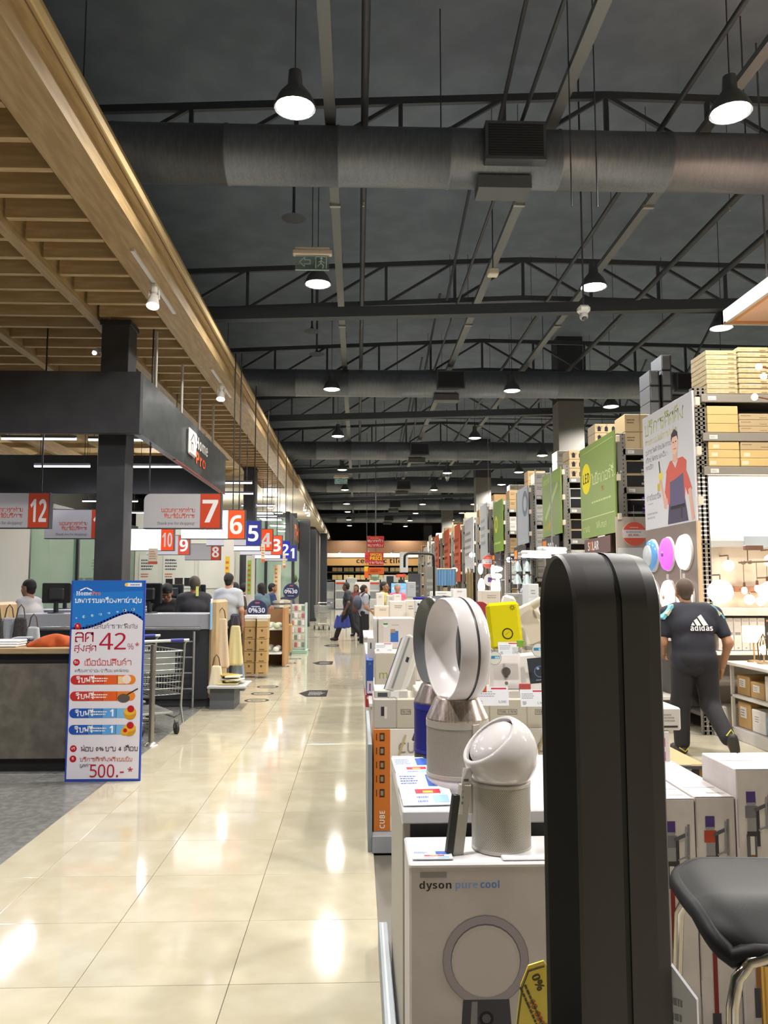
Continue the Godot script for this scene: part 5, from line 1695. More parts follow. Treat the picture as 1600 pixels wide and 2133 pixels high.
	# white boxes left behind the fans
	var o := carton("white_appliance", "white boxy appliance with a blue picture on its front and a green sticker", "appliance", [788, 1288, 864, 1358], -6.6, .35, white)
	var q := front(o, .35)
	q.rect(.03, .03, .25, .24, "#c6bfbc")
	q.rect(.035, .035, .003, .22, "#a59f9b").rect(.1, .08, .065, .09, "#3868b0").rect(.1, .155, .04, .03, "#9a8a6c").rect(.11, .215, .06, .006, "#a49d98")
	q.disc(.06, .22, .026, "#a9b5a8").disc(.06, .22, .023, "#d2d0cc").rect(.042, .22, .036, .014, "#3f7c4c")
	stick(o, q)
	part(o, "left_wing", bxe(Vector3(-.185, -.05, -.3), Vector3(-.155, .27, .1), .004), mt("#cfccca", .5))
	o = carton("cream_carton", "tall cream carton with a green letter m beside the aisle", "carton", [782, 1360, 866, 1458], -6.2, .4, mt("#b8b0a2", .55))
	q = front(o, .4)
	ptex(q, "m", .03, .16, .06, "#86903a", 0, "Droid Sans", false)
	scrawl(q, .03, .05, .08, .05, "#7d7a74", 2)
	q.disc(.16, .3, .02, "#6c9440")
	stick(o, q)
	o = carton("promo_stand", "narrow blue advertising panel with a white label on a red base at the aisle edge", "sign", [763, 1374, 778, 1447], -6.6, .5, mt("#2a4fa0", .5))
	q = front(o, .5)
	q.rect(.006, .01, .05, .1, "#cfcbd2").rect(.02, .24, .02, .018, "#6a7ab0")
	q.rect(.024, .03, .012, .06, "#7a4a9a")
	stick(o, q)
	part(o, "red_base", bxe(Vector3(-.035, -.1, -.2), Vector3(.032, 0, .252), .003), mt("#a8343a", .5))
	part(o, "base_label", bxe(Vector3(-.024, -.035, .25), Vector3(.024, -.015, .2535)), mt("#d2ced0", .5))
	o = carton("white_slim_box", "slim white box with an upright black mark standing above the blue panel", "carton", [766, 1328, 780, 1374], -6.75, .3, mt("#cfcbc6", .5))
	q = front(o, .3)
	q.rect(.02, .09, .012, .05, "#4a4744")
	stick(o, q)
	for i in 14:
		var b: Array = [[845, 1250, 866, 1300, -8.0, "#cfc6b8", "tall cream box behind the white appliance, right end"], [812, 1252, 846, 1290, -8.0, "#d2cabd", "white box with grey lettering behind the white appliance"], [780, 1262, 815, 1288, -8.6, "#d6c8b4", "low warm white box at the aisle edge behind the appliance"], [866, 1250, 876, 1276, -7.6, "#c8c8c8", "small white box lettered in black behind the grey hoop"],
			[1004, 1230, 1042, 1272, -7.0, "#cfc2b4", "cream appliance box behind the white hoop fan"], [900, 1232, 940, 1246, -8.0, "#d8d6d2", "white curved appliance box above the grey hoop"], [944, 1226, 972, 1246, -8.2, "#d4d2d0", "white paper box above the white hoop"], [876, 1250, 905, 1300, -9.0, "#b9b4aa", "grey carton hidden behind the grey hoop"],
			[820, 1238, 836, 1252, -10.5, "#d2ccc4", "round-topped white box in the middle of the display"], [848, 1212, 866, 1244, -11.0, "#9fa3a6", "grey notice box behind the pink shirt"], [1100, 1216, 1122, 1272, -7.5, "#c3c6c8", "white card box with a shield mark left of the black tower"], [784, 1235, 800, 1262, -11.0, "#d6d0c6", "white carton by the yellow shirt"], [806, 1240, 822, 1262, -11.5, "#c9c4ba", "cream carton by the pink shirt"], [1060, 1236, 1092, 1262, -7.8, "#8f8d8a", "grey wire box left of the shield card"]][i]
		var c := carton("stock_box", b[6] , "carton", [b[0], b[1], b[2], b[3]], b[4], .25, mt(b[5], .5))
		var low: float = c.position.y - (.672 if b[4] > -8.0 else .832)
		if low > .03:
			part(c, "lower_carton", bxe(Vector3(-float(c.get_meta("w")) * .47, -low, -.115), Vector3(float(c.get_meta("w")) * .47, -.002, .118), .005), mt("#b5ada0", .55))
		q = front(c, .25)
		var w: float = c.get_meta("w")
		var h: float = c.get_meta("h")
		scrawl(q, w * .3, h * .6, w * .5, h * .2, "#8d867c", 2)
		if i == 3:
			q.rect(w * .4, h * .15, w * .35, h * .25, "#2b2b2d").rect(w * .4, h * .55, w * .35, h * .2, "#2b2b2d")
		elif i == 10:
			q.disc(w * .4, h * .25, w * .14, "#b0707a", 0, h * .12).rect(w * .0, h * .5, w, h * .012, "#a0a4a8")
		stick(c, q)
	# platforms that carry those boxes
	for i in 3:
		var p := thing("display_plinth", "white display plinth along the aisle, %s after the heater platform" % ORD[i], "platform", Vector3([.1, .1, .1][i], 0, [-7.0, -9.6, -12.6][i]))
		part(p, "body", bxe(Vector3(0, .08, -.9), Vector3(1.9, .64 + .16 * mini(i, 1), .8), .005), mt("#b3afa9", .5))
		part(p, "plinth", bxe(Vector3(.03, 0, -.87), Vector3(1.87, .08, .77)), mt("#45464a", .6))
		part(p, "top", bxe(Vector3(-.01, .64 + .16 * mini(i, 1), -.92), Vector3(1.92, .67 + .16 * mini(i, 1), .82), .004), mt("#bebcb8", .4))
	# the black oblong hoop of another fan, with its blue tray
	var bl := thing("oblong_fan", "thin black oblong hoop fan with a blue strip standing behind the grey fan", "fan", at(874, 1246, -4.2), .35)
	var pts := []
	for k in 15:
		var a := PI * (1.0 - k / 14.0)
		var c := 1.0 if cos(a) > 0 else -1.0
		pts.append(Vector3(.085 * c * pow(absf(cos(a)), .35), .2 + .035 * pow(absf(sin(a)), .5), 0))
	pts.push_front(Vector3(-.085, .16, 0))
	pts.push_back(Vector3(.085, 0, 0))
	part(bl, "hoop", G.new().tube(pts, .007, 8), mt("#222224", .4))
	part(bl, "blue_strip", bxe(Vector3(-.03, -.008, -.02), Vector3(.14, .006, .02), .003), mt("#1c1f8e", .4))
	part(bl, "lamp", G.new().ell(Vector3(.145, .002, .02), Vector3(.009, .009, .009), 10), glow("#ffcf9a", 2.0))
	part(bl, "stand", G.new().cyl(Vector3(.05, -.62, 0), Vector3(.05, 0, 0), .03, -1, 14).cyl(Vector3(.05, -.73, 0), Vector3(.05, -.62, 0), .09, .05, 20), mt("#2b2b2e", .4))

func heater(label: String, p: Vector3, w: float, h: float, tilt: float, colour: String, kind: int) -> void:
	var o := thing("water_heater", label, "water heater", p, [.0, .0, -.1, .35, -.5, -.35][kind])
	var x := Transform3D(Basis(Vector3.BACK, [.0, .08, .1, -.5, -.25, .42][kind]) * Basis(Vector3.RIGHT, -absf(tilt) * .6), Vector3.ZERO)
	var g := G.new()
	g.t = x
	g.box(Vector3(0, h / 2, -.04), Vector3(w, h, .08), .022)
	part(o, "casing", g, mt(colour, .22))
	g = G.new()
	g.t = x
	g.box(Vector3(0, h / 2, -.085), Vector3(w * .9, h * .92, .02), .004)
	part(o, "back_plate", g, mt("#55565a", .5))
	part(o, "stand", bxe(Vector3(-w * .4, -.03, -.16), Vector3(w * .4, 0, .0), .004), mt("#9a958c", .5))
	var q := G.new()
	q.t = x * Transform3D(Basis(), Vector3(0, 0, .0008))
	match kind:
		0:
			var kn := G.new()
			kn.t = x
			kn.cyl(Vector3(0, h * .5, 0), Vector3(0, h * .5, .02), .03, .026, 20).box(Vector3(.002, h * .42, .008), Vector3(.018, .04, .012), .004)
			part(o, "knob", kn, mt("#a09c98", .25, .9))
			q.disc(0, h * .22, .011, "#6e6a68")
		1:
			q.disc(.01, h * .32, .037, "#3a3416", .029).disc(.01, h * .32, .027, "#c4b51c")
			q.pen([Vector2(-.005, h * .3), Vector2(.02, h * .35)], .006, "#a3961a")
			for k in 8:
				var a := TAU * k / 8
				q.pen([Vector2(.06 + cos(a) * .008, h * .86 + sin(a) * .008), Vector2(.06 + cos(a) * .017, h * .86 + sin(a) * .017)], .005, "#6b6110")
		2:
			q.rect(-.04, h * .3, .13, h * .56, "#33363c").disc(.03, h * .55, .036, "#5a6a86", .03).disc(.02, h * .62, .008, "#8aa0cc")
			scrawl(q, .0, h * .35, .06, .012, "#8f929a", 1)
		3:
			q.rect(-w * .5 + .012, h * .08, .014, h * .84, "#6d6f70").rect(-.02, h * .55, .02, .035, "#2a2a2c")
			q.rect(w * .1, h * .1, .03, h * .75, "#b5b1aa")
		4:
			q.disc(.0, h * .72, .022, "#4f86b8").rect(-.02, h * .3, .04, .07, "#54524e")
			for k in 5:
				q.rect(-.045, h * .08 + k * .022, .035, .012, "#2b2a2a")
		5:
			q.rect(-w * .3, h * .1, w * .14, h * .8, "#dcd3c4")
	stick(o, q)
	if kind == 5:
		var tb := G.new()
		tb.tube([Vector3(-.02, h * .9, .0), Vector3(.03, h * 1.0, .02), Vector3(.12, h * 1.0, .02), Vector3(.17, h * .92, .0)], .03, 10)
		part(o, "bend", tb, mt("#cfc3b2", .3))

# ---------------------------------------------------------------- racking on the right
func rack(i: int, z0: float, depth: float, levels: Array, top: float, long: float) -> Node3D:
	var o := thing("shelf_rack", "tall grey steel shelf rack end-on to the aisle, %s from the camera" % ORD[i], "rack", Vector3(3.64, 0, z0), 0, "steel racks")
	var grey := mt("#7b776f", .5, .2)
	var dk := mt("#26262a", .8)
	for z in [-.05, -depth + .05]:
		for x in [.08, long]:
			if i == 0 and x < 1.0 and z > -.1:
				# the near upright is a channel with two rows of punched slots
				for s in [-.06, .0, .06]:
					part(o, "upright_rib", bxe(Vector3(x + s - (.018 if absf(s) > .03 else .012), 0, z - .004), Vector3(x + s + (.018 if absf(s) > .03 else .012), top, z)), grey)
				var rg := G.new()
				var y := .02
				while y < top:
					rg.box(Vector3(x, y, z - .002), Vector3(.13, .034, .004))
					y += .048
				part(o, "slot_bridge", rg, grey)
				part(o, "upright_side", bxe(Vector3(x - .075, 0, z - .06), Vector3(x - .07, top, z)), grey)
				continue
			part(o, "upright", bxe(Vector3(x - .06, 0, z - .04), Vector3(x + .06, top, z + .04), .004), grey)
			if x < 1.0 and z > -.1:
				var hg := G.new()
				var y := .1
				while y < top:
					hg.box(Vector3(x + .02, y, z + .041), Vector3(.016, .02, .002))
					y += .06
				part(o, "slots", hg, dk).set_meta("kind", "stuff")
	for y in levels:
		part(o, "beam", bxe(Vector3(.1, y - .09, -.05), Vector3(long, y, -.01), .004), mt("#8a857c", .5, .1))
		part(o, "deck", bxe(Vector3(.05, y - .03, -depth + .05), Vector3(long, y - .004, -.05)), mt("#5d5a55", .6))
		var q := face(Vector3(.17, y - .07, -.009))
		q.rect(0, 0, .09, .045, "#d2d0cc")
		scrawl(q, .01, .01, .07, .025, "#8c8a86", 2)
		part(o, "shelf_label", q, print_mat)
	part(o, "mid_panel", bxe(Vector3(.05, 0, -depth * .5 - .01), Vector3(long, top - .05, -depth * .5 + .01)), mt("#6f6a62", .7))
	return o

func end_sign(label: String, z0: float, z1: float, y0: float, y1: float, colour: String) -> Node3D:
	# a board hung on the aisle end of a rack, facing the aisle; local x runs away to the right seen from the aisle
	var o := thing("end_board", label, "sign board", Vector3(3.6, y0, z0))
	part(o, "board", bxe(Vector3(-.012, 0, z1 - z0), Vector3(.012, y1 - y0, 0), .002), mt(colour, .4))
	for k in 3:
		part(o, "bracket", bxe(Vector3(.012, (y1 - y0) * (.12 + .38 * k), -.06), Vector3(.06, (y1 - y0) * (.12 + .38 * k) + .09, .04), .003), mt("#cfc0ac", .5))
	return o

func sign_face(z1: float, z0: float) -> G:
	# print layer of an end board: origin at its far lower corner, x towards the camera
	return face(Vector3(-.0126, 0, z1 - z0), -PI / 2)

func racks() -> void:
	var zs := [-8.4, -11.0, -14.0, -16.75, -19.7, -22.1, -24.7, -28.0, -31.3, -35.4, -39.0, -43.0, -47.0]
	for i in zs.size():
		rack(i, zs[i], 1.5 if i < 7 else 1.3, [.2, 2.85, 3.22, 3.65] if i == 0 else [.2, 1.1, 1.75, 2.4, 2.95, 3.5], 3.72, 4.2 if i == 0 else 2.6)
	# first rack: flat yellow cartons
	var yl := grain("yellowcarton", "#b3a27c", "#c0b08a", Vector3(2, 2, 2), .5, .03)
	var ye := mt("#c8ae76", .5)
	var bw := mt("#b09b78", .6)
	for s in 2:
		for k in 9:
			var b := thing("flat_carton", "flat tan carton atop the nearest rack, %s stack, %s from the bottom" % [["left", "right"][s], ORD[k]], "carton", Vector3(3.98 + .36 * s, 3.655 + .054 * k * (1.0 if s == 0 else 1.09), -8.62), .01 * sin(k * 2.3), "tan cartons on top of the nearest rack, %s stack" % ["left", "right"][s])
			part(b, "box", bxe(Vector3(-.17, .001, -.2), Vector3(.17, .052, .2), .004), yl)
			var q := face(Vector3(-.17, 0, .2006))
			q.rect(.24, .012, .07, .007, "#6d5a34").rect(.02, .02, .08, .004, "#a58b52")
			if k % 3 == 1:
				q.rect(.05, .044, .2, .006, "#e8e2d2")
			stick(b, q)
	for s in 2:
		for k in 3:
			var w := .34
			for lv in 2:
				var tan_ := s == 1 and (lv == 0 or k == 2)
				var b := thing("wide_carton", "%s carton, nearest rack, %s shelf, %s stack, %s from bottom" % ["brown lettered" if tan_ else "plain yellow", ["upper", "lower"][lv], ["left", "right"][s], ORD[k]], "carton", Vector3(3.97 + .355 * s, [3.225, 2.855][lv] + [.098, .09][lv] * k * (.72 if s == 1 and lv == 0 else 1.0), -8.62))
				var hh: float = [.096, .088][lv] * (.72 if s == 1 and lv == 0 else 1.0)
				part(b, "box", bxe(Vector3(-w / 2, 0, -.2), Vector3(w / 2, hh, .2), .005), bw if tan_ else ye)
				var q := face(Vector3(-w / 2, 0, .2006))
				if tan_:
					scrawl(q, .015, hh * .55, .12, hh * .25, "#7d6650", 1)
					scrawl(q, .22, hh * .25, .1, hh * .2, "#7d6650", 1)
				elif lv == 1:
					q.rect(.01 + .02 * k, hh * .2, .07, hh * .45, "#d9cbb0")
				stick(b, q)
	# stacks of dark cases above the second rack
	for s in 2:
		for k in 6 - s:
			var b := thing("dark_case", "dark grey case on the second rack, %s stack, %s from the bottom" % [["taller right", "shorter left"][s], ORD[k]], "case", Vector3(4.42 - .18 * s, 3.51 + .228 * k, -11.25), 0, "dark cases on the second rack, %s stack" % ["right", "left"][s])
			part(b, "case", bxe(Vector3(-.075, 0, -.2), Vector3(.075, .224, .2), .006), mt("#47494d", .5))
			part(b, "label", bxe(Vector3(-.06, .015, .199), Vector3(.05, .21, .204), .002), mt("#85878b", .5))
	# generic stock: one column of boxes just behind each rack's near edge
	var kinds := [["#a8926f", "brown"], ["#b8a27c", "tan"], ["#cfcbc2", "white"], ["#8a6a42", "dark brown"], ["#d8d4cc", "white"], ["#a58a60", "brown"]]
	var r := RandomNumberGenerator.new()
	r.seed = 21
	for i in range(1, zs.size()):
		var lv := [.2, 1.1, 1.75, 2.4, 2.95, 3.5]
		for l in 6:
			if i == 1 and l < 2:
				continue
			var y: float = lv[l] + .004
			var room: float = [.75, .5, .5, .42, .42, .55][l]
			var kd: Array = kinds[(i * 5 + l * 3) % 6]
			if i == 3:
				kd = kinds[2]
			if i == 1 and l > 3:
				kd = kinds[1]
			for s in 2:
				if i == 1 and l == 5 and s == 1:
					continue
				var n := 1 if room > .6 else 2
				if i == 2 and l == 5:
					n = 3
				for k in n:
					var h := room * r.randf_range(.8, .97) / n
					var w := .44
					var b := thing("stock_carton", "%s carton, %s rack, %s shelf up, %s column, %s up" % [kd[1], ORD[i], ORD[l], ["aisle-end", "inner"][s], ORD[k]], "carton", Vector3(4.02 + .48 * s, y, zs[i] - .3), 0, "cartons on level %d of the %s rack" % [l + 1, ORD[i]])
					part(b, "box", bxe(Vector3(-w / 2, 0, -.22), Vector3(w / 2, h - .004, .22), .006), mt(kd[0], .6))
					if i < 6:
						var q := face(Vector3(-w / 2, 0, .2206))
						q.rect(w * .5 - .012, 0, .024, h - .006, Color(kd[0]).darkened(.12).to_html())
						scrawl(q, .03, h * .45, .13, h * .3, Color(kd[0]).darkened(.45).to_html(), 2)
						if i == 2 and l == 5:
							for m in 3:
								q.shape([Vector2(.05 + .13 * m, .03), Vector2(.11 + .13 * m, .03), Vector2(.11 + .13 * m, .1), Vector2(.08 + .13 * m, .13), Vector2(.05 + .13 * m, .1)], "#2a2a2c")
								q.lay -= .00004
						elif i in [1, 2] and l in [3, 4]:
							q.rect(.01, .01, w - .02, h - .03, "#232226")
							for m in 5:
								q.rect(.22 + .03 * (m % 3), .04 + .05 * m, .09, .03, ["#c2502e", "#7a4fb0", "#b58ad0"][(m + i) % 3] if l == 3 or i == 2 else "#8d8d90")
						stick(b, q)
					y += h
	# end boards
	var o := end_sign("large white poster of a service man holding a drill, on the nearest rack end", -8.31, -9.8, 2.25, 3.66, "#b6b5ba")
	var q := sign_face(-9.8, -8.31)
	thai(q, "บริการติดตั้ง", .08, 1.17, .125, "#a3a56e", .15)
	thai(q, "ด้วยระบบไฟฟ้าภายในบ้าน", .08, 1.045, .055, "#b9b07c", .16)
	thai(q, "อุปกรณ์ไฟฟ้า โคมไฟ ดาวน์ไลท์", .08, .93, .044, "#7a7a84", .15)
	thai(q, "สวิตซ์ พัดลม และอื่นๆ", .08, .83, .044, "#7a7a84", .15)
	thai(q, "ทุกชนิด", .08, .74, .044, "#7a7a84", .15)
	thai(q, "ช่างมืออาชีพ", .08, .36, .05, "#85858e", .15)
	scrawl(q, .12, .3, .22, .03, "#9a9aa0", 1)
	scrawl(q, .08, .12, .36, .1, "#9a9aa0", 2)
	# the printed man: figure, shirt, apron, cap of hair, drill
	q.shape([Vector2(.72, .02), Vector2(1.3, .02), Vector2(1.22, .3), Vector2(.78, .3)], "#4a4658")
	q.shape([Vector2(.74, .25), Vector2(1.22, .25), Vector2(1.3, .68), Vector2(1.2, .74), Vector2(.84, .74), Vector2(.72, .64)], "#b8594f")
	q.shape([Vector2(1.18, .7), Vector2(1.34, .5), Vector2(1.42, .36), Vector2(1.3, .3), Vector2(1.2, .48)], "#b8594f").shape([Vector2(.74, .66), Vector2(.66, .4), Vector2(.72, .3), Vector2(.82, .46)], "#b8594f")
	q.shape([Vector2(.8, .22), Vector2(1.22, .22), Vector2(1.2, .56), Vector2(1.0, .52), Vector2(.82, .5)], "#5a5470")
	q.shape([Vector2(.66, .34), Vector2(.62, .22), Vector2(.7, .2), Vector2(.74, .32)], "#c49a8a").pen([Vector2(.66, .24), Vector2(.56, .52)], .06, "#c49a8a").pen([Vector2(1.36, .34), Vector2(1.42, .05)], .08, "#c49a8a")
	q.disc(.545, .55, .04, "#c49a8a").rect(.5, .56, .1, .1, "#c9b83a").pen([Vector2(.53, .66), Vector2(.51, .78)], .035, "#4a4a4c").rect(.44, .44, .08, .09, "#b0a238")
	q.rect(.93, .7, .12, .12, "#c49a8a").shape([Vector2(.9, .74), Vector2(.99, .64), Vector2(1.08, .74), Vector2(.99, .7)], "#b8b4b8")
	q.disc(.99, .92, .095, "#cfa797", 0, .125).shape([Vector2(.89, .94), Vector2(.9, 1.04), Vector2(.99, 1.09), Vector2(1.08, 1.04), Vector2(1.09, .94), Vector2(1.06, 1.0), Vector2(.93, 1.0)], "#3c3436")
	q.pen([Vector2(.94, .94), Vector2(.97, .94)], .012, "#40302c").pen([Vector2(1.01, .94), Vector2(1.04, .94)], .012, "#40302c").pen([Vector2(.96, .86), Vector2(1.03, .86)], .012, "#b0605a").pen([Vector2(.99, .93), Vector2(.985, .895)], .01, "#b58878")
	q.rect(.82, .18, .4, .04, "#2e2a30").rect(1.1, .06, .05, .14, "#3a363c")
	stick(o, q)
	o = end_sign("green board with a yellow disc reading LED on the second rack end", -10.93, -12.65, 2.31, 3.75, "#788f42")
	q = sign_face(-12.65, -10.93)
	q.disc(.33, .93, .24, "#dfd01e")
	ptex(q, "LED", .33, .86, .15, "#3a3812", 1)
	thai(q, "ใบมีดเวอร์รี่...", .62, .8, .12, "#cdd8a6", .14)
	thai(q, "ทน", 1.1, .66, .06, "#b5683a", .15)
	scrawl(q, .6, .5, 1.0, .06, "#b9c88a", 1)
	q.pen([Vector2(.06, .3), Vector2(1.66, .3)], .012, "#c3cf9c").pen([Vector2(.06, 1.34), Vector2(1.66, 1.36)], .01, "#a9bd78")
	thai(q, "ขายต่อ", .12, .1, .07, "#c3cf9c", .14)
	thai(q, "ไฟทั้งหมด", .8, .12, .07, "#c3cf9c", .14)
	stick(o, q)
	o = end_sign("green board with a slanting pale tube picture on the third rack end", -13.91, -15.3, 2.5, 3.68, "#728a40")
	q = sign_face(-15.3, -13.91)
	q.pen([Vector2(.25, .35), Vector2(1.15, .9)], .1, "#a9bc80").rect(0, .95, 1.38, .2, "#8aa35a")
	thai(q, "หลอดไฟ", .1, 1.0, .08, "#b9c88a", .14)
	q.disc(.6, .2, .1, "#b59a3c")
	thai(q, "ประหยัด", .06, .12, .08, "#c9b25a", .14)
	stick(o, q)
	var more := [["grey blue poster with a darker curved picture on the fourth rack end", -16.65, -17.75, 2.48, 3.7, "#8d949e"], ["dark green board with yellow curl on the fifth rack end", -19.6, -20.9, 2.45, 3.75, "#5f7d22"], ["pale grey board on the sixth rack end", -22.0, -23.2, 2.2, 3.9, "#a8adb2"], ["white board with dark marks on the seventh rack end", -24.6, -26.6, 2.0, 3.75, "#c2c3c8"], ["tall orange board on the eighth rack end", -27.9, -29.5, 1.75, 3.8, "#b0472a"], ["tall orange board on the ninth rack end", -31.2, -33.0, 1.7, 3.85, "#a84428"], ["tall orange board on the tenth rack end", -35.3, -36.8, 1.7, 3.9, "#a04226"], ["small white board on the eleventh rack end", -38.9, -40.2, 2.0, 4.1, "#b9b5b0"]]
	for k in more.size():
		var m: Array = more[k]
		o = end_sign(m[0], m[1], m[2], m[3], m[4], m[5])
		q = sign_face(m[2], m[1])
		var w: float = m[1] - m[2]
		var h: float = m[4] - m[3]
		if k == 0:
			q.disc(w * .75, h * .7, .28, "#646b78", .16).rect(.06, .06, w * .7, .03, "#a4abb4")
		elif k == 1:
			q.disc(w * .3, h * .55, .22, "#b9b030", .12).rect(.1, .2, w * .7, .05, "#8fa654")
		else:
			scrawl(q, .1, h * .3, w * .8, h * .5, Color(m[5]).darkened(.35).to_html() if k != 2 else "#8a8f96", 4)
		stick(o, q)
	# black price strips under the boards
	for k in 4:
		var z: float = [-11.2, -14.1, -16.9, -19.9][k]
		var p := thing("price_strip", "black price strip under the end board of the %s rack, %s" % [ORD[k + 1], ["lettered SOLAR in white", "with the white figures 399", "with the white figures 550", "with small orange panel"][k]], "price strip", Vector3(3.6, [2.05, 2.1, 2.05, 2.05][k], z))
		part(p, "strip", bxe(Vector3(-.012, 0, -1.3), Vector3(.012, [.24, .38, .4, .35][k], 0), .002), mt(["#5a3a34", "#2a2a2e", "#2a2b30", "#303034"][k], .4))
		q = face(Vector3(-.0126, 0, -1.3), -PI / 2)
		if k == 0:
			ptex(q, "S", .2, .06, .13, "#e0dcd8")
			ptex(q, "O", .31, .06, .13, "#e07a2c")
			ptex(q, "LAR", .43, .06, .13, "#e0dcd8")
		else:
			q.rect(.06, .05, .3, .28, "#d8822c")
			ptex(q, ["", "399", "550", "-"][k], .46, .07, .2, "#d8d4d0")
			ptex(q, "-", 1.05, .12, .2, "#d8d4d0")
		stick(p, q)
	# things below the boards on the further rack ends: lamps, hanging glass, round signs
	for k in 3:
		var rs := thing("round_sign", ["round red and white sign with the figure 60,000 at the second rack", "round red and white sign hanging by the sixth rack", "round white sign with a red and blue picture hanging by the sixth rack"][k], "sign", [at(1322, 1112, -10.9), at(1019, 1170, -21.8), at(1021, 1208, -21.7)][k])
		var rad: float = [.17, .19, .17][k]
		part(rs, "disc", G.new().cyl(Vector3(0, 0, -.012), Vector3(0, 0, 0), rad, -1, 36), mt("#cfc8c2", .4))
		part(rs, "hanger", G.new().cyl(Vector3(0, rad, -.006), Vector3(0, .4 if k == 0 else 6.6 - rs.position.y, -.006), .003, -1, 5), mt("#77787a", .5))
		q = face(Vector3(0, 0, .0006))
		if k < 2:
			q.disc(0, 0, rad * .98, "#d4604e").rect(-rad * .95, -rad * .33, rad * 1.9, rad * .66, "#d8d4d2")
			ptex(q, "60,000.-", 0, -rad * .2, rad * .2, "#b5403c", 1)
			scrawl(q, -rad * .7, rad * .08, rad * 1.3, rad * .16, "#5a7ab0", 1)
			scrawl(q, -rad * .4, rad * .45, rad * .8, rad * .16, "#e8c0b4", 1)
		else:
			q.rect(-.06, -.06, .06, .13, "#3a4a9a").rect(0, -.06, .06, .06, "#c8606a").rect(0, .0, .05, .06, "#6a3a6a")
		stick(rs, q)
	var lf := thing("info_board", "grey and white leaflet board under the round sign at the second rack", "sign board", at(1320, 1250, -10.92))
	part(lf, "board", bxe(Vector3(-.22, -.35, -.02), Vector3(.2, 1.15, 0), .003), mt("#b5a99c", .5))
	part(lf, "paper", bxe(Vector3(-.2, -.3, 0), Vector3(.15, .72, .004)), mt("#cfd0d2", .5))
	q = face(Vector3(-.2, -.3, .0046))
	scrawl(q, .02, .5, .22, .3, "#a0a2a8", 4)
	stick(lf, q)
	var lamps := [[1027, 1190, 18.0, .05, .16], [1035, 1185, 20.5, .16, .08], [1037, 1200, 20.5, .12, .07], [1028, 1224, 20.5, .07, .2], [1037, 1222, 20.5, .07, .24], [1001, 1185, 23.0, .07, .16], [1061, 1166, 18.5, .07, .06], [984, 1156, 25.0, .1, .08], [946, 1187, 27.0, .12, .08], [1104, 1160, 15.0, .0, .0], [1003, 1222, 23.0, .1, .25]]
	for k in lamps.size():
		var b: Array = lamps[k]
		if b[3] == 0.0:
			continue
		var lp := thing("display_lamp", "glowing white display lamp on the rack ends behind the fans, %s in the group" % ORD[k], "lamp", at(b[0], b[1], -b[2]), 0, "glowing display lamps")
		part(lp, "shade", G.new().ell(Vector3.ZERO, Vector3(b[3], b[4], b[3]), 14), glow("#fbf6ff", 5.0))
		part(lp, "holder", G.new().cyl(Vector3(0, b[4] * .9, 0), Vector3(0, b[4] + .1, 0), .02, -1, 8).box(Vector3(.25, b[4] + .09, 0), Vector3(.5, .02, .02)), mt("#55565a", .4, .5))
	omni(self, at(1037, 1205, -20.0) + Vector3(-.5, 0, .4), 3.0, Color("#fff4f6"), .2)
	var bs := thing("blue_lamp", "small glowing blue lamp on the display left of the shield card", "lamp", at(1063, 1248, -9.0))
	part(bs, "globe", G.new().ell(Vector3.ZERO, Vector3(.03, .03, .03), 12), glow("#2a14ff", 3.0))
	part(bs, "foot", G.new().cyl(Vector3(0, -.2, 0), Vector3(0, -.03, 0), .02, .014, 10), mt("#3a3a3e", .5))
	for k in 2:
		var sl := thing("strip_fitting", ["white lit strip fitting just above the black tower, left one", "white lit strip fitting just above the black tower, right one"][k], "light", [at(1118, 1160, -9.0), at(1150, 1152, -9.2)][k], .5)
		part(sl, "housing", bxe(Vector3(-.2, .02, -.06), Vector3(.2, .07, .06), .02), mt("#c9cac8", .4))
		part(sl, "tube", bxe(Vector3(-.19, -.01, -.05), Vector3(.19, .02, .05), .012), glow("#f5f2ff", 4.0))
		part(sl, "stem", G.new().cyl(Vector3(0, .07, 0), Vector3(0, 1.0, 0), .008, -1, 6), mt("#77787a", .5))
	# glass shades on wire stands
	for k in 8:
		var p := at(1078 + 20 * (k % 2) + 9 * (k / 4), [1180, 1180, 1206, 1206, 1236, 1236, 1262, 1262][k], -14.5)
		var gl := thing("glass_lantern", "clear glass lantern on the dark wire stand left of the black tower, %s of eight" % ORD[k], "lantern", p, 0, "glass lanterns on the wire stand")
		part(gl, "shade", G.new().lathe([Vector2(.03, -.1), Vector2(.085, -.09), Vector2(.06, .02), Vector2(.02, .1)], 14), mt("#c3d6d8", .15, .3) if k < 4 else mt("#6c7274", .2, .4))
		part(gl, "cap", G.new().cyl(Vector3(0, .1, 0), Vector3(0, .14, 0), .025, .01, 8), mt("#3a3b3e", .4))
	var ws := thing("wire_stand", "dark wire display stand holding the glass lanterns", "stand", at(1088, 1280, -14.7))
	for x in [-.2, .0, .22]:
		part(ws, "post", bxe(Vector3(x - .012, -.6, -.012), Vector3(x + .012, 1.05, .012)), mt("#3f4145", .5))
	for y in [-.05, .2, .45, .72, 1.0]:
		part(ws, "shelf", bxe(Vector3(-.22, y, -.14), Vector3(.24, y + .015, .14)), mt("#4a4c50", .5))
	var bc := thing("blue_curtain", "pale blue hanging sample curtain among the far rack ends", "curtain", at(922, 1220, -26.0))
	var cg := G.new()
	for k in 9:
		cg.cyl(Vector3(-.36 + .09 * k, 0, .03 * sin(k * 1.7)), Vector3(-.36 + .09 * k, .52, .03 * sin(k * 1.7)), .055, -1, 10)
	part(bc, "cloth", cg, mt("#5f87ac", .8))
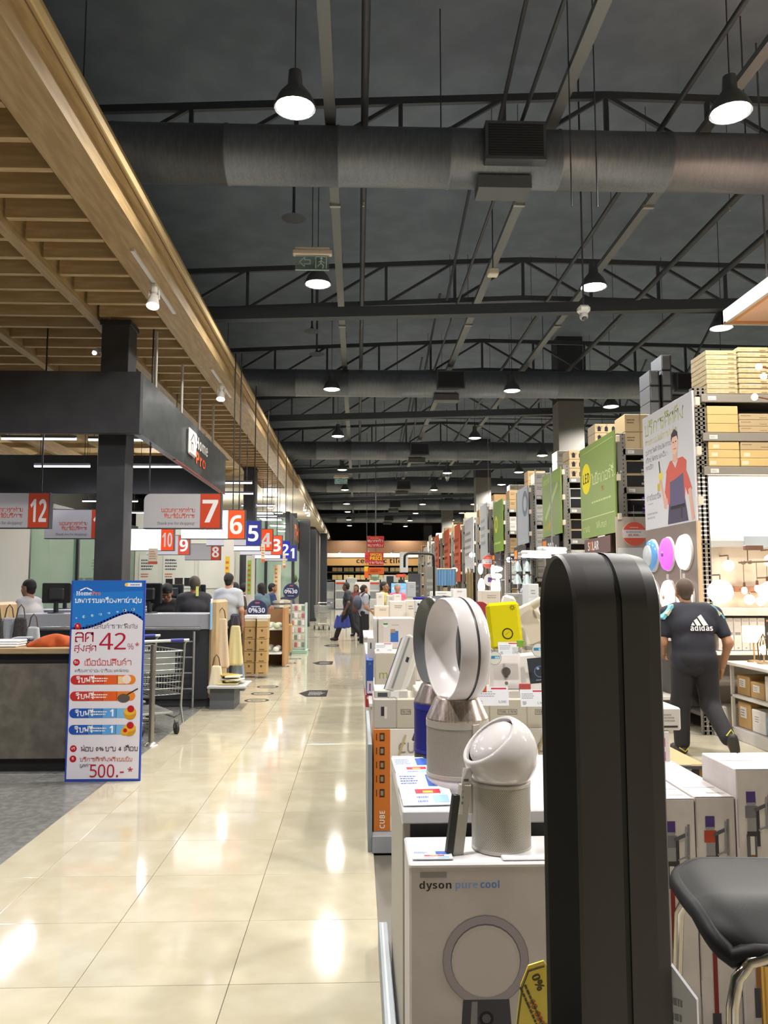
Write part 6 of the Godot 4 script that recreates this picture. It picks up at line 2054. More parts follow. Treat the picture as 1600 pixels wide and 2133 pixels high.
	for x in [-.48, .43]:
		part(bc, "post", G.new().cyl(Vector3(x, -bc.position.y, 0), Vector3(x, .54, 0), .018, -1, 8), mt("#77756c", .5))
	part(bc, "rail", G.new().cyl(Vector3(-.5, .54, 0), Vector3(.45, .54, 0), .025, -1, 8), mt("#b5a07a", .4))
	for k in 6:
		var gt := thing("gold_panel", "gold bead sample panel hanging at the seventh rack end, %s of six" % ORD[k], "panel", Vector3(3.55, .75, -24.7 - .22 * k), 0, "gold sample panels")
		part(gt, "panel", bxe(Vector3(-.02, 0, -.09), Vector3(.02, 1.25 + .08 * (k % 3), .09), .01), mt(["#9a8550", "#7d6a3c", "#b39c62"][k % 3], .3, .5))
		part(gt, "hook", bxe(Vector3(-.01, 1.25, -.02), Vector3(.05, 1.36, .02)), mt("#55565a", .5))

# ---------------------------------------------------------------- lit lamp display on the near face of the first rack
func light_display() -> void:
	var pale := mt("#d8cfc4", .5)
	var o := thing("lamp_wall", "brightly lit white display wall of lamps under the cartons of the nearest rack", "display wall", Vector3(3.78, 0, -8.62))
	part(o, "back_board", bxe(Vector3(-.02, .9, -.06), Vector3(3.2, 2.78, -.02)), mt("#ddd0bf", .5))
	part(o, "lower_panel", bxe(Vector3(-.02, .3, -.06), Vector3(3.2, .9, -.02)), mt("#a39b92", .5))
	part(o, "base_cabinet", bxe(Vector3(-.02, 0, -.06), Vector3(3.2, .3, .24), .005), mt("#c4beb6", .5))
	part(o, "light_panel", bxe(Vector3(0, 2.1, -.02), Vector3(3.2, 2.76, .0)), glow("#fffaf2", 3.0))
	panel_light(o, Vector3(1.6, 2.43, .03), Vector3.BACK, Vector2(3.1, .6), 40.0, Color("#fff6ea"))
	part(o, "slanting_ledge", bxe(Vector3(0, 1.98, -.02), Vector3(3.2, 2.06, .16), .01), mt("#b5b3b0", .4))
	part(o, "ledge_sign", bxe(Vector3(.38, 1.97, .161), Vector3(.7, 2.1, .17), .003).box(Vector3(.42, 2.035, .172), Vector3(.06, .08, .003)), mt("#a9b3b8", .4))
	part(o, "lower_rail", bxe(Vector3(0, 1.25, -.02), Vector3(3.2, 1.33, .3), .006), mt("#d2cbc4", .4))
	part(o, "shelf", bxe(Vector3(-.02, .84, -.02), Vector3(3.2, .88, .3), .005), mt("#e0ddd8", .4))
	# upright row of product boxes
	for k in 12:
		var dark := k in [6, 7, 8]
		var b := thing("lamp_carton", "%s upright lamp carton under the lit lamp wall, %s from the left" % ["black" if dark else "white", ORD[k]], "carton", Vector3(3.85 + .085 * k, .885, -8.44), 0, "%s lamp cartons under the lamp wall" % ["black" if dark else "white"])
		part(b, "box", bxe(Vector3(-.04, 0, -.06), Vector3(.04, .34, .06), .004), mt("#3a3634", .5) if dark else mt("#d2ccc8", .5))
		var q := face(Vector3(-.04, 0, .0606))
		q.rect(.01, .3, .06, .02, "#c08a6a" if dark else "#b5b0ac").rect(.01, .16, .06, .03, "#8d8a86").rect(.03, .02, .02, .012, "#8d8a86")
		stick(b, q)
	# hanging lamps
	var pd := thing("bar_chandelier", "brown bar chandelier with hanging bulbs on the lit lamp wall", "chandelier", Vector3(4.12, 1.62, -8.3))
	part(pd, "ceiling_plate", bxe(Vector3(-.03, .32, -.03), Vector3(.16, .37, .03), .004), mt("#6a4a3a", .5))
	part(pd, "rod", G.new().cyl(Vector3(0, .2, 0), Vector3(0, .34, 0), .005, -1, 6), mt("#5a4034", .5))
	part(pd, "bar", G.new().cyl(Vector3(-.1, .19, 0), Vector3(.42, .21, 0), .013, -1, 10).ell(Vector3(-.05, .19, 0), Vector3(.03, .025, .025)).ell(Vector3(.02, .195, 0), Vector3(.03, .025, .025)), mt("#7d6a58", .4, .4))
	for k in 4:
		var x: float = [-.05, .09, .2, .34][k]
		var y: float = [-.02, .0, .04, .02][k]
		part(pd, "cord", G.new().cyl(Vector3(x, y, 0), Vector3(x, .19, 0), .003, -1, 5), mt("#4a352c", .6))
		part(pd, "socket", G.new().cyl(Vector3(x, y - .05, 0), Vector3(x, y, 0), .016, .012, 10), mt("#5a3a2e", .5))
		part(pd, "bulb", G.new().ell(Vector3(x, y - .085, 0), Vector3(.03, .04, .03), 12), glow("#ffe9c4", 4.0))
	for k in 6:
		var p: Vector3 = [Vector3(3.86, 1.5, -8.4), Vector3(4.35, 1.5, -8.36), Vector3(4.12, 1.42, -8.3), Vector3(3.98, 1.78, -8.45), Vector3(4.42, 1.83, -8.4), Vector3(4.3, 1.4, -8.42)][k]
		var rad: float = [.13, .1, .055, .06, .07, .05][k]
		var gl := thing("globe_lamp", ["large glowing frosted globe lamp at the left of the lit lamp wall", "glowing frosted globe lamp right of the bar chandelier", "small warm globe lamp under the bar chandelier", "small glowing globe lamp upper left of the lamp wall", "glowing globe lamp at the upper right edge of the lamp wall", "small warm globe lamp low on the right of the lamp wall"][k], "lamp", p)
		part(gl, "globe", G.new().ell(Vector3.ZERO, Vector3(rad, rad, rad), 20), glow(["#fff8ee", "#fff3df", "#ffdba4", "#fff8ee", "#fff3df", "#ffd9a4"][k], 3.2))
		part(gl, "bracket", G.new().tube([Vector3(0, rad * .9, 0), Vector3(0, rad + .05, 0), Vector3(0, rad + .05, -.2)], .008, 6), mt("#7a6a58", .4, .4))
	part(o, "shelf_bracket", bxe(Vector3(.3, 1.5, -.02), Vector3(.62, 1.56, .1), .004), mt("#8a5a42", .5))
	# bare bulbs reaching in at the top right
	for k in 3:
		var p: Vector3 = [at(1581, 764, -7.6), at(1591, 784, -7.6), at(1572, 827, -7.6)][k]
		var bb := thing("bare_bulb", ["upper bare glowing bulb at the right edge before the tan cartons", "middle bare glowing bulb at the right edge before the tan cartons", "lower bare glowing bulb before the shelf beam"][k], "bulb", p)
		part(bb, "glass", G.new().ell(Vector3.ZERO, Vector3(.032, .034, .032), 14), glow("#ffe9c8", 5.0))
		part(bb, "arm", G.new().cyl(Vector3(.02, .0, 0), Vector3(.45, -.08 + .12 * (k % 2), 0), .01, -1, 6), mt("#6a4432", .5))
	# the pale lit canopy box at the top right
	var cb := thing("canopy_box", "pale lit canopy box with a warm underside at the top right", "canopy", Vector3(4.25, 4.6, -8.94))
	part(cb, "frame", bxe(Vector3(0, 0, 0), Vector3(3, .16, .04)).box(Vector3(.02, .08, 2), Vector3(.04, .16, 4)), mt("#c4c2ba", .4))
	part(cb, "underside", bxe(Vector3(.04, .02, .04), Vector3(3, .05, 4)), mt("#dcb49a", .6))
	part(cb, "rim", bxe(Vector3(.04, 0, .04), Vector3(.09, .02, 4)).box(Vector3(1.5, .01, .07), Vector3(3, .02, .05)), mt("#c88a5c", .5))
	part(cb, "hanger", G.new().cyl(Vector3(.4, .16, .3), Vector3(.4, 3.3, .3), .012, -1, 6), mt("#55565a", .5))
	# the board of round lamps below the poster
	var lb := thing("lamp_board", "brown board of round ceiling lamps below the service poster", "lamp board", Vector3(3.6, 1.0, -8.31))
	part(lb, "board", bxe(Vector3(-.012, -.4, -1.49), Vector3(.012, 1.25, 0)), mt("#6f625a", .5))
	part(lb, "edge_strip", bxe(Vector3(-.014, -.4, 0), Vector3(.02, 1.25, .035)), mt("#c9ac86", .5))
	var q := face(Vector3(-.0126, 0, -1.49), -PI / 2)
	for k in 3:
		q.rect(.16 + .46 * k, .64, .07, .06, "#b5aca4")
		q.lay -= .00004
	q.rect(1.02, .64, .03, .2, "#c2bab2")
	stick(lb, q)
	for r in 2:
		for k in 3:
			var z := -9.56 + .48 * k
			var col: String = [["#5f9ad0", "#b554f0", "#fffdf8"], ["#f6f4ff", "#fff0dc", "#fff8ee"]][r][k]
			var cl := thing("ceiling_lamp", [["blue-ringed round ceiling lamp, unlit, on the brown board", "glowing violet round ceiling lamp on the brown board", "glowing white round ceiling lamp, upper right on the brown board"], ["glowing cool white round lamp, lower left on the brown board", "glowing warm round lamp with a dark middle, lower row of the brown board", "glowing round lamp behind the man's head on the brown board"]][r][k], "lamp", Vector3(3.588, [1.93, 1.44][r], z))
			var g := G.new()
			g.t = Transform3D(Basis(Vector3.BACK, PI / 2), Vector3.ZERO)
			g.lathe([Vector2(.2, 0), Vector2(.2, .015), Vector2(.19, .025), Vector2(0, .026)], 32)
			part(cl, "base", g, mt("#b9b3aa", .4))
			g = G.new()
			g.t = Transform3D(Basis(Vector3.BACK, PI / 2), Vector3(-.024, 0, 0))
			g.lathe([Vector2(.19, 0), Vector2(.185, .022), Vector2(.14, .045), Vector2(.07, .055), Vector2(0, .057)], 32)
			if r == 0 and k == 0:
				part(cl, "shade", g, mt(col, .2))
				g = G.new()
				g.t = Transform3D(Basis(Vector3.BACK, PI / 2), Vector3(-.06, 0, 0))
				g.lathe([Vector2(.13, 0), Vector2(.12, .03), Vector2(0, .04)], 28)
				part(cl, "inner_shade", g, mt("#a9b3b5", .3))
			else:
				part(cl, "shade", g, glow(col, 1.1 if r == 0 and k == 1 else 3.0))
				if k == 1:
					part(cl, "centre", G.new().ell(Vector3(-.08, 0, 0), Vector3(.012, .035, .035), 12), mt("#8a4fa0" if r == 0 else "#b08a6a", .4))
	panel_light(lb, Vector3(-.2, .3, -.75), Vector3.LEFT, Vector2(1.3, .9), 6.0, Color("#fff6f0"))
	# red goods and dark things half seen between the tower and the man
	var sh := thing("side_shelf", "white shelf of red and dark goods between the tower and the man", "shelf", Vector3(3.3, 0, -9.2))
	part(sh, "upper_board", bxe(Vector3(-.35, .95, -.6), Vector3(.28, .99, .3), .004), mt("#d0ccc6", .4))
	part(sh, "lower_board", bxe(Vector3(-.35, .3, -.6), Vector3(.28, .34, .3), .004), mt("#d0ccc6", .4))
	part(sh, "back_board", bxe(Vector3(.26, 0, -.6), Vector3(.28, .95, .3)), mt("#55504c", .6))
	part(sh, "leg", bxe(Vector3(-.35, 0, .26), Vector3(-.31, .95, .3)), mt("#b5b1aa", .5))
	for k in 6:
		var rb := thing("red_pack", ["red pack on the white side shelf left of the man", "dark red pack standing at the back of the side shelf", "white pack beside the red packs on the side shelf", "black pack low on the side shelf", "dark round-handled case on the lower side shelf", "pale label box at the bottom of the side shelf"][k], "pack", Vector3([3.05, 3.2, 2.98, 3.0, 3.12, 3.02][k], [.99, .99, .99, .34, .34, .34][k], [-9.1, -9.4, -8.98, -9.1, -9.3, -8.95][k]))
		part(rb, "box", bxe(Vector3(-.06, 0, -.06), Vector3(.06, [.22, .32, .12, .4, .5, .14][k], .06), .01), mt(["#8a2f34", "#7a2c30", "#cfc9c4", "#262628", "#2d2c2e", "#c9cdd0"][k], .5))
		part(rb, "cap", bxe(Vector3(-.03, [.22, .32, .12, .4, .5, .14][k], -.03), Vector3(.03, [.25, .34, .13, .43, .53, .15][k], .03), .006), mt("#b9b3ae", .4))
	# low white gondola with brown cartons
	var lg := thing("low_gondola", "low white gondola with cartons on two shelves, right of the man", "shelf", Vector3(3.88, 0, -8.0))
	part(lg, "top", bxe(Vector3(-.05, .75, -.33), Vector3(.9, .785, 2.2), .005), mt("#d6d2cb", .35))
	part(lg, "middle_shelf", bxe(Vector3(0, .42, -.3), Vector3(.85, .45, 2.2), .004), mt("#cdc9c3", .4))
	part(lg, "base", bxe(Vector3(0, 0, -.3), Vector3(.85, .12, 2.2), .004), mt("#bdbab5", .4))
	part(lg, "back", bxe(Vector3(.42, .1, -.3), Vector3(.46, .75, 2.2)), mt("#a9a29a", .6))
	for k in 4:
		part(lg, "upright", bxe(Vector3(.0, .1, -.3 + .8 * k), Vector3(.03, .75, -.27 + .8 * k)), mt("#cfcbc5", .4))
	var bc := [["#ad8b58", "brown"], ["#b59562", "tan"], ["#d0cbc5", "white"], ["#ad8b58", "brown"], ["#7d9ab0", "blue wrapped"]]
	for lv in 2:
		for k in 7:
			var kd: Array = bc[(k * 2 + lv * 3) % 5]
			var b := thing("small_carton", "%s carton on the %s shelf of the low gondola, %s from its far end" % [kd[1], ["lower", "upper"][lv], ORD[k]], "carton", Vector3(4.09, [.124, .454][lv], -8.12 + .285 * k))
			var hh: float = [.26, .24][lv] - .04 * ((k + lv) % 3)
			part(b, "box", bxe(Vector3(-.16, 0, -.135), Vector3(.16, hh, .13), .006), mt(kd[0], .6))
			var q2 := face(Vector3(-.1606, 0, -.135), -PI / 2)
			q2.rect(.05, hh * .4, .13, hh * .42, "#d6d2ce")
			scrawl(q2, .06, hh * .45, .1, hh * .3, "#77706a", 3)
			stick(b, q2)
	# table lamps on the gondola
	for k in 2:
		var tl := thing("table_lamp", ["table lamp with a square lit cream shade on the low gondola", "bronze lantern table lamp with a glowing bulb beside the square shade"][k], "lamp", [at(1572, 1378, -8.15), at(1592, 1384, -7.95)][k])
		tl.position.y = .785
		part(tl, "foot", G.new().lathe([Vector2(0, 0), Vector2(.07, 0), Vector2(.065, .015), Vector2(.012, .025), Vector2(0, .026)], 18), mt("#9a8468", .35, .6))
		part(tl, "stem", G.new().cyl(Vector3(0, .02, 0), Vector3(0, .24, 0), .009, -1, 8), mt("#b59a72", .35, .6))
		if k == 0:
			part(tl, "shade", bxe(Vector3(-.095, .2, -.06), Vector3(.095, .37, .06), .008), glow("#f5dfb8", 1.1))
			omni(tl, Vector3(0, .28, .1), .5, Color("#ffdca8"), .08)
		else:
			part(tl, "cage", G.new().tube([Vector3(-.05, .05, 0), Vector3(-.06, .2, 0), Vector3(0, .3, 0), Vector3(.06, .2, 0), Vector3(.05, .05, 0)], .006, 6).tube([Vector3(0, .05, -.05), Vector3(0, .2, -.06), Vector3(0, .3, 0), Vector3(0, .2, .06), Vector3(0, .05, .05)], .006, 6), mt("#4a3a2c", .4, .4))
			part(tl, "bulb", G.new().ell(Vector3(0, .14, 0), Vector3(.035, .05, .035), 14), glow("#ffdfa8", 4.0))

# ---------------------------------------------------------------- white cartons, stool and card at the right front
func box_pile() -> void:
	var wh := grain("pilewhite", "#bbb3b2", "#c6bfbd", Vector3(1, 1, 1), .5, .02)
	var pl := thing("carton_plinth", "low dark plinth under the white vacuum cartons", "plinth", Vector3(1.3, 0, -2.75))
	part(pl, "top", bxe(Vector3(-.5, .04, -.6), Vector3(.9, .1, .35), .004), mt("#3a3a3d", .5))
	part(pl, "base", bxe(Vector3(-.47, 0, -.57), Vector3(.87, .04, .32)), mt("#242426", .6))
	# x of the left edge, width, top height, near depth, far depth
	var bx4 := [[.822, .123, .88, -2.58, -2.82], [.948, .124, .88, -2.575, -2.82], [1.075, .127, .885, -2.575, -2.82], [1.205, .125, .972, -2.565, -2.82], [1.333, .14, .972, -2.565, -2.82]]
	for i in 5:
		var b: Array = bx4[i]
		var o := thing("vacuum_carton", ["white carton hidden for the most part behind the black tower", "white carton with a purple topped vacuum picture, beside the black tower", "white carton with a red and purple vacuum picture above the stool", "taller white carton with a vacuum picture, behind the stool", "taller white carton at the right edge of the frame"][i], "carton", Vector3(b[0] + b[1] / 2, .1, (b[3] + b[4]) / 2))
		var w: float = b[1]
		var h: float = b[2] - .1
		var d: float = b[3] - b[4]
		part(o, "box", bxe(Vector3(-w / 2, 0, -d / 2), Vector3(w / 2, h, d / 2), .003), wh)
		part(o, "top_seam", bxe(Vector3(-w / 2 + .01, h, -.003), Vector3(w / 2 - .01, h + .001, .003)), mt("#a39c9c", .5))
		var q := face(Vector3(-w / 2 + .045, h - .215 - .01 * (i % 2), d / 2 + .0006))
		q.t.basis = Basis.from_scale(Vector3(1.15, 1.25, 1))
		q.rect(-.013, .095, .026, .03, "#4a3a72").rect(-.012, .02, .024, .078, "#8c8a8c").rect(-.017, .06, .034, .03, "#a8462f" if i == 2 else "#6f6d70")
		q.rect(.013, -.01, .009, .09, "#3c3a3c").rect(-.016, -.04, .028, .06, "#5a585a").rect(-.006, -.04, .012, .06, "#c9c4c4").rect(-.014, .015, .03, .012, "#3c3a3c")
		q.pen([Vector2(.012, .08), Vector2(.045, .092)], .009, "#56545a").pen([Vector2(.05, .115), Vector2(.048, .03)], .006, "#77757a").pen([Vector2(.043, .11), Vector2(.041, .034)], .005, "#8d8b90").pen([Vector2(.02, .03), Vector2(.048, .04)], .004, "#8a888c")
		q.rect(-.006, -.36, .012, .33, "#7a2c28" if i != 3 else "#8a5a2c").rect(-.012, -.42, .024, .07, "#444246")
		stick(o, q)
		q = face(Vector3(-w / 2, 0, d / 2 + .0006))
		for k in 4:
			q.rect(.0 if k % 2 else w - .003, .03 + .2 * k, .003, .15, "#a8a0a0")
			q.lay -= .00004
		stick(o, q)
		q = G.new()
		q.t = Transform3D(Basis(Vector3.RIGHT, -PI / 2), Vector3(-w / 2, h + .0006, d / 2))
		q.rect(0, .0, w, .012, "#b5adad")
		scrawl(q, w * .45, .04, w * .5, .02, "#8e8a8a", 2)
		stick(o, q)
	# brown carton and the white card box behind
	var o2 := carton("brown_carton", "open-topped brown carton with a white label behind the white cartons", "carton", [1392, 1592, 1470, 1626], -3.6, .45, mt("#9c7a42", .6))
	part(o2, "label", bxe(Vector3(-.1, .0, .226), Vector3(.02, .07, .23)), mt("#bdb6a8", .5))
	var wb := thing("brown_carton_stand", "grey stand under the brown carton", "stand", Vector3(1.55, 0, -3.8))
	part(wb, "body", bxe(Vector3(-.3, 0, -.3), Vector3(-.02, .745, .2), .004), mt("#3f4044", .6))
	part(wb, "top", bxe(Vector3(-.31, .745, -.31), Vector3(-.01, .757, .21)), mt("#4a4b4f", .6))
	var cb := carton("card_box", "white box with small lettering and a black bar, right of the black tower", "carton", [1372, 1474, 1418, 1522], -3.3, .22, mt("#c9c2ba", .5))
	var q3 := front(cb, .22)
	var w3: float = cb.get_meta("w")
	scrawl(q3, w3 * .1, .035, w3 * .7, .035, "#9a938c", 3)
	q3.rect(w3 * .1, .012, w3 * .75, .008, "#3a3634")
	stick(cb, q3)
	var pk := carton("pink_carton", "white carton with pink squares under the lettered box", "carton", [1374, 1522, 1396, 1600], -3.3, .22, mt("#d0c8c2", .5))
	q3 = front(pk, .22)
	for k in 2:
		q3.rect(.005, .03 + .055 * k, .022, .035, "#b5478a")
	stick(pk, q3)
	var cs := thing("card_box_stand", "grey stand under the white and pink boxes", "stand", Vector3(1.27, 0, -3.4))
	part(cs, "body", bxe(Vector3(-.06, 0, -.11), Vector3(.06, .78, .1), .004), mt("#3f4044", .6))
	part(cs, "top", bxe(Vector3(-.06, .78, -.12), Vector3(.07, .79, .11)), mt("#4a4b4f", .6))
	var br := thing("black_tray", "black plastic tray with upright tabs on the floor by the man's foot", "tray", at(1425, 1582, -6.6))
	br.position.y = 0.0
	var tg := G.new()
	tg.box(Vector3(0, .04, 0), Vector3(.42, .08, .5), .02)
	for k in 3:
		tg.box(Vector3(-.05 + .1 * k, .1, .1), Vector3(.03, .08, .02), .005)
	part(br, "tray", tg, mt("#19191b", .5))
	one("tan_carton", "small tan carton standing on the floor at the right edge by the gondola", "carton", bxe(Vector3(-.15, 0, -.15), Vector3(.15, .3, .15), .006), mt("#a98a58", .6), Vector3(4.0, 0, -6.75), .1)
	one("floor_strip", "grey strip crossing the floor behind the man's foot", "strip", bxe(Vector3(-.9, .0, -.03), Vector3(.9, .004, .03)), mt("#8f897e", .5), Vector3(3.5, 0, -8.55), -.25)
	# bar stool: black padded seat on a chrome frame, its front edge bent over the tube
	var s := thing("bar_stool", "black padded bar stool with a bent chrome frame at the bottom right", "stool", Vector3(.93, 0, -1.71), -.08)
	var hgt := func(u: float, t: float) -> float:
		return .93 - .014 * sin(t * PI) - .06 * pow(maxf(t - .6, 0) / .4, 1.8) + .10 * pow(maxf(u - .55, 0) / .45, 1.6) - .012 * pow(maxf(-u - .75, 0) / .25, 2.0)
	var pos := func(u: float, t: float, dn: float) -> Vector3:
		var w := .222 - .03 * pow(absf(t - .5) * 2.0, 6.0)
		return Vector3(u * w, hgt.call(u, t) - dn, lerpf(-.16, .15, t) * (1.0 - .1 * pow(absf(u), 6.0)))
	var sg := G.new()
	var NU := 20
	var NT := 14
	for i in NU:
		for j in NT:
			for dn in [0.0, .04]:
				var p := []
				var nn := []
				for c in [[0, 0], [1, 0], [1, 1], [0, 1]]:
					var u: float = -1.0 + 2.0 * (i + c[0]) / NU
					var t: float = float(j + c[1]) / NT
					p.append(pos.call(u, t, dn))
					var e := .01
					var nv: Vector3 = (pos.call(u, t + e, dn) - pos.call(u, t - e, dn)).cross(pos.call(u + e, t, dn) - pos.call(u - e, t, dn)).normalized()
					nn.append(nv if dn == 0.0 else -nv)
				if dn == 0.0:
					sg.squad([p[0], p[3], p[2], p[1]], [nn[0], nn[3], nn[2], nn[1]], [Vector2(), Vector2(), Vector2(), Vector2()])
				else:
					sg.squad(p, nn, [Vector2(), Vector2(), Vector2(), Vector2()])
	part(s, "seat", sg, grain("leather", "#0f0f10", "#19191a", Vector3(14, 14, 14), .5, .05))
	mats["leather"].metallic_specular = .3
	var rimp := []
	for k in 25:
		var t := k / 24.0
		rimp.append(pos.call(-1.0, t, .02))
	for k in 20:
		rimp.append(pos.call(-1.0 + 2.0 * (k + 1) / 20.0, 1.0, .02))
	for k in 24:
		rimp.append(pos.call(1.0, 1.0 - (k + 1) / 24.0, .02))
	for k in 19:
		rimp.append(pos.call(1.0 - 2.0 * (k + 1) / 20.0, 0.0, .02))
	part(s, "piping", G.new().tube(rimp, .021, 8, true), mt("#121213", .5, 0, .3))
	var ch := mt("#b5afa6", .12, 1.0)
	part(s, "front_tube", G.new().tube([Vector3(-.25, .0, .2), Vector3(-.222, .5, .175), Vector3(-.208, .76, .165), Vector3(-.196, .81, .162), Vector3(-.17, .84, .16), Vector3(-.12, .855, .16), Vector3(.0, .858, .16), Vector3(.12, .855, .16), Vector3(.17, .84, .16), Vector3(.2, .8, .165), Vector3(.25, 0, .2)], .0115, 10), ch)
	part(s, "rear_leg", G.new().tube([Vector3(-.19, .885, -.1), Vector3(-.215, .82, -.12), Vector3(-.23, .5, -.14), Vector3(-.25, .01, -.18)], .011, 10), ch)
	part(s, "rear_leg", G.new().tube([Vector3(.19, .885, -.1), Vector3(.215, .82, -.12), Vector3(.23, .5, -.14), Vector3(.25, .01, -.18)], .011, 10), ch)
	part(s, "brace", G.new().tube([Vector3(-.06, .88, -.05), Vector3(-.045, .45, -.08), Vector3(-.04, .02, -.1)], .011, 10), mt("#b9934e", .2, 1.0))
	part(s, "foot_rest", G.new().tube([Vector3(-.24, .3, -.16), Vector3(-.235, .3, .185), Vector3(.235, .3, .185), Vector3(.24, .3, -.16)], .009, 8, true), ch)

# ---------------------------------------------------------------- left of the aisle, beyond the first tills
func aisle_left() -> void:
	var kraft := mt("#a98a58", .65)
	var cols := [[510, 533], [535, 558]]
	var ys := [1283, 1307, 1332, 1357, 1381, 1406]
	for s in 2:
		for k in 5:
			var o := carton("stacked_carton", "kraft carton in the %s tall stack by the round navy sign, %s from the floor" % [["left", "right"][s], ORD[4 - k]], "carton", [cols[s][0] - (k * .8 if s == 0 else k * .6), ys[k], cols[s][1] - (k * .8 if s == 0 else k * .8), ys[k + 1] - .5], -13.95 + .12 * s, .34, kraft)
			var q := front(o, .34)
			var w: float = o.get_meta("w")
			var h: float = o.get_meta("h")
			if k == 0:
				q.rect(0, h * .55, w, h * .45, "#c9c3b6")
				for m in 5:
					q.disc(w * (.12 + .19 * m), h * .8, w * .06, "#8f8a80")
					q.lay -= .00004
			else:
				q.rect(w * .4, h * .72, w * .2, h * .1, "#5a4a30").disc(w * .5, h * .68, w * .07, "#5a4a30")
				q.rect(w * .25, h * .1, w * .5, h * .09, "#5f4d30")
			q.rect(0, 0, w, h * .02, "#84683c")
			stick(o, q)
			if k == 0:
				part(o, "white_lid", bxe(Vector3(-w / 2 - .008, h - .05, -.175), Vector3(w / 2 + .008, h + .01, .178), .006), mt("#d6d4d0", .4))
	for k in 2:
		var z: float = [-14.5, -18.6][k]
		var p: Vector3 = [at(536, 1271, z), at(607, 1232, z)][k]
		var o := thing("round_promo_sign", ["round navy sign reading 0%30 above the kraft cartons", "round navy sign behind the basket display, further down"][k], "sign", p)
		var r: float = [.19, .19][k]
		part(o, "disc", G.new().cyl(Vector3(0, 0, -.02), Vector3(0, 0, 0), r, -1, 32), mt("#232a48", .4))
		var q := face(Vector3(0, 0, .0006))
		q.disc(0, 0, r * .97, "#59607c", r * .93)
		ptex(q, "0%30", -.01, -.045, .085, "#d3d6e0", 1)
		scrawl(q, -r * .55, r * .25, r * 1.1, r * .2, "#c2c8da", 1)
		scrawl(q, -r * .45, -r * .6, r * .9, r * .14, "#aeb6cc", 1)
		q.rect(-.04, r * .62, .08, .03, "#a05058")
		stick(o, q)
		part(o, "post", bxe(Vector3(-.02, -p.y, -.045), Vector3(.02, -.1, -.022)), mt("#8e8d8a", .4))
	for k in 3:
		var bs := thing("sale_post", ["tall white post board with yellow print among the tills", "slim white post with a green leaf card among the tills", "slim cream post by the third till"][k], "sign board", [at(474, 1290, -14.5), at(520, 1290, -16.5), at(576, 1290, -20.0)][k])
		bs.position.y = 0
		part(bs, "board", bxe(Vector3(-.09, .9, -.02), Vector3(.09, [2.55, 2.2, 2.1][k], 0), .003), mt(["#c9c4b8", "#c4c0b2", "#cfc2a4"][k], .5))
		part(bs, "post", bxe(Vector3(-.03, 0, -.02), Vector3(.03, .9, 0)), mt("#77756f", .5))
		var q := face(Vector3(-.09, .9, .0006))
		q.rect(.03, .5, .08, .7, ["#d6b33c", "#8fb04a", "#c9b78a"][k])
		scrawl(q, .04, .55, .06, .6, "#b5562c", 6)
		stick(bs, q)
	# wooden gondola with white sacks
	var w := thing("wooden_gondola", "wooden gondola with a slanting white shelf of packets beyond the kraft cartons", "shelf", at(592, 1395, -16.4))
	w.position.y = 0
	part(w, "side", bxe(Vector3(.0, 0, -.4), Vector3(.05, 1.15, .5), .008), mt("#a5784a", .5))
	part(w, "back", bxe(Vector3(-.9, 0, -.4), Vector3(.0, 1.1, -.36)), mt("#8d6640", .6))
	part(w, "shelf", bxe(Vector3(-.6, .25, -.36), Vector3(.0, .28, .7), .004), mt("#cfccc4", .4))
	part(w, "shelf", bxe(Vector3(-.6, .7, -.36), Vector3(.0, .73, .4), .004), mt("#cfccc4", .4))
	for k in 8:
		var pk := G.new()
		pk.ell(Vector3(0, .055, 0), Vector3(.07, .055, .1), 10)
		one("sack", "small white sack with green print on the wooden gondola, %s from its front" % ORD[k], "sack", pk, mt(["#cfd0c2", "#b9c2a0", "#d6d4cc"][k % 3], .5), Vector3(w.position.x - .12 - .17 * (k % 2), [.28, .73][k / 4], w.position.z + .5 - .22 * (k % 4) - .1 * (k / 4)), .2 * k, "")
	# the kraft column and the basket of hanging goods
	var kc := carton("kraft_column", "tall kraft carton column with a white sheet beside the basket display", "carton", [583, 1302, 606, 1360], -18.2, .45, mt("#9d8055", .65))
	var kq := front(kc, .45)
	kq.rect(.02, .4, .1, .08, "#d8d8d6").rect(0, .62, .25, .03, "#c9b52a")
	stick(kc, kq)
	var bd := thing("hook_display", "white hook display stand with rows of small hanging goods", "display", at(622, 1352, -19.0))
	bd.position.y = 0
	part(bd, "panel", bxe(Vector3(-.2, .1, -.03), Vector3(.15, 1.15, 0), .004), mt("#c9c9c2", .5))
	part(bd, "frame", bxe(Vector3(.14, 0, -.5), Vector3(.17, 1.18, .02), .004), mt("#a9bdb4", .4))
	part(bd, "foot", bxe(Vector3(-.25, 0, -.45), Vector3(.2, .08, .1), .006), mt("#8fae9c", .5))
	for r in 6:
		for c in 4:
			part(bd, "packet", bxe(Vector3(-.185 + .085 * c, 1.0 - .17 * r, .0), Vector3(-.12 + .085 * c, 1.11 - .17 * r, .02), .004), mt(["#b5b09a", "#a85a64", "#cfc9b0", "#6d7f6a", "#d0c8c8"][(r * 3 + c) % 5], .5))
	for k in 3:
		var pi := thing("pillow_pack", "soft cream cushion pack piled at the left of the hook display, %s from the bottom" % ORD[k], "cushion", Vector3(bd.position.x - .42, .95 + .1 * k, -19.3))
		part(pi, "cushion", G.new().ell(Vector3(0, .05, 0), Vector3(.24, .055, .18), 14), mt("#bdb49c", .6))
		part(pi, "label", bxe(Vector3(-.05, .02, .165), Vector3(.05, .07, .178), .003), mt("#d8d6d0", .5))
	var bt := thing("goods_table", "wooden goods table under the cushions and magazines", "table", Vector3(bd.position.x - .45, 0, -19.3))
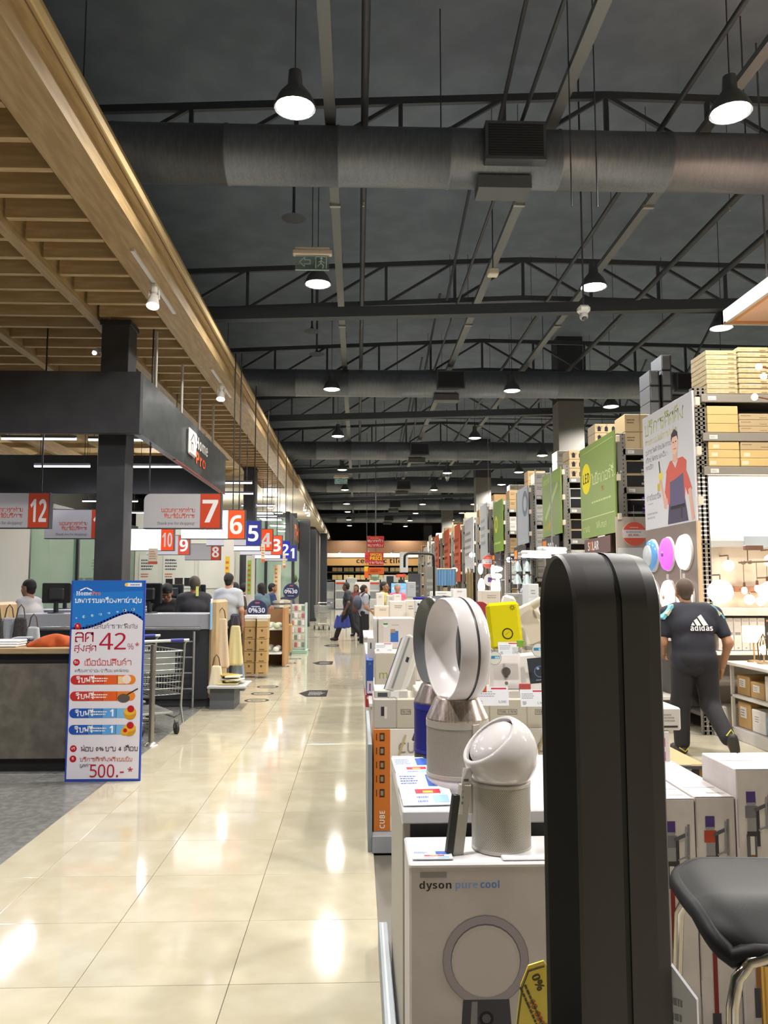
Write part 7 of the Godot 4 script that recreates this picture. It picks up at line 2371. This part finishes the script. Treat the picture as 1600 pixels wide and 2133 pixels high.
	part(bt, "top", bxe(Vector3(-.35, .9, -.3), Vector3(.3, .95, .3), .005), mt("#9a7448", .5))
	part(bt, "body", bxe(Vector3(-.3, 0, -.25), Vector3(.25, .9, .25), .005), mt("#8a6a45", .6))
	var fl := thing("plant_shelf", "shelf of potted plants seen through the far green glass", "plants", Vector3(-2.9, 0, -36.5))
	part(fl, "shelf", bxe(Vector3(-1.0, .0, -.3), Vector3(.7, 1.5, .3)), mt("#8f9488", .6))
	for k in 6:
		part(fl, "leaves", G.new().ell(Vector3(-.8 + .28 * k, 1.85 + .1 * (k % 2), 0), Vector3(.13, .2, .12), 8), mt(["#4c5f3c", "#6a6a48", "#3f5238"][k % 3], .8))
		part(fl, "pot", G.new().cyl(Vector3(-.8 + .28 * k, 1.5, 0), Vector3(-.8 + .28 * k, 1.72, 0), .07, .1, 10), mt("#b5a58c", .7))
	# the service counter and shop front at the end of the till hall
	var cn := thing("wood_counter", "wooden service counter before the dark pillar", "counter", Vector3(-2.55, 0, -26.3))
	part(cn, "front", bxe(Vector3(-.05, 0, -2.5), Vector3(0, 1.0, 2.5), .004), mt("#8d7456", .5))
	part(cn, "top", bxe(Vector3(-.5, 1.0, -2.55), Vector3(.04, 1.05, 2.55), .005), mt("#a58a66", .4))
	for i in 3:
		var c := thing("aisle_pillar", "dark pillar at the left of the aisle beyond the tills, %s from the camera" % ORD[i], "pillar", Vector3(-2.12, 0, [-32.0, -37.0, -50.0][i]))
		part(c, "shaft", bxe(Vector3(-.2, 0, -.25), Vector3(.2, 4.2 if i < 2 else 4.9, .25), .006), mt("#2b2e32", .5))
		part(c, "base", bxe(Vector3(-.22, 0, -.27), Vector3(.22, .12, .27)), mt("#1d1f22", .5))
	var sf := thing("shop_fascia", "dark shop fascia with orange lit characters beside the far pillars", "fascia", Vector3(-2.35, 3.05, -27.5))
	part(sf, "board", bxe(Vector3(-.15, 0, -9.3), Vector3(0, 1.1, 0), .004), mt("#3a3c3e", .5))
	var q2 := face(Vector3(.002, .2, -2.0), PI / 2)
	for k in 4:
		q2.rect(.3 + .9 * k, .05, .16, .6, "#e06a2c").rect(.3 + .9 * k, .5 - .2 * (k % 2), .6, .15, "#e06a2c")
	part(sf, "lettering", q2, print_mat)
	for i in 4:
		var lp := thing("panel_lamp", "bright square panel lamp in the far shop ceiling, %s in its row" % ORD[i], "light", Vector3(-3.1 + .12 * i, 3.95 - .08 * i, -26.0 - 1.6 * i), 0, "far shop panel lamps")
		part(lp, "frame", bx(Vector3(0, .02, 0), Vector3(.75, .04, .5)), mt("#8a8a88", .5))
		part(lp, "cord", G.new().cyl(Vector3(0, .03, 0), Vector3(0, (5.44 if i < 2 else 5.02) - lp.position.y, 0), .008, -1, 5), mt("#2a2b2d", .6))
		part(lp, "diffuser", bx(Vector3(0, -.005, 0), Vector3(.66, .02, .42)), glow("#fafaff", 3.0))
	# floor stickers
	var floor_print: StandardMaterial3D = print_mat.duplicate()
	floor_print.roughness = .95
	floor_print.metallic_specular = .05
	for i in 3:
		var p: Vector3 = [at(652, 1424, -11.9), at(672, 1367, -16.6), at(690, 1335, -21.5)][i]
		var o := thing("floor_arrow", "dark arrow sticker with small print on the floor of the aisle, %s from the camera" % ORD[i], "floor sticker", Vector3(p.x, .0005, p.z), 0)
		var g := G.new()
		g.t = Transform3D(Basis(Vector3.RIGHT, -PI / 2), Vector3.ZERO)
		g.ext([Vector2(-.21, 0), Vector2(-.08, .36), Vector2(.21, .36), Vector2(.21, -.36), Vector2(-.08, -.36)].map(func(v: Vector2) -> Vector2: return v), .0004)
		part(o, "sheet", g, mt("#3a3937", .95, 0, .05))
		var q := G.new()
		q.t = Transform3D(Basis(Vector3.RIGHT, -PI / 2), Vector3(0, .0004, 0))
		scrawl(q, -.06, -.2, .24, .4, "#8a8884", 4)
		stick(o, q)
	for i in 9:
		var p: Vector3 = [at(535, 1437, -11.2), at(547, 1424, -11.9), at(558, 1412, -12.7), at(585, 1375, -15.9), at(600, 1368, -16.6), at(612, 1360, -17.6), at(632, 1345, -19.9), at(628, 1338, -20.9), at(655, 1318, -25.0)][i]
		var o := thing("floor_ring", "dark ring sticker on the floor before the tills, %s from the camera" % ORD[i], "floor sticker", Vector3(p.x, .0005, p.z))
		var q := G.new()
		q.t = Transform3D(Basis(Vector3.RIGHT, -PI / 2), Vector3.ZERO)
		q.disc(0, 0, .17, "#3f3e3c", .13).disc(0, 0, .09, "#6a6864", .05)
		part(o, "ring", q, floor_print)
		q = G.new()
		q.t = Transform3D(Basis(Vector3.RIGHT, -PI / 2), Vector3.ZERO)
		q.rect(-.03, -.012, .06, .024, "#55534f")
		part(o, "mark", q, floor_print)

# ---------------------------------------------------------------- the far end: tile department and hanging price boards
func far_end() -> void:
	var fb := thing("tile_fascia", "orange brown fascia over the far end lettered ceramic tile", "fascia", Vector3(2.0, 0, -58.5))
	part(fb, "upper_board", bxe(Vector3(-4.4, 4.05, -.2), Vector3(8, 4.95, 0)), mt("#654629", .6))
	part(fb, "light_strip", bxe(Vector3(-4.4, 3.72, -.25), Vector3(8, 4.03, .05)), mt("#cfcac0", .5))
	part(fb, "lower_board", bxe(Vector3(-4.4, 3.12, -.2), Vector3(8, 3.72, 0)), mt("#a88048", .6))
	var q := face(Vector3(-2.1, 3.25, .002))
	ptex(q, "ceramic tile", 0, .05, .34, "#231d18", 0, "Droid Sans", true, 3.35)
	part(fb, "lettering", q, print_mat)
	for i in 3:
		var l := thing("far_tube", "slanting bright tube lamp under the far fascia, %s from the left" % ORD[i], "light", at([709, 818, 768][i], 1158, -57.5) + Vector3(0, 0, 0))
		part(l, "tube", G.new().bar(Vector3(-.1, .2, -.2), Vector3(.12, -.05, .6), .06, .06), glow("#fbfbff", 3.0))
		part(l, "mount", bx(Vector3(0, .3, 0), Vector3(.1, .2, .1)), mt("#77756f", .5))
	var sh := thing("tile_racking", "dark racking of tan tile cartons under the far fascia", "rack", Vector3(2.0, 0, -59.2))
	part(sh, "frame", bxe(Vector3(-4.4, 0, -.6), Vector3(8, 3.12, -.5)), mt("#393632", .7))
	for k in 4:
		part(sh, "beam", bxe(Vector3(-4.4, [.5, 1.2, 2.0, 2.6][k], -.5), Vector3(8, [.6, 1.3, 2.1, 2.7][k], .3)), mt("#4a4742", .6))
	for r in 2:
		for k in 8:
			var o := thing("tile_carton", "pale tan tile carton on the %s shelf of the far racking, %s from the left" % [["upper", "lower"][r], ORD[k]], "carton", Vector3(-1.5 + .85 * k, [2.7, 2.1][r], -58.95), 0, "tan tile cartons on the far racking")
			part(o, "box", bxe(Vector3(-.36, 0, -.2), Vector3(.36, [.28, .34][r], .2)), mt(["#b59d68", "#a8905c", "#bda774"][(k + r) % 3], .6))
			part(o, "strap", bxe(Vector3(-.05, 0, -.201), Vector3(.05, [.281, .341][r], .201)), mt("#8d7748", .6))
	for k in 9:
		var o := thing("showroom_panel", "%s showroom display panel at the far end of the aisle, %s from the left" % [["grey", "white", "pale"][k % 3], ORD[k]], "display panel", Vector3(-2.0 + .8 * k, 0, -56.5 + .3 * (k % 2)), 0, "")
		part(o, "panel", bxe(Vector3(-.36, .05, -.06), Vector3(.36, 1.9 + .15 * (k % 3), 0), .01), mt(["#8b8e90", "#c9c8c4", "#a9aaa6"][k % 3], .3))
		part(o, "foot", bxe(Vector3(-.38, 0, -.3), Vector3(.38, .06, .2)), mt("#55565a", .6))
		var qq := face(Vector3(-.36, .05, .001))
		for m in 3:
			qq.rect(.04, .1 + .6 * m, .64, .5, ["#9fa2a4", "#b7b6b0", "#7d8084"][(k + m) % 3])
			qq.lay -= .00004
		qq.lay += .0001
		if k in [1, 4]:
			qq.rect(.04, 1.7, .64, .14, "#b8452a")
		stick(o, qq)
	# hanging red boards over the middle of the aisle
	var bo := [[765, 1117, 800, 1141, "#b0262a"], [768, 1150, 799, 1177, "#b8242a"], [766, 1182, 800, 1196, "#c2581f"], [760, 1150, 769, 1172, "#a82a2a"], [759, 1180, 768, 1204, "#c2581f"]]
	for k in 5:
		var b: Array = bo[k]
		var z: float = [-30.0, -30.0, -30.6, -33.0, -33.6][k]
		var a := at(b[0], b[3], z)
		var c := at(b[2], b[1], z)
		var o := thing("hanging_board", ["red hanging board with Thai lettering, topmost over the far aisle", "red hanging board reading SPECIAL PRICE in yellow", "orange hanging board under the SPECIAL PRICE board", "red hanging board half hidden left of the SPECIAL PRICE board", "orange board with a yellow corner, lowest on the left of the hanging boards"][k], "sign", Vector3((a.x + c.x) / 2, a.y, z))
		var w := c.x - a.x
		var h := c.y - a.y
		part(o, "board", bxe(Vector3(-w / 2, 0, -.04), Vector3(w / 2, h, 0), .004), mt(b[4], .45))
		q = face(Vector3(-w / 2, 0, .001))
		if k == 0:
			thai(q, "หมวดครัว", w / 2, h * .5, h * .17, "#e0c8c4", .18, 1)
			thai(q, "หมวดห้อง", w / 2, h * .12, h * .17, "#e0c8c4", .18, 1)
			scrawl(q, w * .2, h * .78, w * .6, h * .12, "#c9a53c", 1)
		elif k == 1:
			ptex(q, "SPECIAL", w / 2, h * .7, h * .2, "#e8d22c", 1, "Droid Sans", true, w * .8)
			ptex(q, "PRICE", w / 2, h * .38, h * .26, "#e8d22c", 1, "Droid Sans", true, w * .82)
			thai(q, "ราคาพิเศษ", w / 2, h * .1, h * .14, "#e0c8b4", .18, 1)
		elif k == 4:
			q.rect(0, h * .6, w, h * .4, "#d8a82c")
		else:
			scrawl(q, w * .15, h * .3, w * .7, h * .45, "#7a2418", 2)
		stick(o, q)
		part(o, "cord", G.new().cyl(Vector3(0, h, -.02), Vector3(0, 8.0 - a.y, -.02), .006, -1, 5), mt("#3a3a3c", .6))
	var gr := thing("green_balloon_sign", "round green sign low over the far aisle", "sign", at(781, 1200, -34.0))
	part(gr, "disc", G.new().cyl(Vector3(0, 0, -.02), Vector3(0, 0, 0), .2, -1, 24), mt("#6d8a6a", .5))
	part(gr, "cord", G.new().cyl(Vector3(0, .2, -.01), Vector3(0, 8.0 - gr.position.y, -.01), .004, -1, 5), mt("#3a3a3c", .6))
	part(gr, "band", bxe(Vector3(-.14, -.03, 0), Vector3(.14, .06, .006), .002), mt("#b0bca4", .5))
	# the television wall and dark fixtures behind the shoppers
	var tv := thing("television", "lit television with a blue picture behind the shopper in pink", "television", at(838, 1242, -24.0))
	part(tv, "frame", bxe(Vector3(-.35, 0, -.05), Vector3(.2, .42, 0), .008), mt("#17181a", .4))
	part(tv, "screen", bxe(Vector3(-.33, .03, 0), Vector3(.18, .39, .004)), glow("#6aa0d8", .8))
	q = face(Vector3(-.33, .03, .0046))
	q.disc(.12, .2, .09, "#dce8f4", 0, .05).disc(.38, .12, .08, "#cfe0f0", 0, .05).rect(.25, .22, .12, .06, "#a9cbe6")
	stick(tv, q)
	part(tv, "stand", bxe(Vector3(-.2, -at(838, 1242, -24.0).y, -.1), Vector3(.1, 0, -.04)), mt("#222326", .5))
	for k in 7:
		var b: Array = [[806, 1200, 820, 1290, -27.0, "#1e1f22", "tall black fixture right of the shopper in yellow"], [852, 1195, 876, 1290, -23.0, "#3b3c40", "dark shelf of pots right of the television"], [800, 1198, 830, 1225, -30.0, "#c9c9c6", "white board above the television"], [826, 1196, 846, 1202, -26.0, "#c2482a", "orange strip above the television"], [886, 1180, 910, 1290, -24.0, "#77756c", "beige sample wall left of the blue curtain"], [834, 1150, 850, 1192, -28.0, "#b9b9b8", "pale grey column board above the television"], [740, 1212, 770, 1240, -38.0, "#c9c4be", "white sale counter beyond the walking man"]][k]
		var c := carton("fixture", b[6], "fixture", [b[0], b[1], b[2], b[3]], b[4], .4, mt(b[5], .5))
		q = front(c, .4)
		var w: float = c.get_meta("w")
		var h: float = c.get_meta("h")
		if k in [2, 3, 5]:
			part(c, "post", bxe(Vector3(-.03, -c.position.y, -.03), Vector3(.03, .0, .03)), mt("#4a4a4c", .5))
		scrawl(q, w * .15, h * .2, w * .7, h * .6, Color(b[5]).lightened(.25).to_html(), 5)
		stick(c, q)

# ---------------------------------------------------------------- people
func people() -> void:
	var sk := "#9a6d50"
	# the man in the navy sports shirt walking away past the lamps
	var m := person("short-haired man in a navy sports shirt and black trousers walking away past the lamps", Vector3(3.16, 0, -7.5), -.05, 1.0, {
		"pelvis": Vector3(.0, .9, .02), "chest": Vector3(.0, 1.19, -.02), "neck": Vector3(-.02, 1.38, -.05), "head": Vector3(-.03, 1.515, -.085), "nod": -.1,
		"shL": Vector3(-.222, 1.305, -.05), "shR": Vector3(.228, 1.305, -.02), "elL": Vector3(-.275, 1.03, -.02), "wrL": Vector3(-.2, .92, -.24), "elR": Vector3(.31, 1.03, .06), "wrR": Vector3(.27, .8, .0),
		"hpL": Vector3(-.09, .86, 0), "hpR": Vector3(.1, .86, .02), "knL": Vector3(-.12, .47, -.03), "anL": Vector3(-.13, .09, .0), "heL": Vector3(-.13, .045, .03), "toL": Vector3(-.15, .04, -.17),
		"knR": Vector3(.13, .46, .04), "anR": Vector3(.16, .2, .36), "heR": Vector3(.165, .23, .43), "toR": Vector3(.2, .05, .4)},
		{"skin": sk, "hair": "#4b3c30", "cut": "cropped", "top": "#20212b", "legs": "#1a181c", "shoes": "#2a2623", "girth": 1.2}, .014)  # hair colour lightened for the reflection on the crown
	var q := face(Vector3.ZERO)
	q.t = Transform3D(Basis(Vector3.RIGHT, -.2) * Basis.from_scale(Vector3(1.25, 1.25, 1)), Vector3(.03, 1.16, .162))
	q.shape([Vector2(-.075, .03), Vector2(-.045, .03), Vector2(-.06, .055)].map(func(v: Vector2) -> Vector2: return v), "#d6d0d0")
	q.shape([Vector2(-.035, .03), Vector2(.0, .03), Vector2(-.028, .082), Vector2(-.052, .066)], "#d6d0d0").shape([Vector2(.012, .03), Vector2(.052, .03), Vector2(.005, .112), Vector2(-.022, .094)], "#d6d0d0")
	ptex(q, "adidas", -.0, -.01, .042, "#d6d0d0", 1, "Droid Sans", true, .165)
	part(m, "shirt_print", q, print_mat, "white three-bar emblem and word on the back")
	for s in [-1.0, 1.0]:
		var g := G.new()
		g.bar(Vector3(.19 * s, 1.375, .0), Vector3(.29 * s, 1.255, .02), .07, .03)
		part(m, "shoulder_stripe", g, mt("#6fb4c4", .7))
		part(m, "shoulder_stripe", G.new().bar(Vector3(.175 * s, 1.378, .0), Vector3(.255 * s, 1.29, .05), .03, .03), mt("#b9bda4", .7))
	part(m, "shoe_trim", G.new().tube([Vector3(-.175, .07, .05), Vector3(-.13, .04, .082), Vector3(-.085, .075, .05)], .006, 6).tube([Vector3(.125, .24, .4), Vector3(.165, .29, .4), Vector3(.2, .24, .4)], .008, 6), mt("#b5a83a", .6))
	# shoppers in the aisle
	var w1 := person("man in dark clothes striding left across the aisle with a blue bag", Vector3(-.28, 0, -23.4), 1.35, .98, {
		"pelvis": Vector3(0, .92, 0), "head": Vector3(0, 1.59, -.06), "neck": Vector3(0, 1.43, -.02), "knL": Vector3(-.1, .5, -.2), "anL": Vector3(-.1, .12, -.33), "heL": Vector3(-.1, .05, -.3), "toL": Vector3(-.1, .05, -.48), "knR": Vector3(.1, .48, .12), "anR": Vector3(.1, .13, .42), "heR": Vector3(.1, .1, .47), "toR": Vector3(.1, .035, .3),
		"elL": Vector3(-.25, 1.12, .08), "wrL": Vector3(-.25, .9, -.02), "elR": Vector3(.25, 1.12, .0), "wrR": Vector3(.25, .88, -.12)}, {"skin": "#5a3d2e", "hair": "#14110f", "top": "#1a1c26", "legs": "#141418"})
	var bg := thing("blue_bag", "blue carrier bag held by the striding man", "bag", Vector3(-.42, .3, -23.3))
	var bp := []
	for k in 4:
		bp.append([Vector3(-.2 + .12 * k, .12 + .02 * (k % 2), 0), Vector3(-.16 + .1 * k, .42, 0), .07, .035])
	part(bg, "sack", nets(bp, .02, .05), mt("#2b3a86", .5))
	part(bg, "handle", G.new().tube([Vector3(-.1, .42, 0), Vector3(.0, .56, 0), Vector3(.1, .42, 0)], .008, 6), mt("#24306e", .5))
	person("person in a maroon top walking behind the striding man", Vector3(-.04, 0, -25.6), 2.8, .94, {}, {"skin": "#7a553f", "hair": "#1d1613", "top": "#6a2f26", "legs": "#2a2a30", "cut": "long"})
	var w2 := person("woman in a grey top with a patterned backpack standing in the aisle", Vector3(.17, 0, -22.3), -1.1, .93, {"elR": Vector3(.22, 1.1, .05), "wrR": Vector3(.2, .95, -.15)}, {"skin": "#a8795c", "hair": "#1c1512", "top": "#9a9ba4", "legs": "#17171c", "cut": "bun"})
	var bk := part(w2, "backpack", G.new().ell(Vector3(0, 1.12, .2), Vector3(.16, .22, .11), 14), grain("packcloth", "#171b24", "#5c6678", Vector3(12, 12, 12), .8, .06), "dark patterned backpack")
	part(bk, "strap", G.new().tube([Vector3(-.1, 1.3, .13), Vector3(-.13, 1.42, .02), Vector3(-.13, 1.3, -.13), Vector3(-.12, 1.1, -.1)], .016, 6).tube([Vector3(.1, 1.3, .13), Vector3(.13, 1.42, .02), Vector3(.13, 1.3, -.13), Vector3(.12, 1.1, -.1)], .016, 6), mt("#20242c", .8))
	person("man in a pale yellow striped shirt beside the appliance display", Vector3(.6, 0, -18.6), -1.9, .97, {"elR": Vector3(.24, 1.1, .02)}, {"skin": "#8a6148", "hair": "#1a1614", "top": "#b8ab62", "legs": "#3a3a40", "girth": 1.1})
	person("grey-haired person in a pink shirt behind the display", Vector3(1.02, 0, -20.5), PI, .95, {"nod": -.25}, {"skin": "#a87c64", "hair": "#8a8580", "top": "#d0607a", "legs": "#3a3a44", "girth": 1.05})
	# people at the tills
	person("person in a pale shirt seen in profile behind the till screen at the far left", Vector3(at(62, 1230, -11.6).x, 0, -11.6), 1.3, .96, {}, {"skin": "#9a6f55", "hair": "#1b1613", "top": "#b4b2b4", "legs": "#26262a"})
	person("cashier in a black cap and black jacket looking down at the till", Vector3(at(351, 1230, -12.3).x, 0, -12.3), PI, .93, {"nod": -.5, "head": Vector3(0, 1.58, -.08), "elL": Vector3(-.26, 1.14, -.03), "wrL": Vector3(-.16, 1.02, -.26), "elR": Vector3(.26, 1.14, -.03), "wrR": Vector3(.16, 1.02, -.26)}, {"skin": "#8f6650", "hair": "#121214", "cut": "cap", "top": "#16161a", "legs": "#1b1b1f", "sleeve": "long"})
	var cc := person("person in dark clothes and a grey cap seen from behind at the till", Vector3(at(405, 1230, -11.7).x, 0, -11.7), .1, 1.0, {}, {"skin": "#8f6650", "hair": "#4a443e", "cut": "cropped", "top": "#24242a", "legs": "#1b1b1f", "girth": 1.1})
	part(cc, "lanyard_card", bxe(Vector3(.03, 1.42, .1), Vector3(.07, 1.56, .108), .003), mt("#c9cf6a", .5))
	var gs := person("young man in a light grey shirt seen from behind at the till", Vector3(at(476, 1230, -13.9).x, 0, -13.9), -.15, 1.04, {}, {"skin": "#a87c62", "hair": "#121010", "top": "#a4a7ac", "legs": "#2a2c34", "girth": 1.1})
	part(gs, "shoulder_bag", bxe(Vector3(.1, .85, .12), Vector3(.26, 1.1, .2), .03), mt("#2a2c38", .7))
	var tx := [[489, -15.9, "person with dark hair leaning by the second till beyond the grey shirt", "#3a2a24", .6, "short"], [509, -18.4, "person with short dark hair beside the tall post board", "#2b2c34", -1.0, "short"], [545, -18.6, "woman with long dark hair in a teal top among the far tills", "#4c6068", .9, "long"], [566, -20.0, "person in a blue top in profile among the far tills", "#24385a", -1.3, "short"], [598, -22.0, "person seated low behind the round navy sign at the far till", "#3a3f4a", 2.6, "short"]]
	for k in 5:
		var b: Array = tx[k]
		var p := at(b[0], 1230, b[1])
		person(b[2], Vector3(p.x, 0 if k < 4 else -.12, b[1]), b[4], .95, {}, {"skin": "#9a7058", "hair": "#15110f", "cut": b[5], "top": b[3], "legs": "#24242a"}, .026)
